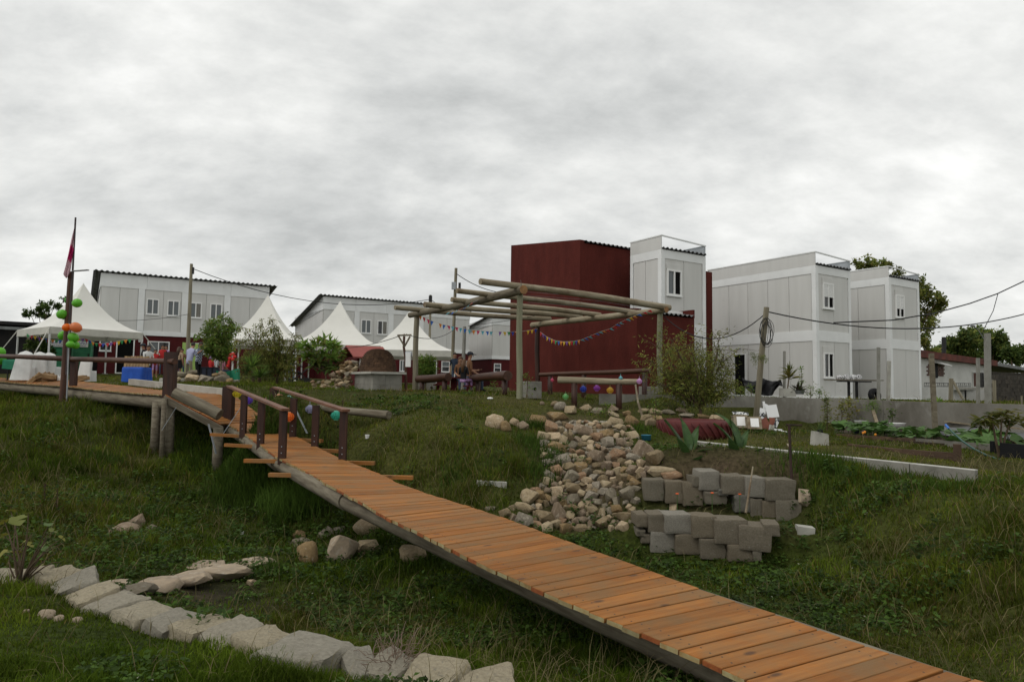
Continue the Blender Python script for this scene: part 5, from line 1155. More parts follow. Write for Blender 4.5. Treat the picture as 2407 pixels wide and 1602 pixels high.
# ------------------------------------------------------------------ chairs in white covers, firewood, bottles, gift table
cover = mat('chair_cover', (.68, .68, .66), (.58, .58, .56), scale=3, rough=.8, bump=.5, bscale=4)
def covered_chair(label, px, py, d, yaw, tilt=0.0, sc=1.0):
    g = at(px, py, d); t_ = thing('covered_chair', label, 'chair', tuple(g), yaw, 'chairs in white covers'); t_.scale = (1.2 * sc, 1.1 * sc, sc); b = MB()
    # draped back (rounded top) and seat with skirt, one continuous cloth
    def back(i, j):
        a = math.pi * 2 * i; w = .27 * (1 - .16 * j); dpt = .10; top = 1.02
        z = j * top; r_ = 1.0 if j < .82 else math.sqrt(max(0, 1 - ((j - .82) / .18) ** 2)) * .75 + .25 * (1 - (j - .82) / .18)
        fold = .012 * math.sin(a * 7 + j * 3)
        return ((w * math.cos(a)) * r_ + fold * math.cos(a), .2 + tilt * j + (dpt * math.sin(a)) * (r_ if j > .82 else 1) + fold * math.sin(a), z)
    b.grid(back, 28, 16); b.obj('back_cover', cover, t_, world=False, smooth=True)
    b = MB()
    def seat(i, j):
        a = math.pi * 2 * i; c, s = math.cos(a), math.sin(a); k = max(abs(c), abs(s)); x, y = c / k * .19, s / k * .2
        if j < .3: r_ = j / .3; return (x * r_, -.05 + y * r_, .46)
        z = .46 * (1 - (j - .3) / .7); f_ = 1 + .10 * (j - .3) + .05 * (j - .3) * math.sin(a * 9)
        return (x * f_, -.05 + y * f_, z + .005)
    b.grid(seat, 36, 10); b.obj('seat_cover', cover, t_, world=False, smooth=True)
covered_chair('white-covered chair at the left, leaning beside the firewood', 56, 893, 25.6, 3.2, -.22, 1.08); covered_chair('white-covered chair seen from the front behind the firewood', 97, 889, 26.2, 3.14, -.05); covered_chair('white-covered chair pressed against its neighbour behind the firewood', 119, 890, 26.5, 3.14, -.05); covered_chair('white-covered chair alone right of the flagpole', 205, 896, 25.2, 3.0, -.12, .84)
green_cloth = mat('green_cloth', (.02, .22, .12), (.015, .16, .09), scale=2, rough=.75)
gt = thing('cloth_table', 'low table under a green cloth between the covered chairs', 'table', tuple(at(70, 890, 27)))
g = at(66, 892, 27); b = MB()
def drape(cx, cy, hw, hd, z0, z1, wave=.05, nfold=9):
    def fn(i, j):
        a = 2 * math.pi * i; c, s = math.cos(a), math.sin(a); k = max(abs(c), abs(s)); x, y = c / k, s / k
        if j < .35: r_ = j / .35; return (cx + x * hw * r_, cy + y * hd * r_, z1)
        t = (j - .35) / .65; f_ = 1 + .06 * t + wave * t * math.sin(a * nfold); return (cx + x * hw * f_, cy + y * hd * f_, z1 + (z0 - z1) * t + .03 * t * math.sin(a * 4))
    return fn
b.grid(drape(g.x, g.y, .75, .4, g.z + .42, g.z + .78), 48, 8); b.obj('cloth', green_cloth, gt, smooth=True)
for sx in (-.6, .6):
    for sy in (-.3, .3): MB().box(g.x + sx - .02, g.x + sx + .02, g.y + sy - .02, g.y + sy + .02, g.z - .1, g.z + .76).obj('leg', black_metal, gt)
wood_split = mat('split_wood', (.30, .20, .10), (.14, .08, .04), scale=4, stretch=(1, 3, 3), rough=.9, bump=.6, rnd=.3)
fw = thing('firewood_pile', 'pile of split firewood on the deck edge between the chairs', 'firewood', tuple(at(103, 893, 25)))
for px, py, l_, r_, an in ((80,890,.55,.10,.9),(90,888,.6,.09,.7),(98,884,.55,.10,.4),(108,883,.5,.12,.1),(118,886,.4,.13,-.1),(124,889,.35,.12,-.3),(86,892,.5,.08,.5),(104,891,.5,.09,.2),(114,892,.4,.10,.1)):
    p = at(px, py, 25 + R.uniform(-.15, .15)); v = Vector((math.cos(an), .3, math.sin(an))) * l_ / 2; log('split_log', None, p - v, p + v, r_, r_ * .8, wood_split, parent=fw, n=5)
fw = thing('firewood_pile', 'small pile of firewood right of the flagpole', 'firewood', tuple(at(188, 896, 24.9)))
for px, py in ((181, 889), (188, 887), (194, 890), (185, 893)):
    p = at(px, py, 24.9); v = Vector((.2, .1, .03)); log('split_log', None, p - v, p + v, .1, .08, wood_split, parent=fw, n=5)
for px, lab in ((136.5, 'left one of two small white bottles on the deck'), (141.5, 'right one of two small white bottles on the deck')):
    p = at(px, 893, 25); MB().lathe([(.035, 0), (.035, .11), (.012, .15), (.012, .19)], 8, tuple(p)).obj('bottle', pvc_white, None, label=lab, cat='bottle', group='small white bottles')
blue_cloth = mat('blue_cloth', (.02, .10, .48), (.012, .06, .33), scale=2.5, rough=.7)
bt = thing('gift_table', 'table draped in bright blue cloth on the grass behind the deck', 'table', tuple(down(322, 26)))
p0 = at(288, 862, 26.2); p1 = at(356, 862, 26.8); g = down(322, 26.3); b = MB(); hw = (p1.x - p0.x) / 2; cx, cy = (p0.x + p1.x) / 2, 26.5
b.grid(drape(cx, cy, hw, .36, g.z + .03, p0.z, .035, 11), 60, 12); b.obj('cloth', blue_cloth, bt, smooth=True)
MB().box(cx - hw + .05, cx + hw - .05, cy - .3, cy + .3, p0.z - .06, p0.z - .02).obj('table_top', log_pale, bt)
for sx in (-1, 1):
    for sy in (-.25, .25): MB().box(cx + sx * (hw - .1) - .02, cx + sx * (hw - .1) + .02, cy + sy - .02, cy + sy + .02, g.z - .1, p0.z - .06).obj('leg', black_metal, bt)
kraft = mat('kraft_paper', (.36, .24, .12), (.28, .18, .085), scale=5, rough=.85, bump=.3, rnd=.12)
for r_ in range(2):
    for k in range(8):
        px = 296 + k * 7.2; d = 26.4 + r_ * .25; zt_ = p0.z + .012; p = at(px, 850, d); w = .10; b = MB()
        hh = .40 + R.uniform(-.02, .03)
        b.hexa([(p.x - w / 2, d - .05, zt_), (p.x + w / 2, d - .05, zt_), (p.x + w / 2, d + .05, zt_), (p.x - w / 2, d + .05, zt_), (p.x - w / 2, d - .02, zt_ + hh), (p.x + w / 2, d - .02, zt_ + hh), (p.x + w / 2, d + .03, zt_ + hh), (p.x - w / 2, d + .03, zt_ + hh)])
        b.obj('paper_bag', kraft, None, label='brown paper bag in the %s row on the blue table, place %s from the left' % (('front', 'back')[r_], ('one', 'two', 'three', 'four', 'five', 'six', 'seven', 'eight')[k]), cat='paper bag', group='paper bags on the blue table')
# rolled-up sign, dark cool boxes, green cloth screen
bn = thing('banner_stand', 'lime green roll-up banner behind the people', 'banner', tuple(down(446, 41)))
q0 = at(429, 804, 41); q1 = at(462, 807, 41); g = down(446, 41)
MB().hexa([(q0.x, 41, g.z + .1), (q1.x, 41.2, g.z + .1), (q1.x, 41.22, g.z + .1), (q0.x, 41.02, g.z + .1), (q0.x, 41, q0.z), (q1.x, 41.2, q1.z), (q1.x, 41.22, q1.z), (q0.x, 41.02, q0.z)]).obj('banner_sheet', mat('banner_lime', (.30, .46, .10), (.36, .52, .16), scale=1.5, rough=.5), bn)
MB().box(q0.x - .05, q1.x + .05, 40.95, 41.25, g.z, g.z + .1).obj('base', zinc, bn)
text('banner_text', 'Ministerio', .12, pvc_white, bn, (((q0.x + q1.x) / 2 + .05) - bn.location.x, 41.03 - bn.location.y, q0.z - .16 - bn.location.z), (math.pi / 2, 0, .2)); text('banner_text', 'de Vivienda', .1, pvc_white, bn, (((q0.x + q1.x) / 2 + .12) - bn.location.x, 41.05 - bn.location.y, q0.z - .32 - bn.location.z), (math.pi / 2, 0, .2))
navy = mat('navy_plastic', (.012, .018, .035), rough=.45)
cb = thing('dark_table', 'dark navy covered table behind the boulders', 'table', tuple(down(490, 34)))
p = at(490, 864, 34); MB().box(p.x - .38, p.x + .38, 33.8, 34.3, gz(p.x, 34) - .05, p.z).obj('cover', navy, cb); MB().box(p.x - .42, p.x + .42, 33.76, 34.34, p.z + .003, p.z + .03).obj('top', navy, cb)
for px in (477, 490, 503):
    q_ = at(px, 864, 34); MB().box(q_.x - .03, q_.x + .03, 33.78, 33.797, p.z - .6, p.z - .02).obj('strap', black_cloth, cb)
b = MB(); b.grid(lambda i, j: at(508 + 56 * i, 870 + 4 * math.sin(i * 5) + j * (22 + 4 * i), 33.2 + .15 * math.sin(i * 12)), 24, 5); b.obj('green_screen', green_cloth, None, smooth=True, label='green cloth hung behind the boulders by the white tent pole', cat='cloth')
b = MB(); zz = down(545, 33.8); b.tube([(zz.x, zz.y, zz.z - .05), tuple(at(548, 800, 33.8))], .045, 8); 
wp = b.obj('white_pole', pvc_white, None, label='white pole with a red ribbon before the hidden tent', cat='pole')
b = MB(); q = at(546, 838, 33.7)
for k in range(5): 
    a = k * 1.256; b.ball((q.x + .12 * math.cos(a), q.y - .03, q.z + .14 * math.sin(a)), .1, 8, 5, (1, .5, .8))
b.tube([q + Vector((-.1, 0, 0)), q + Vector((-.22, 0, -.5))], [.05, .08], 5)
b.obj('red_ribbon', mat('ribbon_red', (.55, .02, .015), rough=.5), None, label='big red ribbon bow tied to the white pole', cat='ribbon')

# ------------------------------------------------------------------ people: one skinned body each, clothed by bone
SKM = mat('skin_tan', (.36, .19, .12), rough=.6); 
def cloth_m(name, c, c2=None, **k): return MT.get(name) or mat(name, c, c2, rough=.85, **k)
plaid = mat('plaid', (.02, .03, .07), rough=.85); 
_t = plaid.node_tree; _b = [n for n in _t.nodes if n.type == 'BSDF_PRINCIPLED'][0]; _c = _t.nodes.new('ShaderNodeTexChecker'); _c.inputs['Scale'].default_value = 16; _c.inputs[1].default_value = (.02, .03, .07, 1); _c.inputs[2].default_value = (.42, .46, .55, 1); _tc = _t.nodes.new('ShaderNodeTexCoord'); _t.links.new(_tc.outputs['Object'], _c.inputs[0]); _t.links.new(_c.outputs[0], _b.inputs['Base Color'])
def person(label, loc, rz, shirt, legs, shoes=None, hair=(.02, .013, .01), hairlen=0, h=1.7, sit=False, larm='down', rarm='down', bow=0.0, sleeve=.5, leglen=1.0, cap=None, skirt=None, stride=.04):
    t_ = thing('person', label, 'person', loc, rz, 'people at the gathering', None); s = h / 1.7
    V = []; E_ = []; Rr = []; K = []
    def v(p, r_): V.append(Vector(p) * s); Rr.append(r_ * s); return len(V) - 1
    def ed(a, b, k): E_.append((a, b)); K.append(k)
    hz = .92 if not sit else .5
    pel = v((0, .01, hz), .135); sp = v((0, -.02 - bow * .15, hz + .22), .125); ch = v((0, -.01 - bow * .4, hz + .43), .145); nk = v((0, -bow * .55, hz + .57), .055); hb = v((0, -.03 - bow * .75, hz + .64), .075); hm = v((0, -.035 - bow * .85, hz + .71), .098); ht = v((0, -.02 - bow * .9, hz + .79), .07)
    ed(pel, sp, 'S'); ed(sp, ch, 'S'); ed(ch, nk, 'S'); ed(nk, hb, 'K'); ed(hb, hm, 'K'); ed(hm, ht, 'K')
    hands = []
    for sd_, mode in ((-1, rarm), (1, larm)):
        sh_ = v((.17 * sd_, -bow * .42, hz + .49), .062)
        P = {'down': ((.22, .02, .22), (.23, -.06, -.02), (.23, -.09, -.13)), 'front': ((.22, -.06, .24), (.14, -.3, .22), (.1, -.4, .24)), 'up': ((.25, -.18, .33), (.16, -.38, .5), (.12, -.42, .6)), 'hip': ((.3, .05, .26), (.2, -.1, .1), (.14, -.12, .08)), 'lap': ((.22, -.02, .22), (.14, -.25, .1), (.08, -.33, .08))}[mode]
        el = v((P[0][0] * sd_, P[0][1] - bow * .3, hz + P[0][2]), .045); wr = v((P[1][0] * sd_, P[1][1] - bow * .3, hz + P[1][2]), .032); hd = v((P[2][0] * sd_, P[2][1] - bow * .3, hz + P[2][2]), .038)
        ed(ch, sh_, 'S'); ed(sh_, el, 'S'); ed(el, wr, 'S' if sleeve > .8 else 'K'); ed(wr, hd, 'K'); hands.append((V[wr], V[hd], sd_))
    for sd_ in (-1, 1):
        hp = v((.09 * sd_, .01, hz - .04), .09)
        if sit: kn = v((.11 * sd_, -.42, hz), .07); an = v((.11 * sd_, -.44, .08), .045); to = v((.12 * sd_, -.58, .035), .035)
        else: kn = v((.1 * sd_, -.01 + stride * sd_, .49), .065); an = v((.1 * sd_, .03 + stride * 1.6 * sd_, .075), .043); to = v((.12 * sd_, -.12 + stride * 1.6 * sd_, .032), .036)
        ed(pel, hp, 'L'); ed(hp, kn, 'L'); ed(kn, an, 'L' if leglen > .8 else 'K'); ed(an, to, 'F')
    me = bpy.data.meshes.new('sk'); me.from_pydata([tuple(p) for p in V], E_, []); tmp = bpy.data.objects.new('sk', me); COL.objects.link(tmp)
    md = tmp.modifiers.new('skin', 'SKIN'); md.use_smooth_shade = True; md2 = tmp.modifiers.new('ss', 'SUBSURF'); md2.levels = 1; md2.render_levels = 1
    for d_, r_ in zip(me.skin_vertices[0].data, Rr): d_.radius = (r_, r_ * .82)
    me.skin_vertices[0].data[pel].use_root = True
    dg = bpy.context.evaluated_depsgraph_get(); bme = bpy.data.meshes.new_from_object(tmp.evaluated_get(dg)); bpy.data.objects.remove(tmp)
    mats_ = {'S': shirt, 'L': legs, 'K': SKM, 'F': shoes or black_cloth}; order = ['S', 'L', 'K', 'F']
    bm = bmesh.new(); bm.from_mesh(bme)
    for f_ in bm.faces:
        c = f_.calc_center_median(); best = None
        for (a, b_), k in zip(E_, K):
            pa, pb = V[a], V[b_]; ab = pb - pa; t = max(0, min(1, (c - pa).dot(ab) / max(1e-9, ab.length_squared))); dd = (c - pa - ab * t).length / (Rr[a] + (Rr[b_] - Rr[a]) * t)
            if best is None or dd < best[0]: best = (dd, k, t)
        f_.material_index = order.index(best[1]); f_.smooth = True
    # fingers, nose, ears
    x_ = MB()
    for wr, hd, sd_ in hands:
        dr = (hd - wr).normalized(); side = Vector((0, 1, 0)) - dr * dr.y; side.normalize()
        for k in range(4):
            b0 = hd + side * (.012 * (k - 1.5)) * s; x_.tube([b0, b0 + dr * (.05 + .008 * (1 if k in (1, 2) else 0)) * s, b0 + dr * .075 * s + Vector((-.015 * sd_, 0, 0))], [.008 * s, .008 * s, .006 * s], 4)
        x_.tube([wr.lerp(hd, .5), hd + side * .035 * s], [.01 * s, .008 * s], 4)
    hc = V[hm]; x_.ball((hc.x, hc.y - .1 * s, hc.z - .005), .016 * s, 6, 4, (1, 1.2, 1.3))
    for sd_ in (-1, 1): x_.ball((hc.x + .085 * sd_ * s, hc.y + .005, hc.z), .022 * s, 6, 4, (.5, 1, 1.3))
    base = len(bm.verts); vs = [bm.verts.new(p) for p in x_.v]
    for f_ in x_.f:
        try: nf = bm.faces.new([vs[i] for i in f_]); nf.material_index = 2; nf.smooth = True
        except ValueError: pass
    while len(bme.materials): bme.materials.pop()
    for k in order: bme.materials.append(mats_[k])
    bm.to_mesh(bme); bm.free()
    bo = mesh_obj('body', bme, None, t_)
    hm_ = MT.get('hair_%d' % int(hair[0] * 1000)) or mat('hair_%d' % int(hair[0] * 1000), hair, rough=.6)
    hx = MB()
    def hfn(i, j):
        a = 2 * math.pi * i; ph = j * 1.75; back = .5 + .5 * math.sin(a); k = ph * (.62 + .5 * back); r_ = .108 * s
        return (hc.x + r_ * math.sin(k) * math.cos(a) * .92, hc.y + .012 + r_ * math.sin(k) * math.sin(a), hc.z + .035 * s + r_ * 1.05 * math.cos(k))
    hx.grid(hfn, 16, 8)
    if hairlen: hx.tube([hc + Vector((0, .05 * s, .04 * s)), hc + Vector((0, .09 * s, -.1 * s)), hc + Vector((0, .11 * s, -.1 * s - hairlen * s))], [.085 * s, .09 * s, .05 * s], 10)
    hx.obj('hair', hm_, t_, world=False, smooth=True)
    ex = MB()
    for sd_ in (-1, 1): ex.ball((hc.x + .035 * sd_ * s, hc.y - .083 * s, hc.z + .015 * s), .011 * s, 6, 4)
    ex.add([(hc.x - .025 * s, hc.y - .092 * s, hc.z - .047 * s), (hc.x + .025 * s, hc.y - .092 * s, hc.z - .047 * s), (hc.x + .02 * s, hc.y - .093 * s, hc.z - .056 * s), (hc.x - .02 * s, hc.y - .093 * s, hc.z - .056 * s)], [(0, 1, 2, 3)])
    ex.obj('face', black_cloth, t_, world=False)
    if cap:
        cx_ = MB(); cx_.lathe([(.118 * s, .03 * s), (.118 * s, .06 * s), (.09 * s, .11 * s), (.03 * s, .13 * s)], 12, (hc.x, hc.y + .005, hc.z)); cx_.hexa([(hc.x - .08 * s, hc.y - .2 * s, hc.z + .03 * s), (hc.x + .08 * s, hc.y - .2 * s, hc.z + .03 * s), (hc.x + .08 * s, hc.y - .08 * s, hc.z + .045 * s), (hc.x - .08 * s, hc.y - .08 * s, hc.z + .045 * s), (hc.x - .08 * s, hc.y - .2 * s, hc.z + .04 * s), (hc.x + .08 * s, hc.y - .2 * s, hc.z + .04 * s), (hc.x + .08 * s, hc.y - .08 * s, hc.z + .06 * s), (hc.x - .08 * s, hc.y - .08 * s, hc.z + .06 * s)])
        cx_.obj('cap', cap, t_, world=False, smooth=True)
    if skirt:
        kx = MB(); kx.lathe([(.15 * s, hz + .1), (.19 * s, hz - .1), (.2 * s, hz - .32)], 16, cap=False); kx.obj('skirt', skirt, t_, world=False, smooth=True)
    return t_
lav = cloth_m('shirt_lavender', (.36, .37, .52)); khaki = cloth_m('trousers_khaki', (.26, .22, .15)); jeans = cloth_m('jeans', (.05, .07, .11)); ltj = cloth_m('jeans_light', (.20, .27, .36)); tan_ = cloth_m('top_tan', (.42, .30, .2)); redc = cloth_m('shirt_red', (.42, .02, .02)); purp = cloth_m('cloth_purple', (.26, .12, .3), (.45, .3, .5), scale=20); whitec = cloth_m('cloth_white', (.6, .6, .58)); blackc = black_cloth; brn = cloth_m('shirt_brown', (.16, .075, .035)); greyc = cloth_m('cloth_grey', (.3, .32, .34))
def pp(px, d): return tuple(down(px, d))
person('man in a lavender shirt and khaki trousers, seen from behind with bowed head', pp(442, 32), math.pi - .2, lav, khaki, larm='front', rarm='front', bow=.25, sleeve=1, h=1.78)
pm = person('person in a blue and white plaid shirt holding up a camera', pp(464, 31), 1.15, plaid, blackc, larm='up', rarm='up', bow=.12, h=1.72)
cm = MB(); cm.box(-.1, .1, -.62, -.4, 1.42, 1.58); cm.tube([(0, -.62, 1.5), (0, -.85, 1.5)], [.06, .07], 10); cm.box(-.05, .05, -.58, -.44, 1.58, 1.66)
co = cm.obj('video_camera', black_metal, None, label='black video camera held by the person in plaid', cat='camera'); co.location = Vector(pm.location) + Matrix.Rotation(1.15, 3, 'Z') @ Vector((0, -.62, 1.42)); co.rotation_euler = (0, 0, 1.15)
person('woman with long brown hair in a tan top and black skirt', pp(417, 34), math.pi - .1, tan_, SKM, hair=(.05, .025, .012), hairlen=.2, h=1.6, skirt=blackc)
person('child with an uncovered dark head between the tan top and the lavender shirt', pp(425, 36), .2, brn, jeans, h=1.5)
person('man facing us in a red shirt and dark jeans', pp(379, 38.5), .35, redc, jeans, h=1.68, larm='hip', rarm='front')
person('dark-haired person in purple just right of the red shirt', pp(388, 39.5), -.4, purp, jeans, h=1.66)
person('girl in purple shorts with bare legs beside the blue table', pp(362, 35.5), .5, redc, purp, shoes=SKM, h=1.42, leglen=.5)
person('person in a dark cap and black top behind the paper bags', pp(334, 30.5), -.9, blackc, jeans, h=1.7, cap=cloth_m('cap_navy', (.015, .02, .03)), larm='front', rarm='front')
person('dark-haired woman in black and white beside the cap wearer', pp(345, 30), .9, whitec, blackc, h=1.58, hairlen=.15, larm='front', rarm='front')
for px, d, lab, hr, sc_ in ((494, 37, 'seated woman in a purple flowered headscarf, on the left', purp, redc), (520, 37.2, 'seated woman in a purple headscarf, on the right', purp, cloth_m('top_rose', (.35, .16, .2))), (506, 39, 'seated dark-haired person between the two headscarves', None, greyc)):
    t_ = person(lab, pp(px, d), 2.6, sc_, jeans, sit=True, larm='lap', rarm='lap', h=1.62, cap=None)
    if hr:
        hc = MB(); hc.ball((0, -.02, 1.14), .125, 12, 8, (1, 1.05, 1.1)); hc.obj('headscarf', hr, t_, world=False, smooth=True)
    st_ = MB(); q = Vector(pp(px, d)); st_.box(q.x - .2, q.x + .2, q.y - .2, q.y + .2, q.z - .05, q.z + .36); st_.obj('stool', red_paint, None, label='dark red stool under the ' + lab.split(',')[0].replace('woman ', 'one '), cat='stool', group='stools')
person('person in a grey top and light shorts under the drooping tree', pp(671, 41), .4, greyc, ltj, shoes=SKM, h=1.66, larm='front', leglen=.5)
person('person in a pale blue shirt and light jeans beside the stroller', pp(684, 40), -.3, cloth_m('shirt_pale', (.42, .48, .55)), ltj, h=1.68, rarm='front')
person('man in a dark cap and brown shirt seated at the picnic table', pp(1102, 22.9), 1.9, brn, jeans, sit=True, h=1.7, larm='front', rarm='lap', cap=cloth_m('cap_navy', (.015, .02, .03)), hair=(.03, .02, .015))
person('girl with long brown hair in black seated nearest the table leg', pp(1089, 22.3), 2.6, blackc, purp, sit=True, h=1.35, hair=(.10, .05, .022), hairlen=.3, larm='lap', rarm='lap')
person('brown-haired person seated on the far side of the picnic table', pp(1081, 25), .3, brn, jeans, sit=True, h=1.6, hair=(.12, .06, .03), hairlen=.2, larm='lap', rarm='lap')
person('person in a navy jacket standing behind the picnic table', pp(1068, 29), .2, cloth_m('jacket_navy', (.02, .03, .05)), jeans, h=1.5)

# ------------------------------------------------------------------ stroller
sr = thing('stroller', 'black folded-hood stroller on the grass beside the couple', 'stroller', tuple(down(703, 34.5)), .2)
b = MB()
for x, y, r_ in ((-.42, -.22, .11), (-.42, .22, .11), (.38, -.2, .14), (.38, .2, .14)):
    b = MB(); b.lathe([(r_ * .55, -.02), (r_, -.025), (r_, .025), (r_ * .55, .02)], 14); w = b.obj('wheel', black_metal, sr, world=False); w.location = (x, y, r_); w.rotation_euler = (math.pi / 2, 0, 0)
b = MB()
for y in (-.2, .2): b.tube([(-.42, y, .1), (.1, y, .45), (.62, y, .98)], .016, 6); b.tube([(.38, y, .14), (.05, y, .5), (-.1, y, .62)], .016, 6)
b.tube([(.62, -.2, .98), (.66, 0, 1.0), (.62, .2, .98)], .02, 6); b.box(-.36, .34, -.17, .17, .16, .24)
b.obj('frame', black_metal, sr, world=False)
b = MB(); b.grid(lambda i, j: (-.5 + .55 * i + .06 * math.sin(j * 3.1), -.22 + .44 * j, .38 + .32 * (1 - i) ** 2 + .18 * i - .06 * math.sin(j * math.pi)), 10, 8); b.obj('seat', black_cloth, sr, world=False, smooth=True, solid=.04)
b = MB(); b.grid(lambda i, j: (-.22 + .36 * math.cos(math.pi * (.15 + .75 * i)), -.23 + .46 * j, .66 + .34 * math.sin(math.pi * (.15 + .75 * i)) * (1 - .25 * (2 * j - 1) ** 2)), 10, 8); b.obj('hood', black_cloth, sr, world=False, smooth=True, solid=.02)

# ------------------------------------------------------------------ clay oven on a block base, rock heap, toy house
OV = Bld('clay_oven', 'domed brick oven on a concrete block base', 876, 21.5, gz(-4.4, 22), cat='oven'); OV.o.name = 'clay_oven'
zb0 = OV.f(876, 878)[1]; u1, w1 = .99, 1.65
bl_me = None
for r_ in range(2):
    zz0 = -.1 + (zb0 + .1) * r_ / 2; zz1 = -.1 + (zb0 + .1) * (r_ + 1) / 2 - .006
    for a0, a1 in ((0, .42), (.426, .985)) if r_ else ((0, .6), (.606, .985)): OV.part('block', concrete, [(a0, a1, .0, .15, zz0, zz1)])
    for a0, a1 in ((.157, .7), (.706, 1.2), (1.206, 1.64)) if r_ else ((.157, .5), (.506, 1.0), (1.006, 1.64)): OV.part('block', concrete, [(.0, .15, a0, a1, zz0, zz1)])
OV.part('core', concrete, [(.16, .97, .16, 1.62, -.1, zb0 - .01)])
b = MB(); b.box(-.12, u1 + .1, -.12, w1 + .1, zb0, zb0 + .07); b.obj('slab', concrete_pale, OV.o, world=False)
adobe = mat('adobe', (.11, .062, .035), (.05, .028, .017), scale=6, rough=.95, bump=.7, bscale=20, spots=(.2, .11, .06), spot_scale=9, spot_lo=.58, spot_hi=.75)
b = MB(); cu, cw_ = .5, .85; rd = .60; hd = OV.f(888, 817, .6)[1] - zb0 - .07
for k in range(15):
    t0 = k / 15; ang = t0 * math.pi / 2; rr = rd * math.cos(ang) ** .75; z0 = zb0 + .07 + hd * math.sin(ang) * .98; z1 = zb0 + .07 + hd * math.sin((k + 1) / 15 * math.pi / 2) * .98
    nb = max(4, int(2 * math.pi * rr / .16))
    for m_ in range(nb):
        a0 = 2 * math.pi * (m_ + .5 * (k % 2)) / nb; a1 = a0 + 2 * math.pi / nb * .93; ro = rr * (1 + R.uniform(-.015, .02)); ri = max(.01, rr - .12); zz = z1 - .012
        b.hexa([(cu + ri * math.cos(a0), cw_ + ri * math.sin(a0), z0), (cu + ro * math.cos(a0), cw_ + ro * math.sin(a0), z0), (cu + ro * math.cos(a1), cw_ + ro * math.sin(a1), z0), (cu + ri * math.cos(a1), cw_ + ri * math.sin(a1), z0)] + [(cu + ri * math.cos(a0), cw_ + ri * math.sin(a0), zz), (cu + ro * math.cos(a0), cw_ + ro * math.sin(a0), zz), (cu + ro * math.cos(a1), cw_ + ro * math.sin(a1), zz), (cu + ri * math.cos(a1), cw_ + ri * math.sin(a1), zz)])
db = b.obj('brick_courses', adobe, OV.o, world=False); tag(db, kind='stuff')
b = MB(); b.lathe([(rd * math.cos(t * math.pi / 2) ** .75 * .97 + .001, hd * math.sin(t * math.pi / 2) * .97) for t in np.linspace(0, .98, 12)], 24, (cu, cw_, zb0 + .07)); b.obj('mortar_core', adobe, OV.o, world=False)
hp = thing('rock_heap', 'tall heap of grey rubble leaning on the oven base', 'rock heap', tuple(down(800, 22.5)))
for k in range(70):
    t = R.random(); py = 915 - 66 * t; xm = 790 + 28 * t; px = xm + R.uniform(-34 + 20 * t, 30 - 4 * t) ; w = R.uniform(10, 20)
    rock_px(px, py, w, w * .72, ROCK, hp, d=22.6 + .5 * t + R.uniform(-.2, .4), m=None)
hp = thing('rock_heap', 'low heap of pale rubble at the foot of the loquat', 'rock heap', tuple(down(750, 23)))
for k in range(16): rock_px(750 + R.uniform(-20, 22), 905 + R.uniform(-9, 8), R.uniform(9, 16), R.uniform(8, 12), ROCK, hp, d=23 + R.uniform(-.4, .4))
NTH = ('furthest left','top left','large round','low left','small squat','small pale','big grey','grey middle','pale upper','topmost right','broad right','low right','flat pale','last right')
for i, (cx, cy, w, h) in enumerate([(421.7,878,26,13),(453,875,27,12),(451.5,888.7,36,24),(416,893,19,14),(431.6,894,13,12),(455,898,17,10),(478,892.5,33,25),(493.5,892,25,17),(509,881,17,12),(522.6,878.7,23,16),(524,888,34,16),(541,895.6,20,15),(519.5,898.6,20,10),(555,897,17,12)]):
    rock_px(cx, cy, w * 1.12, h * 1.1, BIGR if i % 4 else RND, None, 'boulder', granite if i % 3 == 1 else None, d=25.2 + (.5 if cy < 885 else 0), label='%s boulder of the bank behind the deck kerb' % NTH[i], cat='boulder', group='boulders behind the deck kerb')
rock_px(384, 896, 12, 12, [BLK[2]], None, 'concrete_lump', concrete_pale, d=25, label='small squared concrete lump by the gift table', cat='concrete block')
th_ = Bld('toy_house', 'small red playhouse roof peeping over the rubble heap', 838, 30, .05, cat='playhouse')
zr_ = th_.f(838, 835)[1]; 
th_.part('wall', red_paint, [(0, 1.2, 0, 1.6, -.2, zr_ - .05)]); b = MB(); u_ = 1.3
tile_r = mat('roof_red', (.30, .075, .06), (.24, .06, .05), scale=4, rough=.7)
b.hexa([(-.25, -.25, zr_ - .12), (1.5, -.25, zr_ - .12), (1.5, .8, zr_ + .42), (-.25, .8, zr_ + .42), (-.25, -.25, zr_ - .06), (1.5, -.25, zr_ - .06), (1.5, .8, zr_ + .48), (-.25, .8, zr_ + .48)]); b.hexa([(-.25, .8, zr_ + .42), (1.5, .8, zr_ + .42), (1.5, 1.85, zr_ - .12), (-.25, 1.85, zr_ - .12), (-.25, .8, zr_ + .48), (1.5, .8, zr_ + .48), (1.5, 1.85, zr_ - .06), (-.25, 1.85, zr_ - .06)]); b.obj('roof', tile_r, th_.o, world=False)
th_.part('gable', pvc_white, [(.1, 1.1, -.03, .0, zr_ - .5, zr_ - .02)])

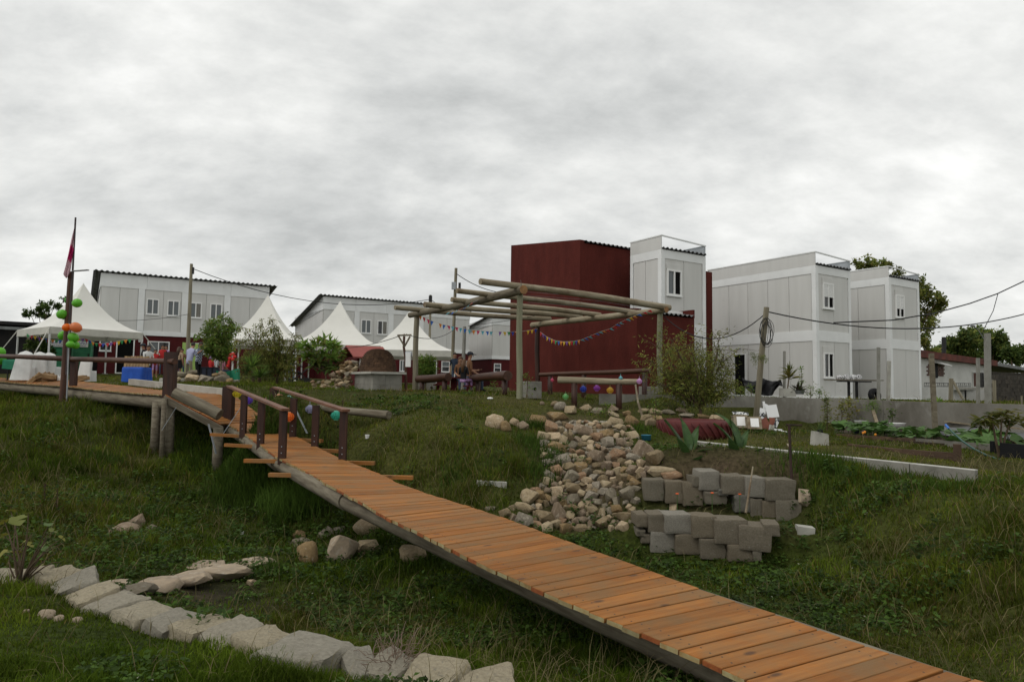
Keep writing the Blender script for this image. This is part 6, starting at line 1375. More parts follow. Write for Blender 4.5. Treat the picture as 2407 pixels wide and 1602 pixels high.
# ------------------------------------------------------------------ poles, wires
def pole(label, px0, py0, px1, py1, d, r0, r1, m, name='utility_pole', cat='pole', base=None, n=10, group='poles'):
    g = down(px1, d) if base is None else base; top = at(px0, py0, d); t_ = thing(name, label, cat, tuple(g), group=group)
    smooth_by_angle(MB().tube([(g.x, g.y, g.z - .3), g.lerp(top, .5), tuple(top)], [r1, (r0 + r1) / 2, r0], n).obj('shaft', m, t_))
    return t_, top
up1, t1 = pole('tall wooden utility pole before the left row house', 450, 620, 438, 900, 40, .085, .12, pole_wood)
MB().box(t1.x + .08, t1.x + .16, t1.y - .05, t1.y + .05, t1.z - .6, t1.z - .2).obj('insulator', black_metal, up1)
up2, t2 = pole('tall wooden utility pole with a meter box behind the pergola', 1072, 630, 1061, 900, 32, .07, .085, pole_wood)
q = at(1063, 672, 31.9); MB().box(q.x - .02, q.x + .18, q.y - .14, q.y - .02, q.z - .17, q.z + .17).obj('meter_box', zinc, up2); q = at(1080, 671, 31.9); MB().box(q.x - .05, q.x + .06, q.y - .02, q.y + .1, q.z - .14, q.z + .14).obj('junction_box', black_metal, up2)
up3, t3 = pole('far thin utility pole above the right tent', 1012, 693, 1008, 900, 46, .075, .08, pole_wood); MB().tube([t3 + Vector((0, 0, -.5)), t3 + Vector((0, 0, -.05))], .12, 8).obj('insulator', black_metal, up3)
up4, t4 = pole('short concrete post with a small box behind the picnic table', 1092, 767, 1087, 900, 27, .07, .075, concrete_post, name='concrete_post')
q = at(1099, 855, 26.9); MB().box(q.x - .06, q.x + .06, q.y - .1, q.y, q.z - .12, q.z + .12).obj('box', concrete_pale, up4)
ls = thing('lamp_stand', 'crooked timber lamp stand with a tee top and a white box', 'lamp stand', tuple(down(955, 22.3)))
g = down(955, 22.3); b = MB(); b.tube([(g.x, g.y, g.z - .2), at(954, 880, 22.3), at(953, 840, 22.3), at(949, 815, 22.3), at(950, 790, 22.3)], [.05, .045, .04, .04, .04], 8); b.obj('post', log_brown, ls)
MB().beam(at(934, 788, 22.3), at(967, 787, 22.3), .08, .05).obj('cross_bar', log_grey, ls)
for x in (937, 964): MB().beam(at(x, 790, 22.25), at(951, 814, 22.25), .05, .05).obj('brace', log_grey, ls)
q = at(960, 846, 22.2); MB().box(q.x - .08, q.x + .08, q.y - .1, q.y + .05, q.z - .22, q.z + .24).obj('meter_box', pvc_white, ls)
q = at(960.5, 832, 22.2); MB().tube([q + Vector((-.1, 0, 0)), q + Vector((.1, 0, 0))], .09, 10).obj('lamp', zinc, ls)
def cable(label, pts, r_=.014, group='overhead cables'):
    return MB().tube(pts, r_, 5).obj('overhead_cable', wire_black, None, label=label, cat='cable', group=group)
def sag(a, b, s, n_=14): return [a.lerp(b, t) - Vector((0, 0, s * 4 * t * (1 - t))) for t in np.linspace(0, 1, n_)]
cable('sagging cable from the left pole across to the far pole', sag(t1 - Vector((0, 0, .25)), t3 - Vector((0, 0, .3)), 1.1), .022)
cable('cable from the far pole towards the pergola pole', sag(t3 - Vector((0, 0, .3)), at(1130, 745, 40), .3), .02)
cable('cable from the pergola pole behind the top rafter', sag(t2 - Vector((0, 0, .25)), at(1210, 690, 30), .25), .018)
cable('thin cable from the left pole down behind the tent', sag(at(444, 738, 39.8), at(268, 753, 43), .12), .014)
cable('low cable from the lamp stand to the left tent', sag(at(951, 785, 22.3), at(700, 793, 36), .5), .013)
cable('low cable from the lamp stand to the pergola pole', sag(at(955, 785, 22.3), at(1065, 776, 31.5), .25), .012)
cable('thin cable crossing under the pergola to the red block', sag(at(1100, 766, 27), at(1420, 705, 27.2), .1), .01)
# ------------------------------------------------------------------ right-hand garden: walls, kerb, beds and odds and ends
b = MB(); n_ = Vector((RW[2] - RW[0])).normalized(); nn = Vector((n_.y, -n_.x, 0)); rw = thing('retaining_wall', 'long stained concrete retaining wall above the kitchen garden', 'wall', tuple(RW[0] - Vector((0, 0, .9))))
e0 = RW[0] - n_ * .15; e1 = RW[2] + n_ * 6
ang = math.atan2(n_.y, n_.x)
def wallseg(a, c, z0, z1, th, name, m, parent):
    L_ = (c - a).length; me = MB().box(0, L_, 0, th, z0, z1); o = me.obj(name, m, parent, world=False); o.location = Vector((a.x, a.y, 0)) - Vector((parent.location.x, parent.location.y, parent.location.z)); o.rotation_euler = (0, 0, math.atan2((c - a).y, (c - a).x)); return o
m1_ = RW[0].lerp(RW[2], .55)
wallseg(e0, m1_, -1.5, -.235, .24, 'wall_section', concrete_old, rw); wallseg(m1_ + n_ * .012, e1, -1.5, -.25, .24, 'wall_section', concrete_old, rw)
for px, py in ((2276, 969), (2299, 960), (2368, 961), (2402, 960), (2403, 985)):
    q = onz(px, py, at(px, py, (RW[2].y + RW[1].y) / 2).z); t_ = (px - 1795) / 625; d = RW[0].lerp(RW[2], t_); p = at(px, py, d.y - .02); MB().ball(p, .022, 6, 4).obj('tie_hole', void_black, rw)
# precast beams shoring the pergola terrace
pb = thing('precast_beam', 'weathered precast concrete beam wall behind the small willow', 'beam wall', tuple(at(1600, 955, 20.5)))
p0, p1 = at(1414, 925, 19.4), at(1790, 932, 21.8); dz = -.34
for a, c, z in ((0, .5, 0), (.503, 1, .0)):
    q0, q1 = p0.lerp(p1, a), p0.lerp(p1, c); bb = MB(); v = (q1 - q0).normalized(); w = Vector((-v.y, v.x, 0)) * .14
    bb.hexa([q0 + Vector((0, 0, dz)), q1 + Vector((0, 0, dz)), q1 + w + Vector((0, 0, dz)), q0 + w + Vector((0, 0, dz)), q0, q1, q1 + w, q0 + w]); bb.obj('beam', concrete, pb)
for t in (.02, .5, .98):
    q = p0.lerp(p1, t) + Vector((0, .06, 0)); MB().box(q.x - .06, q.x + .06, q.y, q.y + .12, q.z - 1.0, q.z - .02).obj('stake', post_brown, pb)
# white-topped garden kerb
kb = thing('garden_kerb', 'thin white-topped concrete kerb along the edge of the garden grass', 'kerb', tuple(onz(1950, 1070, -1.2)))
K0, K1 = onz(1612, 1035, -1.08), onz(2298, 1106, -1.12)
for k in range(6):
    a, c = K0.lerp(K1, k / 6), K0.lerp(K1, (k + 1) / 6 - .003); bb = MB(); bb.beam(a - Vector((0, 0, .13)), c - Vector((0, 0, .13)), .10, .26); bb.obj('kerb_stone', concrete, kb); bb = MB(); bb.beam(a + Vector((0, 0, .008)), c + Vector((0, 0, .008)), .104, .012); bb.obj('white_cap', mat('kerb_white', (.56, .55, .5), (.42, .41, .37), scale=6, rough=.9) if 'kerb_white' not in MT else MT['kerb_white'], kb)
bb = MB(); a, c = G(1400 + -280, 1138), G(1190, 1143); bb.beam(a + Vector((0, 0, .0)), c, .12, .14); bb.obj('half_buried_kerb', concrete_pale, None, label='pale kerb stone half buried in the bank grass', cat='kerb')
bb = MB(); a, c = G(1872, 1244), G(1912, 1249); bb.beam(a, c, .18, .12); bb.obj('flat_step', concrete_pale, None, label='small pale slab lying in the weeds right of the lower wall', cat='slab')

# red tractor tyre
ty = mat('tyre_red', (.10, .014, .012), (.065, .009, .009), scale=6, rough=.7, bump=.25, spots=(.13, .03, .026), spot_scale=6, spot_lo=.6, spot_hi=.8)
g = G(1652, 1034); cen = Vector((g.x, g.y + .8, g.z)); tt = thing('tractor_tyre', 'big tractor tyre painted red lying flat as a planter', 'tyre', tuple(cen))
hr_ = .40; ro = .86
MB().lathe([(.5, .02), (.70, -.04), (ro - .06, .0), (ro - .01, .08), (ro, .2), (ro - .01, hr_ - .08), (ro - .06, hr_), (.70, hr_ + .03), (.5, hr_ - .04), (.47, hr_ - .12)], 48, cap=False).obj('casing', ty, tt, world=False, smooth=True)
lug = MB(); 
for k in range(30):
    a0 = 2 * math.pi * k / 30; pts = [((ro + .012) * math.cos(a0 + s * .30), (ro + .012) * math.sin(a0 + s * .30), hr_ * (.96 - .92 * s)) for s in np.linspace(0, 1, 5)]
    l_ = MB(); l_.tube(pts, .022, 5); l_.obj('lug', ty, tt, world=False, smooth=True)
MB().lathe([(.01, .3), (.5, .3)], 20, cap=True).obj('soil_fill', mat('bed_soil', (.05, .035, .022), (.03, .02, .014), scale=8, rough=1, bump=.6), tt, world=False)

# wooden boxes with white plates, leaning tiles
def c6(x, y): return 1660 + x / 7.84, 840 + y / 7.84
def wbox(label, x0, y0, x1, y1, d, plate):
    p = at(*c6((x0 + x1) / 2, (y0 + y1) / 2), d); w = (x1 - x0) / 7.84 * d / FP; h = (y1 - y0) / 7.84 * d / FP
    t_ = thing('wooden_box', label, 'wooden box', (p.x, p.y, p.z - h / 2), -.15, 'wooden boxes by the leaning pole'); o = MB().box(-w / 2, w / 2, -.02, .02, 0, h).obj('front_board', log_pale, t_, world=False); o.rotation_euler = (-.42, 0, 0)
    o.location = (0, -.16, 0); o2 = MB().box(-w / 2 + .02, -w / 2 + .05, 0, .4, 0, h * .8).obj('side_board', log_pale, t_, world=False); o2 = MB().box(w / 2 - .05, w / 2 - .02, 0, .4, 0, h * .8).obj('side_board', log_pale, t_, world=False); MB().box(-w / 2, w / 2, .05, .42, h * .8, h * .84).obj('lid', log_pale, t_, world=False)
    pl = MB().box(-w * .28, w * .3, -.03, -.021, h * .15, h * .85).obj('plate', pvc_white, t_, world=False); pl.rotation_euler = (-.42, 0, 0); pl.location = (0, -.16, 0)
wbox('pale wooden box with a white plate, on the left', 500, 1040, 750, 1290, 17.6, 1); wbox('pale wooden box with a white plate, on the right', 750, 1070, 1000, 1310, 17.3, 1)
tw = mat('tile_white', (.72, .73, .72), rough=.25); tr = mat('tile_terracotta', (.22, .075, .045), (.15, .05, .035), scale=5, rough=.7); tk = mat('tile_patterned', (.03, .035, .04), (.62, .63, .62), scale=14, rough=.3, lo=.48, hi=.52, detail=1)
for lab, x0, y0, x1, y1, d, m, ry, rx in (('large white floor tile leaning on the wall', 1105, 870, 1325, 1105, 18.3, tw, -.12, -.25), ('white tile behind the large one', 1050, 850, 1130, 960, 18.5, tw, .3, -.2), ('narrow upright white tile sliver', 1040, 805, 1085, 890, 18.6, tw, -.05, -.1), ('patterned tile left of the white tiles', 985, 1010, 1070, 1180, 18.2, tk, .1, -.2), ('cracked white tile at the left', 985, 935, 1100, 1030, 18.3, tw, .25, -.25), ('terracotta tile standing on its corner', 1000, 1120, 1180, 1370, 17.9, tr, -.45, -.25), ('terracotta scrap behind the patterned strip', 1165, 1105, 1270, 1260, 18.1, tr, .1, -.3), ('thin patterned strip of tile', 1260, 1120, 1330, 1300, 18.0, tk, .5, -.2), ('low white tile on the grass', 1260, 1310, 1415, 1450, 17.6, tw, .08, -.5), ('second low white tile on the grass', 1400, 1345, 1500, 1480, 17.5, tw, .2, -.5), ('speckled terracotta tile nearest us', 1300, 1385, 1510, 1500, 17.3, tr, .2, -.6), ('grey tile edge between the terracotta tiles', 1150, 1240, 1250, 1430, 17.8, concrete_pale, .25, -.2), ('patterned tile lying on the wooden box', 480, 990, 780, 1060, 17.9, tk, .05, -.9)):
    p = at(*c6((x0 + x1) / 2, (y0 + y1) / 2), d); w = (x1 - x0) / 7.84 * d / FP; h = (y1 - y0) / 7.84 * d / FP
    o = MB().box(-w / 2, w / 2, -.006, .006, -h / 2, h / 2).obj('floor_tile', m, None, label=lab, cat='tile', group='leaning tiles'); o.location = p
    for v in o.data.vertices: v.co.z -= h / 2
    o.rotation_euler = (rx, ry, .1)

# leaning pole with a coil of cable
cp, ct = pole('leaning pale pole hung with a coil of black cable', 1802, 722, 1776, 975, 19.6, .075, .085, pole_wood, base=at(1776, 972, 19.6))
for k in range(7):
    c = at(1800 + R.uniform(-4, 10), 765 + R.uniform(0, 14), 19.45); rx_, rz_ = R.uniform(.10, .2), R.uniform(.28, .46)
    MB().tube([(c.x + rx_ * math.cos(a), c.y + .05 * math.sin(a * 2 + k), c.z + rz_ * math.sin(a) - .1) for a in np.linspace(0, 6.28, 22)], .008, 5, cap=False).obj('cable_loop', wire_black, cp)
cable('cable from the coiled pole to the right edge, lower strand', sag(ct - Vector((0, 0, .12)), at(2430, 732, 24), .55, 20), .02)
cable('upper right cable climbing out of the picture', [at(x, y, 21 + (x - 1795) / 200) for x, y in ((1960, 758), (2100, 752), (2200, 735), (2280, 713), (2345, 690), (2430, 650))], .022)
cable('cable from the coiled pole sagging to the pergola', sag(ct - Vector((0, 0, .15)), at(1560, 742, 22), .75, 18), .016)
cable('drop wire from the right cable to the concrete post', [at(x, y, 19.5) for x, y in ((2346, 690), (2335, 730), (2312, 775), (2308, 790))], .01)

# posts on the right
def cpost(label, px0, py0, px1, py1, d, w, m=concrete_post, base=None, lean=0):
    g = at(px1, py1, d); t_ = thing('concrete_post' if m is concrete_post else 'wooden_post', label, 'post', tuple(g), group='posts by the retaining wall'); top = at(px0, py0, d); MB().beam((g.x, g.y, g.z - .3), top, w, w, up=(0, 1, 0)).obj('shaft', m, t_); return t_, top
_, ptop = cpost('tall thick concrete post at the far right', 2321, 783, 2322, 950, 18.3, .115)
b = MB(); b.tube([at(2288, 766, 18.3), at(2300, 775, 18.3), at(2312, 795, 18.3)], .012, 5); b.ball(at(2287, 766, 18.3), .05, 8, 5, (1.6, 1, .6)); b.obj('street_lamp_arm', zinc_dark, _)
cpost('slim concrete post left of the tall one', 2299, 841, 2299, 948, 18.9, .07); cpost('concrete post by the table of bags', 2065, 816, 2065, 942, 22.5, .08); cpost('short pale post beside the narrow container house', 2090, 848, 2087, 942, 23, .09, concrete_pale)
cpost('slim concrete post behind the potted dracaena', 1844, 825, 1843, 930, 23.2, .07); cpost('leaning grey timber post in the kitchen garden', 2189, 830, 2201, 1038, 15.6, .085, log_grey); _, q = cpost('braced stub post before the whitewashed house', 2236, 889, 2234, 940, 29, .12, pole_wood); MB().beam(at(2240, 895, 29), at(2264, 938, 28.6), .07, .07).obj('brace', pole_wood, _)
cpost('thin post before the dark block wall', 2337, 893, 2338, 945, 24, .08, pole_wood); cpost('short stub at the right edge', 2402, 930, 2402, 955, 17, .03, pole_wood)
pl_ = pole('dark distant pole beside the far trees', 2219, 792, 2218, 900, 60, .18, .2, black_metal, group='poles')

# table of black and white bags
tb = thing('plank_table', 'plank table on two black legs before the container house', 'table', tuple(at(2003, 938, 23.4)))
p0, p1 = at(1947, 892, 23.4), at(2067, 894, 23.6); MB().beam(p0, p1, .5, .03).obj('plank', log_grey, tb); MB().beam(at(1972, 895.5, 23.3), at(2043, 897, 23.4), .3, .04).obj('rail', black_metal, tb)
for px in (1995, 2013.5): q = at(px, 897, 23.4); MB().box(q.x - .035, q.x + .035, q.y - .035, q.y + .035, -.5, q.z).obj('leg', black_metal, tb)
bw = mat('bag_blackwhite', (.62, .62, .62), (.012, .012, .014), scale=5, rough=.5, lo=.5, hi=.55, detail=3)
for i, (px, w, lab) in enumerate(((1976, 18, 'leftmost'), (1990, 20, 'second'), (2006, 18, 'third'), (2019, 16, 'rightmost'))):
    p = at(px, 886, 23.4); o = place('plastic_bag', RND[i], p + Vector((0, 0, -.02)), w * .0075, .14, .12, (0, 0, i), None, bw, label=lab + ' black and white plastic bag on the plank table', cat='bag', group='bags on the plank table')
b = MB(); b.lathe([(.10, -.07), (.2, -.09), (.24, -.05), (.24, .05), (.2, .09), (.10, .07)], 22, cap=False); o = b.obj('old_tyre', black_cloth, None, smooth=True, label='black tyre standing behind the retaining wall', cat='tyre'); q = at(2056, 929, 22.8); o.location = q; o.rotation_euler = (1.4, 0, .4)
for v in o.data.vertices: v.co.z -= .09
# black tarpaulin slumped on the terrace
tb_ = np.array([[1742, 885], [1752, 893], [1770, 897], [1785, 893], [1792, 888], [1800, 892], [1815, 896], [1828, 895], [1834, 890], [1840, 906]]); lo_ = np.array([[1752, 912], [1765, 922], [1780, 926], [1795, 929], [1805, 930], [1815, 929], [1820, 920], [1826, 912], [1832, 906], [1839, 907]])
def tarp(i, j):
    k = i * 9; t0 = np.array([np.interp(k, range(10), tb_[:, c]) for c in (0, 1)]); t1_ = np.array([np.interp(k, range(10), lo_[:, c]) for c in (0, 1)]); p = t0 + (t1_ - t0) * j
    return at(p[0], p[1], 23.3 + .25 * math.sin(i * 14 + j * 4) - .5 * j + .08 * math.sin(j * 15 + i * 30))
b = MB(); b.grid(tarp, 40, 12); b.obj('tarpaulin', black_cloth, None, smooth=True, solid=.01, label='slumped black tarpaulin before the open container door', cat='tarpaulin')

# garden beds
def board(t_, name, xa, ya, xb, yb, d0, d1, h, m, th=.05):
    a, c = at(xa, ya, d0), at(xb, yb, d1); v = (c - a).normalized(); w = Vector((-v.y, v.x, 0)) * th; bb = MB(); dz = Vector((0, 0, -h))
    bb.hexa([a + dz, c + dz, c + w + dz, a + w + dz, a, c, c + w, a + w]); return bb.obj(name, m, t_)
bed_wood = mat('bed_wood', (.10, .062, .038), (.055, .034, .022), scale=2.2, stretch=(.6, .6, 5), rough=.9, bump=.4)
bed_soil = MT['bed_soil']
gb = thing('garden_bed', 'low brown plank bed edge beside the garden grass', 'garden bed', tuple(at(2120, 1075, 12.8)))
board(gb, 'side_board', 1992, 1042, 2120, 1055, 14.2, 13.0, .09, bed_wood); board(gb, 'side_board', 1992, 1051, 2246, 1074, 14.19, 12.0, .12, bed_wood); board(gb, 'side_board', 2121, 1055, 2246, 1064, 13.0, 12.02, .085, bed_wood)
q = at(2250, 1043, 11.95); MB().box(q.x - .045, q.x + .045, q.y - .045, q.y + .045, q.z - .4, q.z).obj('corner_post', bed_wood, gb)
gb2 = thing('garden_bed', 'long weathered plank bed filled with pumpkin leaves', 'garden bed', tuple(at(2150, 1045, 14.5)))
board(gb2, 'side_board', 1965, 1019, 2150, 1030, 16.4, 14.8, .26, bed_wood); board(gb2, 'side_board', 2152, 1030, 2340, 1044, 14.8, 13.2, .30, concrete_old)
a, c = at(1965, 1024, 16.5), at(2340, 1050, 13.3); bb = MB(); bb.hexa([a + Vector((0, 0, -.3)), c + Vector((0, 0, -.3)), c + Vector((2.2, 2.2, -.3)), a + Vector((1.2, 2.6, -.3)), a, c, c + Vector((2.2, 2.2, .1)), a + Vector((1.2, 2.6, .1))]); bb.obj('soil', bed_soil, gb2)
tr_ = thing('planter_trough', 'black planter trough at the right edge', 'planter', tuple(at(2380, 1088, 12.2)))
board(tr_, 'front_board', 2350, 1040, 2450, 1048, 12.3, 11.9, .38, black_cloth); q = at(2335, 1036, 13.0); MB().box(q.x - .04, q.x + .04, q.y - .04, q.y + .04, q.z - .42, q.z).obj('post', black_cloth, tr_)
# pot, barrel, hose, pails, planks
wp_ = thing('cut_jug_planter', 'white cut-down jug planter on the garden grass', 'planter', tuple(G(1926, 1046)))
g = G(1926, 1046); wv = .13; b = MB(); b.hexa([(g.x - .15, g.y - .12, g.z - .02), (g.x + .15, g.y - .12, g.z - .02), (g.x + .15, g.y + .12, g.z - .02), (g.x - .15, g.y + .12, g.z - .02), (g.x - .12, g.y - .11, g.z + .30), (g.x + .15, g.y - .11, g.z + .24), (g.x + .14, g.y + .11, g.z + .25), (g.x - .12, g.y + .11, g.z + .30)]); b.obj('jug', concrete_pale, wp_)
b = MB(); b.ball((g.x + .01, g.y - .02, g.z + .28), .07, 8, 6); b.obj('root_ball', black_cloth, wp_)
p = at(2176, 990, 19.0); b = MB(); b.lathe([(.2, -.22), (.22, -.2), (.23, 0), (.22, .16), (.2, .17)], 20, tuple(p)); bo_ = thing('barrel', 'blue plastic barrel under a dark board by the wall', 'barrel', (p.x, p.y, p.z - .2)); b.obj('drum', mat('barrel_blue', (.03, .07, .33), rough=.45), bo_, smooth=True); MB().box(p.x - .5, p.x + .3, p.y - .3, p.y + .3, p.z + .19, p.z + .22).obj('board', bed_wood, bo_)
b = MB(); b.tube([at(x, y, d) for x, y, d in ((2226, 1001, 14.6), (2240, 1016, 14.2), (2262, 1036, 13.6), (2290, 1055, 13.0), (2325, 1072, 12.4), (2362, 1084, 11.9), (2384, 1090, 11.6))], .018, 6); hs = b.obj('garden_hose', mat('hose_green', (.01, .07, .055), rough=.4), None, smooth=True, label='dark green garden hose drooping over the plank bed', cat='hose')
b = MB(); b.tube([at(2223, 998, 14.61), at(2231, 1007, 14.45)], .024, 6); b.obj('hose_end', mat('hose_blue', (.03, .15, .5), rough=.4), None, label='bright blue end piece of the hose', cat='hose fitting')
for lab, px, py, w, h, d, m in (('old white and blue pail among the pumpkin leaves', 2023, 995, 28, 14, 17, mat('pail_white', (.45, .45, .4), (.04, .09, .16), scale=2.5, rough=.5, lo=.5, hi=.6)), ('white enamel basin among the pumpkin leaves', 2110, 1000, 34, 13, 17, pvc_white), ('dark blue tub among the pumpkin leaves', 2015, 1013, 14, 10, 16.2, navy)):
    p = at(px, py, d); s = d / FP; MB().lathe([(w * s * .38, -h * s * .5), (w * s * .5, h * s * .4), (w * s * .53, h * s * .5), (w * s * .46, h * s * .4)], 16, tuple(p)).obj('pail', m, None, smooth=True, label=lab, cat='pail', group='pails in the garden')
b = MB(); b.lathe([(.10, 0), (.11, .11), (.12, .115), (.105, .1)], 14, tuple(G(1519, 1034))); b.obj('pail', mat('pail_cyan', (.03, .16, .24), rough=.5), None, smooth=True, label='low blue pail beside the cascade', cat='pail', group='pails in the garden')
for lab, xa, ya, xb, yb, d0, d1 in (('long pale plank lying above the pumpkin leaves', 2222, 990, 2300, 999, 16.6, 16), ('second plank at the right edge of the garden', 2366, 1003, 2440, 1012, 14.6, 14.3)):
    MB().beam(at(xa, ya, d0), at(xb, yb, d1), .1, .03).obj('loose_plank', log_pale, None, label=lab, cat='plank', group='loose planks')
b = MB(); b.grid(lambda i, j: at(2205 + 210 * i, 1020 - 20 * j + 14 * i + 2 * math.sin(i * 12), 15.6 - 1.2 * i + .8 * j), 16, 4); b.obj('grey_tarpaulin', mat('tarp_grey', (.16, .165, .17), (.12, .12, .125), scale=2, rough=.6), None, smooth=True, label='grey sheet spread behind the pumpkin leaves', cat='tarpaulin')
b = MB(); b.beam(at(2052, 963, 18.3), at(2061, 993, 18.0), .08, .05); b.obj('leaning_plank', log_pale, None, label='short plank leaning on the retaining wall', cat='plank', group='loose planks')
# rusty tap stand and cane in the bed
ts = thing('tap_stand', 'rusty pipe stand with a tee top on the terrace', 'tap stand', tuple(G(1863, 1150))); b = MB(); g = G(1862, 1146); b.tube([g - Vector((0, 0, .1)), at(1855, 998, g.y + .1)], .022, 6); b.tube([at(1848, 998, g.y + .1), at(1885, 999, g.y + .1)], .016, 6); b.obj('pipe', rust_pipe, ts)
b = MB(); b.tube([at(1851, 1043, 12.6), at(1900, 1115, 11.6)], .014, 6); b.obj('cane', log_pale, None, label='pale cane leaning against the bank', cat='cane'); g = G(1757, 1210)
b = MB(); b.tube([at(1753, 1205, 10.45), at(1770, 1096, 10.75)], [.02, .012], 6); b.obj('dry_stalk', log_pale, None, label='dry maize stalk standing before the upper terrace wall', cat='stalk')
b = MB(); g = at(1511, 992, 18); b.tube([at(1512, 985, 18), at(1500, 945, 18.1), at(1494, 903, 18.2)], [.035, .03, .025], 7); b.obj('bare_stick', log_pale, None, label='pale forked stick with a twist of twine by the beam wall', cat='stick')
# litter
for lab, px, py, w, h in (('crushed white cup on the bank beyond the bridge', 863, 1027, 13, 9), ('white scrap on the right-hand slope', 2278, 1345, 16, 6), ('white scrap in the ground cover by the boulders', 569, 1253, 10, 9)):
    g = G(px, py + h * .4); s = g.y / FP; MB().lathe([(w * s * .3, 0), (w * s * .42, h * s), (w * s * .4, h * s * .98)], 8, tuple(g)).obj('litter', pvc_white, None, label=lab, cat='litter', group='white litter')
g = G(1152, 938); MB().ball(g + Vector((0, 0, .02)), .06, 6, 4, (1.4, 1, .6)).obj('litter', pvc_white, None, label='white scrap on the plateau edge by the second log bench', cat='litter', group='white litter')
g = at(951, 917, 22); MB().beam(at(937, 917, 22.4), at(968, 918.5, 22.2), .12, .05).obj('painted_board', mat('board_orange', (.5, .09, .05), rough=.6), None, label='orange painted board on the grass beside the oven', cat='board')
# ------------------------------------------------------------------ plants
def unit(a): return a / np.maximum(1e-9, np.linalg.norm(a, axis=-1, keepdims=True))
def leaf_mesh(name, P, D, L_, W_, C, fold=.25, up=None):
    """many leaves as folded four-corner blades: P base, D axis, L_ length, W_ width, C colour"""
    n = len(P); D = unit(D); rv = NR.normal(size=(n, 3)) if up is None else np.tile(up, (n, 1)) + NR.normal(size=(n, 3)) * .35
    S = unit(np.cross(D, rv)); N = np.cross(S, D); L_ = np.broadcast_to(L_, n)[:, None]; W_ = np.broadcast_to(W_, n)[:, None]
    mid = P + D * L_ * .42 - N * W_ * fold
    V = np.stack([P, mid + S * W_ * .5 + N * W_ * fold * 1.4, P + D * L_ - N * L_ * .12, mid - S * W_ * .5 + N * W_ * fold * 1.4], 1).reshape(-1, 3)
    i = np.arange(n)[:, None] * 4; loops = (i + np.array([0, 1, 2, 3])).ravel()
    C4 = np.concatenate([C, np.ones((n, 1))], 1).repeat(4, 0)
    return np_mesh(name, V, loops, np.arange(n) * 4, leaf, False, C4)
def cmix(n, cols, var=.25):
    c = np.array(cols, float)[NR.integers(0, len(cols), n)]; return c * (1 + NR.uniform(-var, var, (n, 1)))
def plant_root(name, label, cat, g, group=None): return thing(name, label, cat, tuple(g), group=group)
def add_leaf_part(root, name, P, D, L_, W_, C, **k):
    P = np.asarray(P, float) - np.array(root.location); o = bpy.data.objects.new(name, leaf_mesh(name, P, np.asarray(D, float), L_, W_, C, **k)); COL.objects.link(o); o.parent = root; return o
def curve(a, b, bend, n=8):
    a, b = Vector(a), Vector(b); return [a.lerp(b, t) + Vector(bend) * (4 * t * (1 - t)) for t in np.linspace(0, 1, n)]
def branches(root, g, tops, r0, m=bark, sub=3, spread=.35, name='trunk', trunkh=.25):
    """a trunk that forks into limbs reaching the given tops, each with twigs; returns twig points for leaves"""
    g = Vector(g); b = MB(); tips = []
    hub = g + Vector((0, 0, (max(t.z for t in tops) - g.z) * trunkh)); b.tube([g - Vector((0, 0, .15)), g.lerp(hub, .5) + Vector((.02, 0, 0)), hub], [r0 * 1.15, r0, r0 * .9], 8)
    for t in tops:
        c = curve(hub, t, (R.uniform(-.1, .1), R.uniform(-.1, .1), R.uniform(.0, .15)), 7); L_ = (t - hub).length
        b.tube(c, [r0 * .7 * (1 - .85 * k / 6) + .003 for k in range(7)], 6)
        for k in range(2, 7):
            for _ in range(sub):
                q = c[k] + Vector((R.gauss(0, 1), R.gauss(0, 1), R.gauss(0, .8))).normalized() * L_ * spread * R.uniform(.4, 1); b.tube([c[k], c[k].lerp(q, .5) + Vector((0, 0, .03)), q], [r0 * .18, r0 * .12, .003], 4, cap=False); tips.append((c[k], q))
    b.obj(name, m, root, smooth=True); return tips
def crown(root, tips, n, L_, W_, cols, droop=0.0, clump=.06, name='crown', var=.35, up=None, fold=.25):
    P, D = [], []
    T = [(np.array(a), np.array(q)) for a, q in tips]; per = max(1, n // len(T))
    for a, q in T:
        t = NR.uniform(.25, 1.1, (per, 1)); p = a + (q - a) * t + NR.normal(size=(per, 3)) * clump; d = (q - a) / max(1e-6, np.linalg.norm(q - a)) * .5 + NR.normal(size=(per, 3)) * .6; d[:, 2] -= droop; P.append(p); D.append(d)
    P = np.concatenate(P); D = np.concatenate(D); n = len(P)
    # darker old leaves and lighter young ones mixed clump by clump
    C = cmix(n, cols, .2) * (1 + var * np.repeat(NR.uniform(-1, 1, len(T)), per)[:, None])
    return add_leaf_part(root, name, P, D, L_ * NR.uniform(.6, 1.25, n), W_ * NR.uniform(.7, 1.2, n), C, up=up, fold=fold)
GO = [(.15, .19, .042), (.20, .22, .052), (.105, .15, .035)]; GY = [(.20, .21, .045), (.15, .18, .038), (.24, .22, .065)]; GD = [(.052, .09, .024), (.075, .12, .03), (.10, .145, .036)]; GB = [(.14, .24, .044), (.19, .29, .052), (.11, .19, .036)]

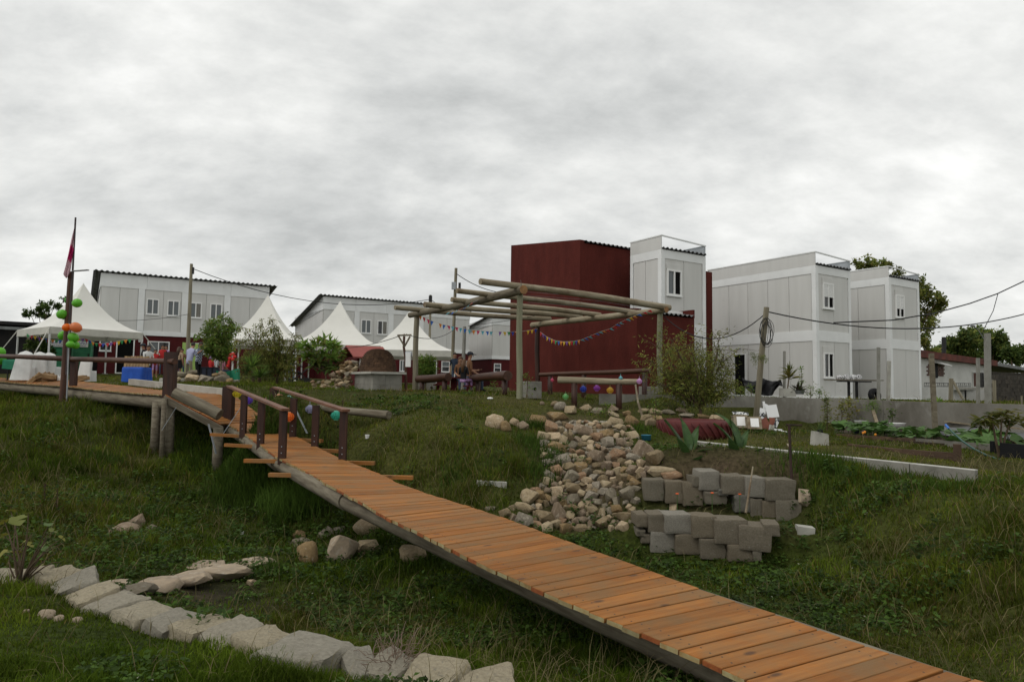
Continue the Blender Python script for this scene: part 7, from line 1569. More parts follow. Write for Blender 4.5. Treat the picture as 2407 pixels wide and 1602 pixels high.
# small willow right of the pergola
g = G(1650, 982); g.y += .2; g.z = gz(g.x, g.y); wl = plant_root('willow_shrub', 'feathery olive-green willow shrub before the beam wall', 'shrub', g); dd = g.y
tops = [at(x, y, dd + R.uniform(-.5, .5)) for x, y in ((1530,850),(1545,815),(1560,880),(1580,800),(1600,830),(1615,860),(1640,845),(1660,900),(1690,800),(1700,835),(1715,870),(1725,905),(1580,920),(1540,900),(1690,930),(1620,810),(1665,830),(1600,900),(1640,920))]
tips = branches(wl, g, tops, .045, sub=5, spread=.34, trunkh=.12)
crown(wl, tips, 11000, .11, .024, GY + [(.26, .29, .06), (.3, .3, .08)] + GO, droop=.35, clump=.07)
tips = [(Vector(at(1750, 822, dd)), Vector(at(1790, 842, dd - .2))), (Vector(at(1770, 826, dd)), Vector(at(1775, 850, dd))), (Vector(at(1785, 830, dd)), Vector(at(1800, 845, dd)))]
b = MB(); b.tube([at(1700, 850, dd), at(1740, 818, dd), at(1780, 824, dd)], [.012, .008, .004], 5); b.obj('limb', bark, wl); crown(wl, tips, 260, .08, .014, GO, .4, .05, 'spray')
# drooping pepper tree before the tents
dd = 27; g = down(650, dd); pt_ = plant_root('pepper_tree', 'drooping pepper tree in front of the tents', 'tree', g)
tops = [at(x, y, dd + R.uniform(-.5, .5)) for x, y in ((560,800),(575,770),(600,775),(618,765),(640,757),(655,770),(665,800),(690,790),(700,808),(560,840),(590,830),(620,820),(640,810),(680,830),(695,845),(575,870),(610,860),(680,860))]
tips = branches(pt_, g, tops, .05, sub=4, spread=.2, trunkh=.2); tips += [(a, a + Vector((R.uniform(-.15, .15), R.uniform(-.15, .15), -R.uniform(.35, .85)))) for a, q in tips[::2]]
crown(pt_, tips, 8500, .15, .03, GO + GY + GY + [(.2, .18, .05)], droop=1.1, clump=.05, var=.45)
# young ash beside the hidden tent
dd = 29; g = down(517, dd); ah = plant_root('young_ash', 'young broad-leaved tree with a thin pale trunk left of the pepper tree', 'tree', g)
tops = [at(x, y, dd + R.uniform(-.5, .5)) for x, y in ((475,785),(490,765),(505,755),(520,750),(545,752),(550,775),(530,790),(500,800),(480,815),(515,820),(540,815),(497,835),(525,840))]
tips = branches(ah, g, tops, .035, m=pole_wood, sub=4, spread=.24, trunkh=.45); crown(ah, tips, 5000, .17, .055, GB + GO, droop=.3, clump=.07, var=.4)
# loquat
dd = 23.6; g = down(765, dd); lq = plant_root('loquat_tree', 'small loquat with long glossy leaves left of the rubble heap', 'tree', g)
tops = [at(x, y, dd + R.uniform(-.45, .45)) for x, y in ((715,812),(730,820),(745,808),(760,800),(772,805),(785,815),(795,825),(720,840),(740,838),(760,830),(780,840),(795,850),(735,860),(755,860),(775,865),(790,868),(768,812),(750,850))]
tips = branches(lq, g, tops, .03, m=bark, sub=2, spread=.12, trunkh=.3); P, D, C = [], [], []
for t in tops:
    k = 30; d = NR.normal(size=(k, 3)) * [1, 1, .55] + [0, 0, .35]; P.append(np.tile(np.array(t), (k, 1)) + NR.normal(size=(k, 3)) * .04); D.append(d); C.append(cmix(k, GD + [(.10, .12, .025)] if t.z < .9 else GB + [(.16, .17, .04)], .25))
add_leaf_part(lq, 'crown', np.concatenate(P), np.concatenate(D), .36, .095, np.concatenate(C) * 1.15, up=(0, 0, 1))
# yuccas
def rosette(root, c, n, L_, W_, cols, tilt=.5, name='rosette', fold=.15):
    a = NR.uniform(0, 6.28, n); e_ = NR.uniform(-.1, 1.4, n) ** 1.0 * tilt * 2; D = np.stack([np.cos(a) * np.cos(e_), np.sin(a) * np.cos(e_), np.sin(e_)], 1)
    return add_leaf_part(root, name, np.tile(np.array(c), (n, 1)) + NR.normal(size=(n, 3)) * .02, D, L_ * NR.uniform(.7, 1.15, n), W_, cmix(n, cols, .3), up=(0, 0, 1), fold=fold)
dd = 26; g = down(597, dd); yc = plant_root('yucca', 'spiky yucca clump at the foot of the pepper tree', 'yucca', g)
b = MB(); b.tube([g - Vector((0, 0, .1)), at(594, 868, dd)], .06, 8); b.tube([g - Vector((-.2, 0, .1)), at(610, 888, dd - .3)], .06, 8); b.obj('stem', bark, yc)
rosette(yc, at(594, 862, dd), 90, .62, .045, GB + GD, .55); rosette(yc, at(610, 886, dd - .3), 80, .6, .05, GD + GB, .4, name='lower_rosette'); rosette(yc, at(580, 880, dd), 60, .5, .04, GD, .5, name='side_rosette')
# bright sapling at the left pergola post
dd = 26.5; g = down(1000, dd); sp_ = plant_root('sapling', 'bright green leafy sapling behind the left pergola post', 'sapling', g); tops = [at(x, y, dd + R.uniform(-.3, .3)) for x, y in ((988,845),(992,860),(1000,850),(1008,842),(1013,850),(1017,865),(1005,870),(990,880))]
tips = branches(sp_, g, tops, .02, sub=3, spread=.2, trunkh=.2); crown(sp_, tips, 2200, .16, .035, GB + [(.16, .2, .04)], -.2, .05)
# trees beyond the houses
def far_tree(name, label, px, d, blobs, n, L_, cols, r0=.16, gaps=.35, group='background trees'):
    g = down(px, d); t_ = plant_root(name, label, 'tree', g, group); tops = [at(x, y, d + R.uniform(-1, 1)) for x, y, r_ in blobs]; br_ = branches(t_, g, tops, r0, sub=1, spread=.1, trunkh=.3); P, D, C = [], [], []
    for (x, y, r_), t in zip(blobs, tops):
        R_ = r_ * d / FP; k = int(n * (r_ ** 2) / sum(q[2] ** 2 for q in blobs)); nc = max(5, k // 60); cc = unit(NR.normal(size=(nc, 3))) * (NR.uniform(.2, 1.0, (nc, 1)) ** .5) * R_ * [1, 1, .8]; sel = NR.integers(0, nc, k)
        P.append(np.array(t) + cc[sel] + NR.normal(size=(k, 3)) * R_ * .16); D.append(NR.normal(size=(k, 3)) + [0, 0, -.2]); C.append(cmix(k, cols, .25) * (1 + .45 * NR.uniform(-1, 1, nc)[sel][:, None]))
    P = np.concatenate(P); add_leaf_part(t_, 'crown', P, np.concatenate(D), L_ * NR.uniform(.7, 1.3, len(P)), L_ * .5, np.concatenate(C)); return t_
far_tree('broadleaf_tree', 'tall tree showing above and right of the narrow container house', 2135, 44, [(2030,622,22),(2060,618,20),(2085,630,18),(2110,650,25),(2150,680,35),(2185,715,30),(2205,705,18),(2170,760,35),(2180,800,22),(2120,720,40),(2190,830,18)], 8000, .22, GO + GY)
far_tree('broadleaf_tree', 'round dark tree above the whitewashed house, left', 2262, 70, [(2245,815,25),(2265,800,30),(2290,795,28),(2240,840,20),(2275,835,30)], 6000, .38, GD + GO)
far_tree('broadleaf_tree', 'round dark tree above the whitewashed house, middle', 2325, 72, [(2315,800,28),(2340,805,30),(2330,830,30),(2355,825,22)], 6000, .38, GD + GO)
far_tree('broadleaf_tree', 'lower dark tree at the right edge behind the shed roof', 2390, 66, [(2375,830,20),(2395,835,25),(2420,840,30),(2440,825,30)], 5000, .36, GD + GO[:1])
far_tree('broadleaf_tree', 'small dark tree far behind the leaning garden post', 2205, 76, [(2195,830,20),(2215,825,18),(2185,845,16)], 2500, .36, GD)
far_tree('thorn_tree', 'thin thorny tree behind the left tent', 95, 50, [(70,735,12),(90,730,16),(110,718,14),(128,712,12),(150,702,8),(105,740,16),(138,725,10)], 1800, .2, GD, r0=.07)
far_tree('dark_shrub', 'dark leafy shrub under the left tent before the black shed', 88, 36.5, [(75,815,16),(95,810,18),(110,825,16),(85,840,16)], 1600, .16, GD, r0=.04)

# ---- canna plants: each large leaf its own part
leaf_big = mat('canna_leaf', (.055, .11, .028), (.035, .075, .02), scale=3, stretch=(1, 5, 1), rough=.45, trans=.25, rnd=.2)
leaf_dull = mat('pumpkin_leaf', (.075, .15, .03), (.05, .105, .022), scale=4, rough=.6, trans=.2, rnd=.3)
def big_leaf_me(name, L_=1.0, W_=.22, arch=.35, n=8):
    b = MB(); b.grid(lambda i, j: (((i - .5) * W_ * math.sin(math.pi * min(1, .08 + j * .95)) ** .7), L_ * j * (1 - arch * .2 * j), L_ * arch * (j - 1.25 * j * j) * .9 + abs(i - .5) * W_ * .35), 4, n); me = bpy.data.meshes.new(name); me.from_pydata(b.v, [], b.f); me.polygons.foreach_set('use_smooth', [True] * len(me.polygons)); return me
CL = [big_leaf_me('leaf', 1, .26, .3), big_leaf_me('leaf', 1, .2, .6), big_leaf_me('leaf', 1, .3, .1)]
for me in CL: me.materials.append(leaf_big)
def leaf_at(root, me, p, az, el, s, m=None, name='leaf'):
    o = bpy.data.objects.new(name, me); COL.objects.link(o); o.parent = root; o.location = Vector(p) - root_loc(root); o.rotation_euler = Matrix.Rotation(az, 3, 'Z').to_4x4().to_3x3().to_euler(); o.rotation_euler = (Matrix.Rotation(az, 3, 'Z') @ Matrix.Rotation(el, 3, 'X')).to_euler(); o.scale = (s, s, s)
    if m: o.material_slots[0].link = 'OBJECT'; o.material_slots[0].material = m
    return o
for lab, px, py, hgt in (('canna plant with upright leaves before the red tyre', 1618, 1112, .8), ('canna plant with a long leaf right of the red tyre', 1737, 1117, .85)):
    g = G(px, py); g = at(px, py, 12.0); t_ = plant_root('canna_plant', lab, 'canna', g, 'canna plants'); b = MB(); b.tube([g - Vector((0, 0, .2)), g + Vector((0, 0, hgt * .45))], [.025, .015], 6); b.tube([g + Vector((.05, .03, -.2)), g + Vector((.07, .03, hgt * .35))], [.02, .012], 6); b.obj('stem', mat('stem_green' + str(px), (.08, .12, .03), rough=.5), t_)
    for az, el, z, s in ((.5, 1.35, .3, .5), (-.9, 1.1, .25, .45), (2.4, .9, .2, .42), (1.2, 1.0, .35, .5), (-2.2, .75, .15, .4), (-.2, 1.3, .15, .42), (3.4, .5, .1, .36), (-1.5, .3, .12, .34)): leaf_at(t_, R.choice(CL), g + Vector((0, 0, z * hgt)), az, el, s * 1.55)
    if px > 1700: leaf_at(t_, CL[1], g + Vector((-.02, 0, .35)), .75, 1.15, .95)
# ---- pumpkin leaves
PL = []
for k in range(3):
    b = MB(); n_ = 14; b.v = [(0, 0, 0)] + [(math.cos(a) * (1 + .12 * math.sin(5 * a + k)), math.sin(a) * (1 + .12 * math.sin(5 * a + k)), .18 * math.sin(2 * a + k) + .12) for a in np.linspace(.25, 6.03, n_)]; b.f = [(0, i, i + 1) for i in range(1, n_)]; me = bpy.data.meshes.new('leaf'); me.from_pydata(b.v, [], b.f); me.polygons.foreach_set('use_smooth', [True] * len(me.polygons)); me.materials.append(leaf_dull); PL.append(me)
for i, (lab, xa, xb, ya, yb, d0, d1, n_) in enumerate((('pumpkin vine at the left end of the plank bed', 1960, 2020, 995, 1012, 17, 16.4, 16), ('pumpkin vine with orange flowers before the pails', 2020, 2085, 995, 1018, 16.6, 15.8, 22), ('pumpkin vine spilling over the plank bed edge', 2070, 2140, 1004, 1026, 16.2, 15.2, 22), ('pumpkin vine around the leaning timber post', 2140, 2215, 1004, 1026, 16, 15, 22), ('pumpkin vine under the garden hose', 2210, 2290, 1012, 1036, 15.2, 14, 22), ('pumpkin vine at the foot of the spreading shrub', 2285, 2407, 1018, 1040, 14.6, 13.4, 26))):
    g = at((xa + xb) / 2, yb, (d0 + d1) / 2); t_ = plant_root('pumpkin_vine', lab, 'pumpkin vine', g - Vector((0, 0, .12)), 'pumpkin vines'); st_ = MB()
    for k in range(n_):
        px, py = R.uniform(xa, xb), R.uniform(ya, yb); d = np.interp(py, [ya, yb], [d0, d1]); p = at(px, py, d); s = R.uniform(.09, .17); leaf_at(t_, R.choice(PL), p, R.uniform(0, 6.3), R.uniform(-.1, 1.0), s); st_.tube([p, p + Vector((R.uniform(-.05, .05), .05, -.28))], .008, 4, cap=False)
    st_.obj('stalks', mat('stalk%d' % i, (.1, .14, .04), rough=.6), t_, kind='stuff')
    if i == 1:
        for x, y in ((2029, 1017), (2033, 1015), (2058, 1021)): MB().ball(at(x, y, 15.6), .03, 6, 4).obj('flower', mat('pumpkin_flower%d' % x, (.7, .25, .02), rough=.6), t_)
# spreading shrub at the right, potted and wall plants
dd = 12.4; g = at(2352, 1086, dd); t_ = plant_root('spreading_shrub', 'broad-leaved shrub spreading over two thin stems at the right', 'shrub', g); tops = [at(x, y, dd + R.uniform(-.25, .25)) for x, y in ((2310,985),(2325,975),(2345,970),(2365,968),(2380,978),(2390,990),(2335,990),(2360,990),(2300,995))]
b = MB(); b.tube([g, at(2340, 1030, dd), at(2332, 985, dd)], [.025, .02, .012], 6); b.tube([g + Vector((.04, 0, 0)), at(2352, 1030, dd), at(2355, 985, dd)], [.02, .018, .01], 6); b.tube([g + Vector((.05, .05, 0)), at(2362, 1030, dd), at(2375, 990, dd)], [.02, .018, .01], 6); b.obj('stem', bark, t_)
P, D, C = [], [], []
for t in tops: k = 22; P.append(np.tile(np.array(t), (k, 1)) + NR.normal(size=(k, 3)) * .03); dv = NR.normal(size=(k, 3)); dv[:, 2] = NR.uniform(-.7, .35, k); D.append(dv); C.append(cmix(k, [(.09, .10, .02), (.13, .13, .03), (.06, .085, .02), (.16, .14, .04)], .25))
add_leaf_part(t_, 'crown', np.concatenate(P), np.concatenate(D), .2, .055, np.concatenate(C), up=(0, 0, 1))
dd = 22.5; g = at(1854, 930, dd); pc_ = plant_root('potted_dracaena', 'dracaena in a square white concrete pot on the wall', 'potted plant', g); w = .2; MB().box(g.x - w, g.x + w, g.y - .1, g.y + .3, g.z - .02, g.z + .25).obj('pot', concrete_pale, pc_); b = MB(); b.tube([g + Vector((0, .1, .2)), at(1855, 885, dd + .1)], .02, 6); b.obj('stem', bark, pc_); rosette(pc_, at(1855, 888, dd + .1), 40, .42, .06, [(.15, .15, .03), (.08, .10, .02), (.2, .17, .04)], .6); rosette(pc_, at(1856, 872, dd + .1), 16, .32, .05, [(.15, .16, .03), (.09, .12, .02)], .9, name='top_leaves')
g = at(1877, 926, dd); pc_ = plant_root('bromeliad', 'dark reddish bromeliad in a grey tub beside the dracaena', 'potted plant', g); b = MB(); b.lathe([(.16, 0), (.2, .12), (.21, .13)], 14, tuple(g)); b.obj('tub', zinc_dark, pc_); rosette(pc_, g + Vector((0, 0, .1)), 44, .36, .05, [(.03, .02, .015), (.045, .035, .02), (.05, .06, .02)], .55)
def stem_plant(label, name, px, py, d, h, n, L_, W_, cols, lean=0, w=.06, group='garden plants'):
    g = at(px, py, d); t_ = plant_root(name, label, 'plant', g, group); b = MB(); top = g + Vector((lean, 0, h)); b.tube([g - Vector((0, 0, .1)), g.lerp(top, .5) + Vector((.02, 0, 0)), top], [.012, .01, .005], 5); b.obj('stem', bark, t_)
    t = NR.uniform(.1, 1, (n, 1)); P = np.array(g) + (np.array(top) - np.array(g)) * t + NR.normal(size=(n, 3)) * w * (1.2 - t); D = NR.normal(size=(n, 3)) * [1, 1, .5] + [0, 0, .3]; add_leaf_part(t_, 'leaves', P, D, L_ * NR.uniform(.6, 1.2, n), W_, cmix(n, cols, .3), up=(0, 0, 1)); return t_
stem_plant('slender leafy climber beside the potted dracaena', 'climber', 1884, 915, 22.6, .75, 50, .1, .06, GB)
stem_plant('tall column of leaves against the retaining wall', 'tall_weed', 1944, 1005, 19, .85, 260, .11, .03, GY + GO, w=.09); stem_plant('yellowing shrub against the retaining wall', 'yellow_shrub', 1995, 998, 18.8, .62, 240, .1, .05, GY + [(.2, .17, .03)], w=.26); stem_plant('second yellow-green shrub against the wall', 'yellow_shrub', 1978, 1000, 18.8, .6, 120, .1, .045, GY, w=.16)
stem_plant('fern tuft on the short leaning plank', 'fern', 2051, 968, 18.3, .25, 220, .09, .02, GB, w=.14); stem_plant('small dark citrus seedling before the wall', 'seedling', 2097, 985, 17.6, .22, 80, .09, .045, GD, w=.1); stem_plant('spotted shrub right of the barrel', 'shrub', 2228, 990, 17.6, .42, 110, .09, .05, GO, w=.14); stem_plant('broad-leaved weed behind the leaning post', 'weed', 2208, 985, 17.8, .5, 60, .3, .07, GB, w=.06)
g = at(2166, 974, 18.8); pc_ = plant_root('spider_plant', 'striped spider plant in a dark pot on the board over the barrel', 'potted plant', g); b = MB(); b.lathe([(.12, 0), (.15, .15), (.16, .16)], 12, tuple(g)); b.obj('pot', black_cloth, pc_); rosette(pc_, g + Vector((0, 0, .16)), 110, .38, .025, [(.22, .24, .06), (.12, .16, .03), (.3, .28, .1)], .35)
g = at(1926, 1022, G(1926, 1046).y); pc_ = plant_root('jug_palm', 'stiff-leaved seedling growing in the white jug', 'potted plant', g); rosette(pc_, g + Vector((0, 0, .03)), 46, .36, .018, GD, .5)
for lab, px, py, d, h in (('weeds beside the dracaena at the wall top, left', 1905, 932, 22.3, .3), ('weeds beside the dracaena at the wall top, right', 1925, 934, 22.1, .24), ('tall weeds at the foot of the coiled pole', 1765, 930, 22.2, .32), ('weeds along the beam wall top', 1740, 930, 22, .25), ('vine on the front pergola post', 1238, 925, 18.5, .55), ('yellow-green seedling by the second log bench', 1160, 928, 24, .5), ('spindly weed on the rocky terrace', 1425, 985, 17.2, .4), ('leafless weed before the beam wall', 1540, 985, 17.0, .5)): stem_plant(lab, 'weed', px, py, d, h, 90, .11, .03, GB + GO, w=.15)
for lab, px, py in (('orange flower on the planted terrace, left', 1592, 1160), ('orange flower on the planted terrace, middle', 1674, 1158), ('orange flower on the planted terrace, right', 1739, 1161), ('pink flower above the upper wall', 1690, 1092), ('pale pink flower above the upper wall', 1695, 1093)):
    d = 10.9 if py > 1100 else 11.9; p = at(px, py, d); t_ = plant_root('flower', lab, 'flower', p - Vector((0, 0, .25)), 'terrace flowers'); MB().tube([p - Vector((0, 0, .3)), p], .005, 4).obj('stem', leaf_dull, t_); MB().lathe([(.006, -.008), (.028, .0), (.022, .01), (.006, .008)], 8, tuple(p)).obj('bloom', mat('bloom%d' % px, (.7, .09, .01) if 'orange' in lab else (.62, .2, .3), rough=.6), t_)
# wild plant with round yellowing leaves at the left edge
g = G(45, 1378); wp2 = plant_root('wild_mallow', 'wild plant with round yellowing leaves at the left edge', 'plant', g); b = MB(); dd = g.y; lv = [(10,1225,.07),(42,1222,.085),(66,1205,.05),(10,1258,.045),(30,1298,.08),(75,1252,.05),(115,1232,.05),(125,1248,.05),(145,1265,.045),(105,1290,.04),(70,1280,.045),(150,1275,.03),(25,1200,.05),(90,1330,.05),(8,1300,.05),(55,1275,.04)]
for x, y, s in lv: p = at(x, y, dd + R.uniform(-.3, .3)); b.tube(curve(g, p, (R.uniform(-.08, .08), 0, .05), 6), [.012, .01, .008, .007, .005, .004], 5); leaf_at(wp2, R.choice(PL), p, R.uniform(0, 6), R.uniform(.1, .9), s, mat('mallow_leaf%d' % (x * 7 + y), R.choice([(.14, .16, .03), (.2, .19, .03), (.08, .13, .03)]), rough=.6, trans=.25))
for x, y in ((112, 1250), (130, 1300), (100, 1350), (140, 1320)): b.tube(curve(g, at(x, y, dd), (.05, 0, .08), 5), [.012, .009, .007, .005, .003], 5)
b.obj('stems', bark, wp2, smooth=True)
# dry thorny bush in the foreground
g = G(915, 1590); db_ = plant_root('dry_bush', 'dry leafless bramble tangle on the border stones', 'bush', g); b = MB()
for k in range(150):
    p = g + Vector((R.gauss(0, .07), R.gauss(0, .05), R.uniform(0, .05))); pts = [p]; d = Vector((R.gauss(0, 1), R.gauss(0, .6), R.uniform(.2, 1.2))).normalized()
    for s in range(6): d = (d + Vector((R.gauss(0, .35), R.gauss(0, .3), R.gauss(0, .3) - .12))).normalized(); p = p + d * R.uniform(.035, .075); pts.append(p)
    b.tube(pts, [.004, .004, .0035, .003, .0025, .002, .0015], 4, cap=False)
b.obj('twigs', mat('dry_twig', (.13, .09, .065), (.2, .15, .11), scale=9, rough=.9, rnd=.1), db_)
# dock stalks
for lab, px, py, y1 in (('dark seed stalk standing in the left bank', 132, 1215, 1150), ('second dark seed stalk on the left bank', 103, 1190, 1135), ('brown seed spike on the bank beyond the bridge', 803, 970, 940)):
    g = G(px, py); t_ = plant_root('dock_stalk', lab, 'plant', g, 'dock stalks'); b = MB(); top = at(px + 3, y1, g.y); b.tube([g, top], [.006, .004], 5)
    for k in range(40): q = g.lerp(top, R.uniform(.35, 1)); b.ball(q + Vector((R.gauss(0, .012), R.gauss(0, .012), 0)), .008, 5, 3)
    b.obj('spike', mat('dock%d' % px, (.05, .025, .018), rough=.9), t_)
# ------------------------------------------------------------------ grass and ground cover (uncountable: one object each)
bx_ = [(p.x, p.y) for p in BL_] ; cx_ = [(p.x, p.y) for p in BR_]
def polar(n, r0, r1, th0=-47, th1=47):
    r = r0 * (r1 / r0) ** NR.random(n); t = np.radians(NR.uniform(th0, th1, n)); return r * np.sin(t), r * np.cos(t), r
def blades(name, label, X, Y, Hh, Wd, C, lean, seg=2):
    n = len(X); Z = HH(X, Y) - .012; a = NR.uniform(0, 6.283, n); b_ = NR.uniform(0, 6.283, n)
    S = np.stack([np.cos(a), np.sin(a), np.zeros(n)], 1) * (Wd / 2)[:, None]; Ld = np.stack([np.cos(b_), np.sin(b_), np.zeros(n)], 1) * (lean * Hh)[:, None]
    P = np.stack([X, Y, Z], 1); up = np.array([0, 0, 1.0]); zz = np.sqrt(np.maximum(.06, 1 - np.minimum(lean, .95) ** 2))
    m = P + Ld * .35 + up * (Hh * .58 * (.5 + .5 * zz))[:, None]; t = P + Ld + up * (Hh * zz)[:, None]
    V = np.stack([P - S, P + S, m + S * .75, m - S * .75, t], 1).reshape(-1, 3); i = np.arange(n)[:, None] * 5
    loops = (i + np.array([0, 1, 2, 3, 3, 2, 4])).ravel(); st = (np.arange(n)[:, None] * 7 + np.array([0, 4])).ravel()
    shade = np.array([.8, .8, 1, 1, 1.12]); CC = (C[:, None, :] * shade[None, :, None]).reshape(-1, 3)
    me = np_mesh(name, V, loops, st, grass_m, False, np.concatenate([CC, np.ones((len(CC), 1))], 1)); o = mesh_obj(name, me, None); return tag(o, label, 'grass', kind='stuff')
def ctr(n, r0, r1, per, spread):
    X, Y, r = polar(n // per, r0, r1); X = X.repeat(per) + NR.normal(size=(n // per) * per) * spread * (.5 + r.repeat(per) * .09); Y = Y.repeat(per) + NR.normal(size=(n // per) * per) * spread * (.5 + r.repeat(per) * .09); return X, Y
def zones(X, Y): return np.concatenate([zone(X[i:i + 30000], Y[i:i + 30000]) for i in range(0, len(X), 30000)])
# keep grass off the bridge's own landing, walls and stones' footprint
def colour(X, Y, dryv, jit=.25):
    n = len(X); g0 = np.array([.030, .058, .005]); g1 = np.array([.098, .140, .012]); d0 = np.array([.18, .14, .045]); d1 = np.array([.175, .155, .026])
    f = (fbm(X, Y, .8, 21, 4) + .5)[:, None]; t = np.clip(f * 1.3 - .15 + NR.normal(size=(n, 1)) * .18, 0, 1); c = g0 * (1 - t) + g1 * t
    p = np.clip(dryv[:, None] * .75 + fbm(X, Y, .5, 33, 3)[:, None] * .9, 0, .9); isd = NR.random((n, 1)) < p * .42; c = np.where(isd, d0 * NR.uniform(.45, 1.1, (n, 1)), c * (1 - p * .5) + d1 * p * .5)
    cl = fbm(X, Y, 2.6, 71, 3)[:, None]; return c * (1 + NR.uniform(-jit, jit, (n, 1))) * np.clip(1 + cl * 1.5, .35, 1.8)
X, Y = ctr(500000, 3.3, 42, 9, .05); zo = zones(X, Y); rr = np.sqrt(X * X + Y * Y)
patch = fbm(X, Y, 1.1, 41, 3)
keep = (NR.random(len(X)) < zo[:, 2] * np.clip(1.15 + patch * 1.1, .5, 1)) & (Y > 2.5)
keep &= ~((X > -1.2) & (X < 9) & (Y > 26))
X, Y, zo, rr, patch = X[keep], Y[keep], zo[keep], rr[keep], patch[keep]
Hh = zo[:, 0] * NR.uniform(.45, 1.25, len(X)) * np.clip(1 + patch * 1.9 + fbm(X, Y, 3.2, 72, 2) * 1.0, .6, 2.0) * np.clip(.9 + rr * .006, .9, 1.15); Wd = (.0042 + .00075 * rr) * NR.uniform(.7, 1.3, len(X))
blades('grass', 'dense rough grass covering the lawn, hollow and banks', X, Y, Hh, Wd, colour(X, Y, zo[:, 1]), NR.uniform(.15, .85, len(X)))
# long dry stems lying through the grass
X, Y = ctr(30000, 3.6, 24, 3, .12); zo = zones(X, Y); k = NR.random(len(X)) < np.clip(zo[:, 1] * 1.3, 0, 1) * zo[:, 2]; X, Y, zo = X[k], Y[k], zo[k]
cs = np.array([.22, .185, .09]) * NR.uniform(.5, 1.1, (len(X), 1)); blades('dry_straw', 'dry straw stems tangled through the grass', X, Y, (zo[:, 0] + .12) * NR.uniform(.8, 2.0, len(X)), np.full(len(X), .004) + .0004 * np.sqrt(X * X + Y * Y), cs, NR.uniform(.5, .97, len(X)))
# tall tussocks
TS = [(690,1196,.7,200,.24),(655,1192,.6,160,.24),(725,1202,.62,180,.22),(675,1222,.5,140,.26),(520,1085,.3,420,.35),(560,1105,.3,420,.35),(600,1120,.32,420,.3),(640,1135,.34,420,.3),(480,1100,.26,300,.35),(560,1070,.28,300,.3),(610,1090,.3,360,.3),(620,1150,.28,300,.3),(540,1130,.26,300,.35),(590,1150,.24,260,.35),(690,1135,.42,260,.22),(655,1120,.36,200,.2),(730,1150,.4,220,.2),(350,1215,.26,200,.25),(1290,1080,.28,160,.2),(1250,1045,.26,160,.2),(1275,1120,.26,160,.2),(1050,1330,.22,160,.3),(900,1340,.22,160,.3),(1200,1430,.24,200,.4),(1350,1480,.26,200,.4),(1120,1130,.2,160,.25),(1060,1115,.2,160,.25),(240,1085,.3,200,.3),(120,1020,.3,200,.35),(430,1050,.26,160,.3),(640,1345,.2,140,.12),(560,1180,.2,100,.3),(1900,1090,.22,240,.3),(1960,1100,.2,240,.3),(2060,1130,.2,240,.4),(2200,1150,.22,240,.4),(1260,1005,.26,160,.15),(1500,1010,.16,140,.2),(1690,1470,.14,100,.2),(1500,1580,.2,200,.4),(1650,1590,.2,160,.3)]
XS, YS, HS, CS, LS = [], [], [], [], []
for px, py, h, n_, s in TS:
    g = G(px, min(py, 1598)); n_ = int(n_ * 1.6); XS.append(g.x + NR.normal(size=n_) * s); YS.append(g.y + NR.normal(size=n_) * s); HS.append(h * NR.uniform(.5, 1.15, n_)); CS.append((np.array([.075, .13, .022]) if h > .55 else np.array([.05, .088, .014])) * NR.uniform(.6, 1.5, (n_, 1))); LS.append(NR.uniform(.1, .7, n_))
XS, YS = np.concatenate(XS), np.concatenate(YS); blades('tussock_grass', 'taller green tussocks under the bridge and along the banks', XS, YS, np.concatenate(HS), np.full(len(XS), .006) + .0006 * np.sqrt(XS ** 2 + YS ** 2), np.concatenate(CS), np.concatenate(LS))
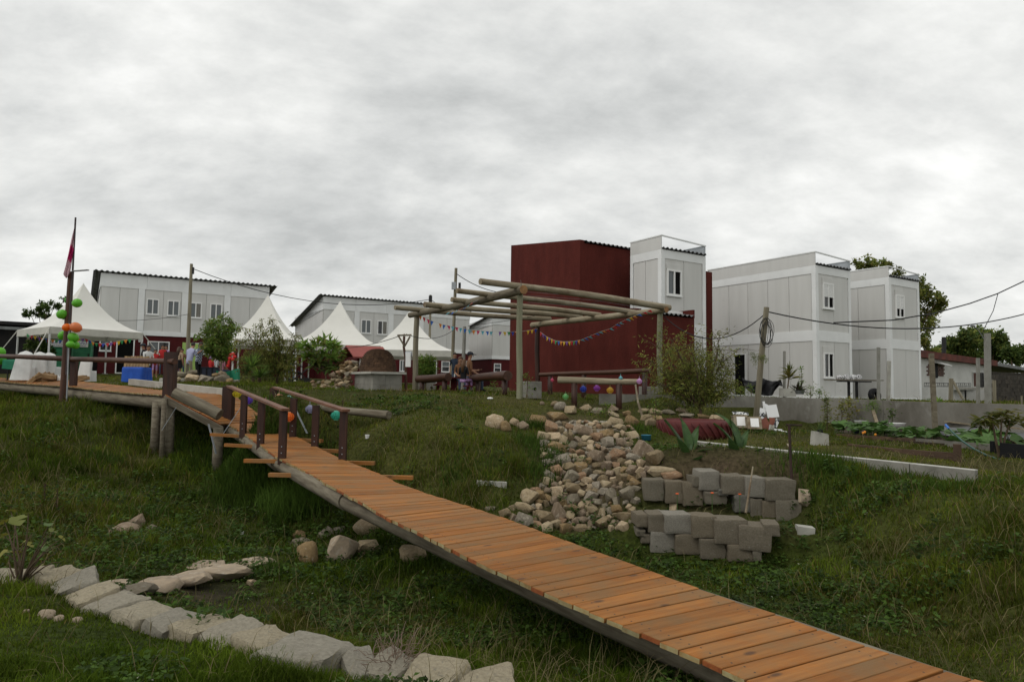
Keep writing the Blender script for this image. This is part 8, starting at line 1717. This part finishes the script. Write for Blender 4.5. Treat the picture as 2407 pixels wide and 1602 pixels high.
# broad-leaved ground cover with tiny pale flowers in the hollow and on the banks
def cover_patch(n, r0, r1, rule):
    X, Y = ctr(n, r0, r1, 14, .05); zo = zones(X, Y); Z = HH(X, Y); k = rule(X, Y, Z, zo); return X[k], Y[k], Z[k], zo[k]
f1 = lambda X, Y, Z, zo: ((Z < -2.22) & (Y > 6.5) | (fbm(X, Y, .7, 51, 3) > .12)) & (NR.random(len(X)) < zo[:, 2]) & (zo[:, 0] > .055) & (fbm(X, Y, 1.6, 52, 2) > -.12) & (Y > 3.2) & (Y < 24)
X, Y, Z, zo = cover_patch(150000, 4.2, 22, f1); n = len(X); rr = np.sqrt(X * X + Y * Y); P = np.stack([X, Y, Z + NR.uniform(.02, 1, n) * zo[:, 0] * 1.15], 1); D = NR.normal(size=(n, 3)) * [1, 1, .4]
C = np.array([.046, .082, .014]) * NR.uniform(.35, 1.9, (n, 1)) * (1 + fbm(X, Y, 1.4, 61, 3)[:, None]); fl = NR.random(n) < .012; C[fl] = [.42, .43, .30]
sz = (.022 + .0022 * rr) * NR.uniform(.6, 1.3, n) * np.where(fl, .4, 1)
o = mesh_obj('ground_cover', leaf_mesh('ground_cover', P, D, sz * 1.5, sz, C, up=(0, 0, 1)), None); tag(o, 'small-leaved ground cover with specks of pale flowers', 'weeds', kind='stuff')
# larger weed leaves in rosettes
WR = [(830,1375),(845,1360),(490,1490),(520,1500),(460,1500),(1150,1380),(1130,1395),(600,1360),(300,1295),(330,1285),(380,1300),(640,1255),(670,1265),(560,1262),(540,1250),(700,1370),(1560,1180),(1650,1200),(1690,1195),(1620,1205),(1720,1205),(1320,1185),(1380,1200),(1300,1080),(1290,1100),(1400,1240),(1350,1215),(1860,1215),(1900,1190),(2000,1130),(1950,1110),(930,1440),(800,1230),(960,1260),(1330,1065),(1370,1100),(1820,1290),(1850,1260),(1880,1300)]
P, D, C, S_ = [], [], [], []
for px, py in WR:
    g = G(px, py); k = 34; a = NR.uniform(0, 6.28, k); h = NR.uniform(.02, .22, k); P.append(np.array(g) + np.stack([np.cos(a) * .06 * NR.random(k), np.sin(a) * .06 * NR.random(k), h], 1)); D.append(np.stack([np.cos(a), np.sin(a), NR.uniform(-.1, .9, k)], 1)); C.append(np.array([.055, .10, .022]) * NR.uniform(.6, 1.7, (k, 1))); S_.append(NR.uniform(.05, .11, k))
S_ = np.concatenate(S_); o = mesh_obj('broad_weeds', leaf_mesh('broad_weeds', np.concatenate(P), np.concatenate(D), S_, S_ * .42, np.concatenate(C), up=(0, 0, 1)), None); tag(o, 'broad-leaved weeds in clumps among stones and grass', 'weeds', kind='stuff')
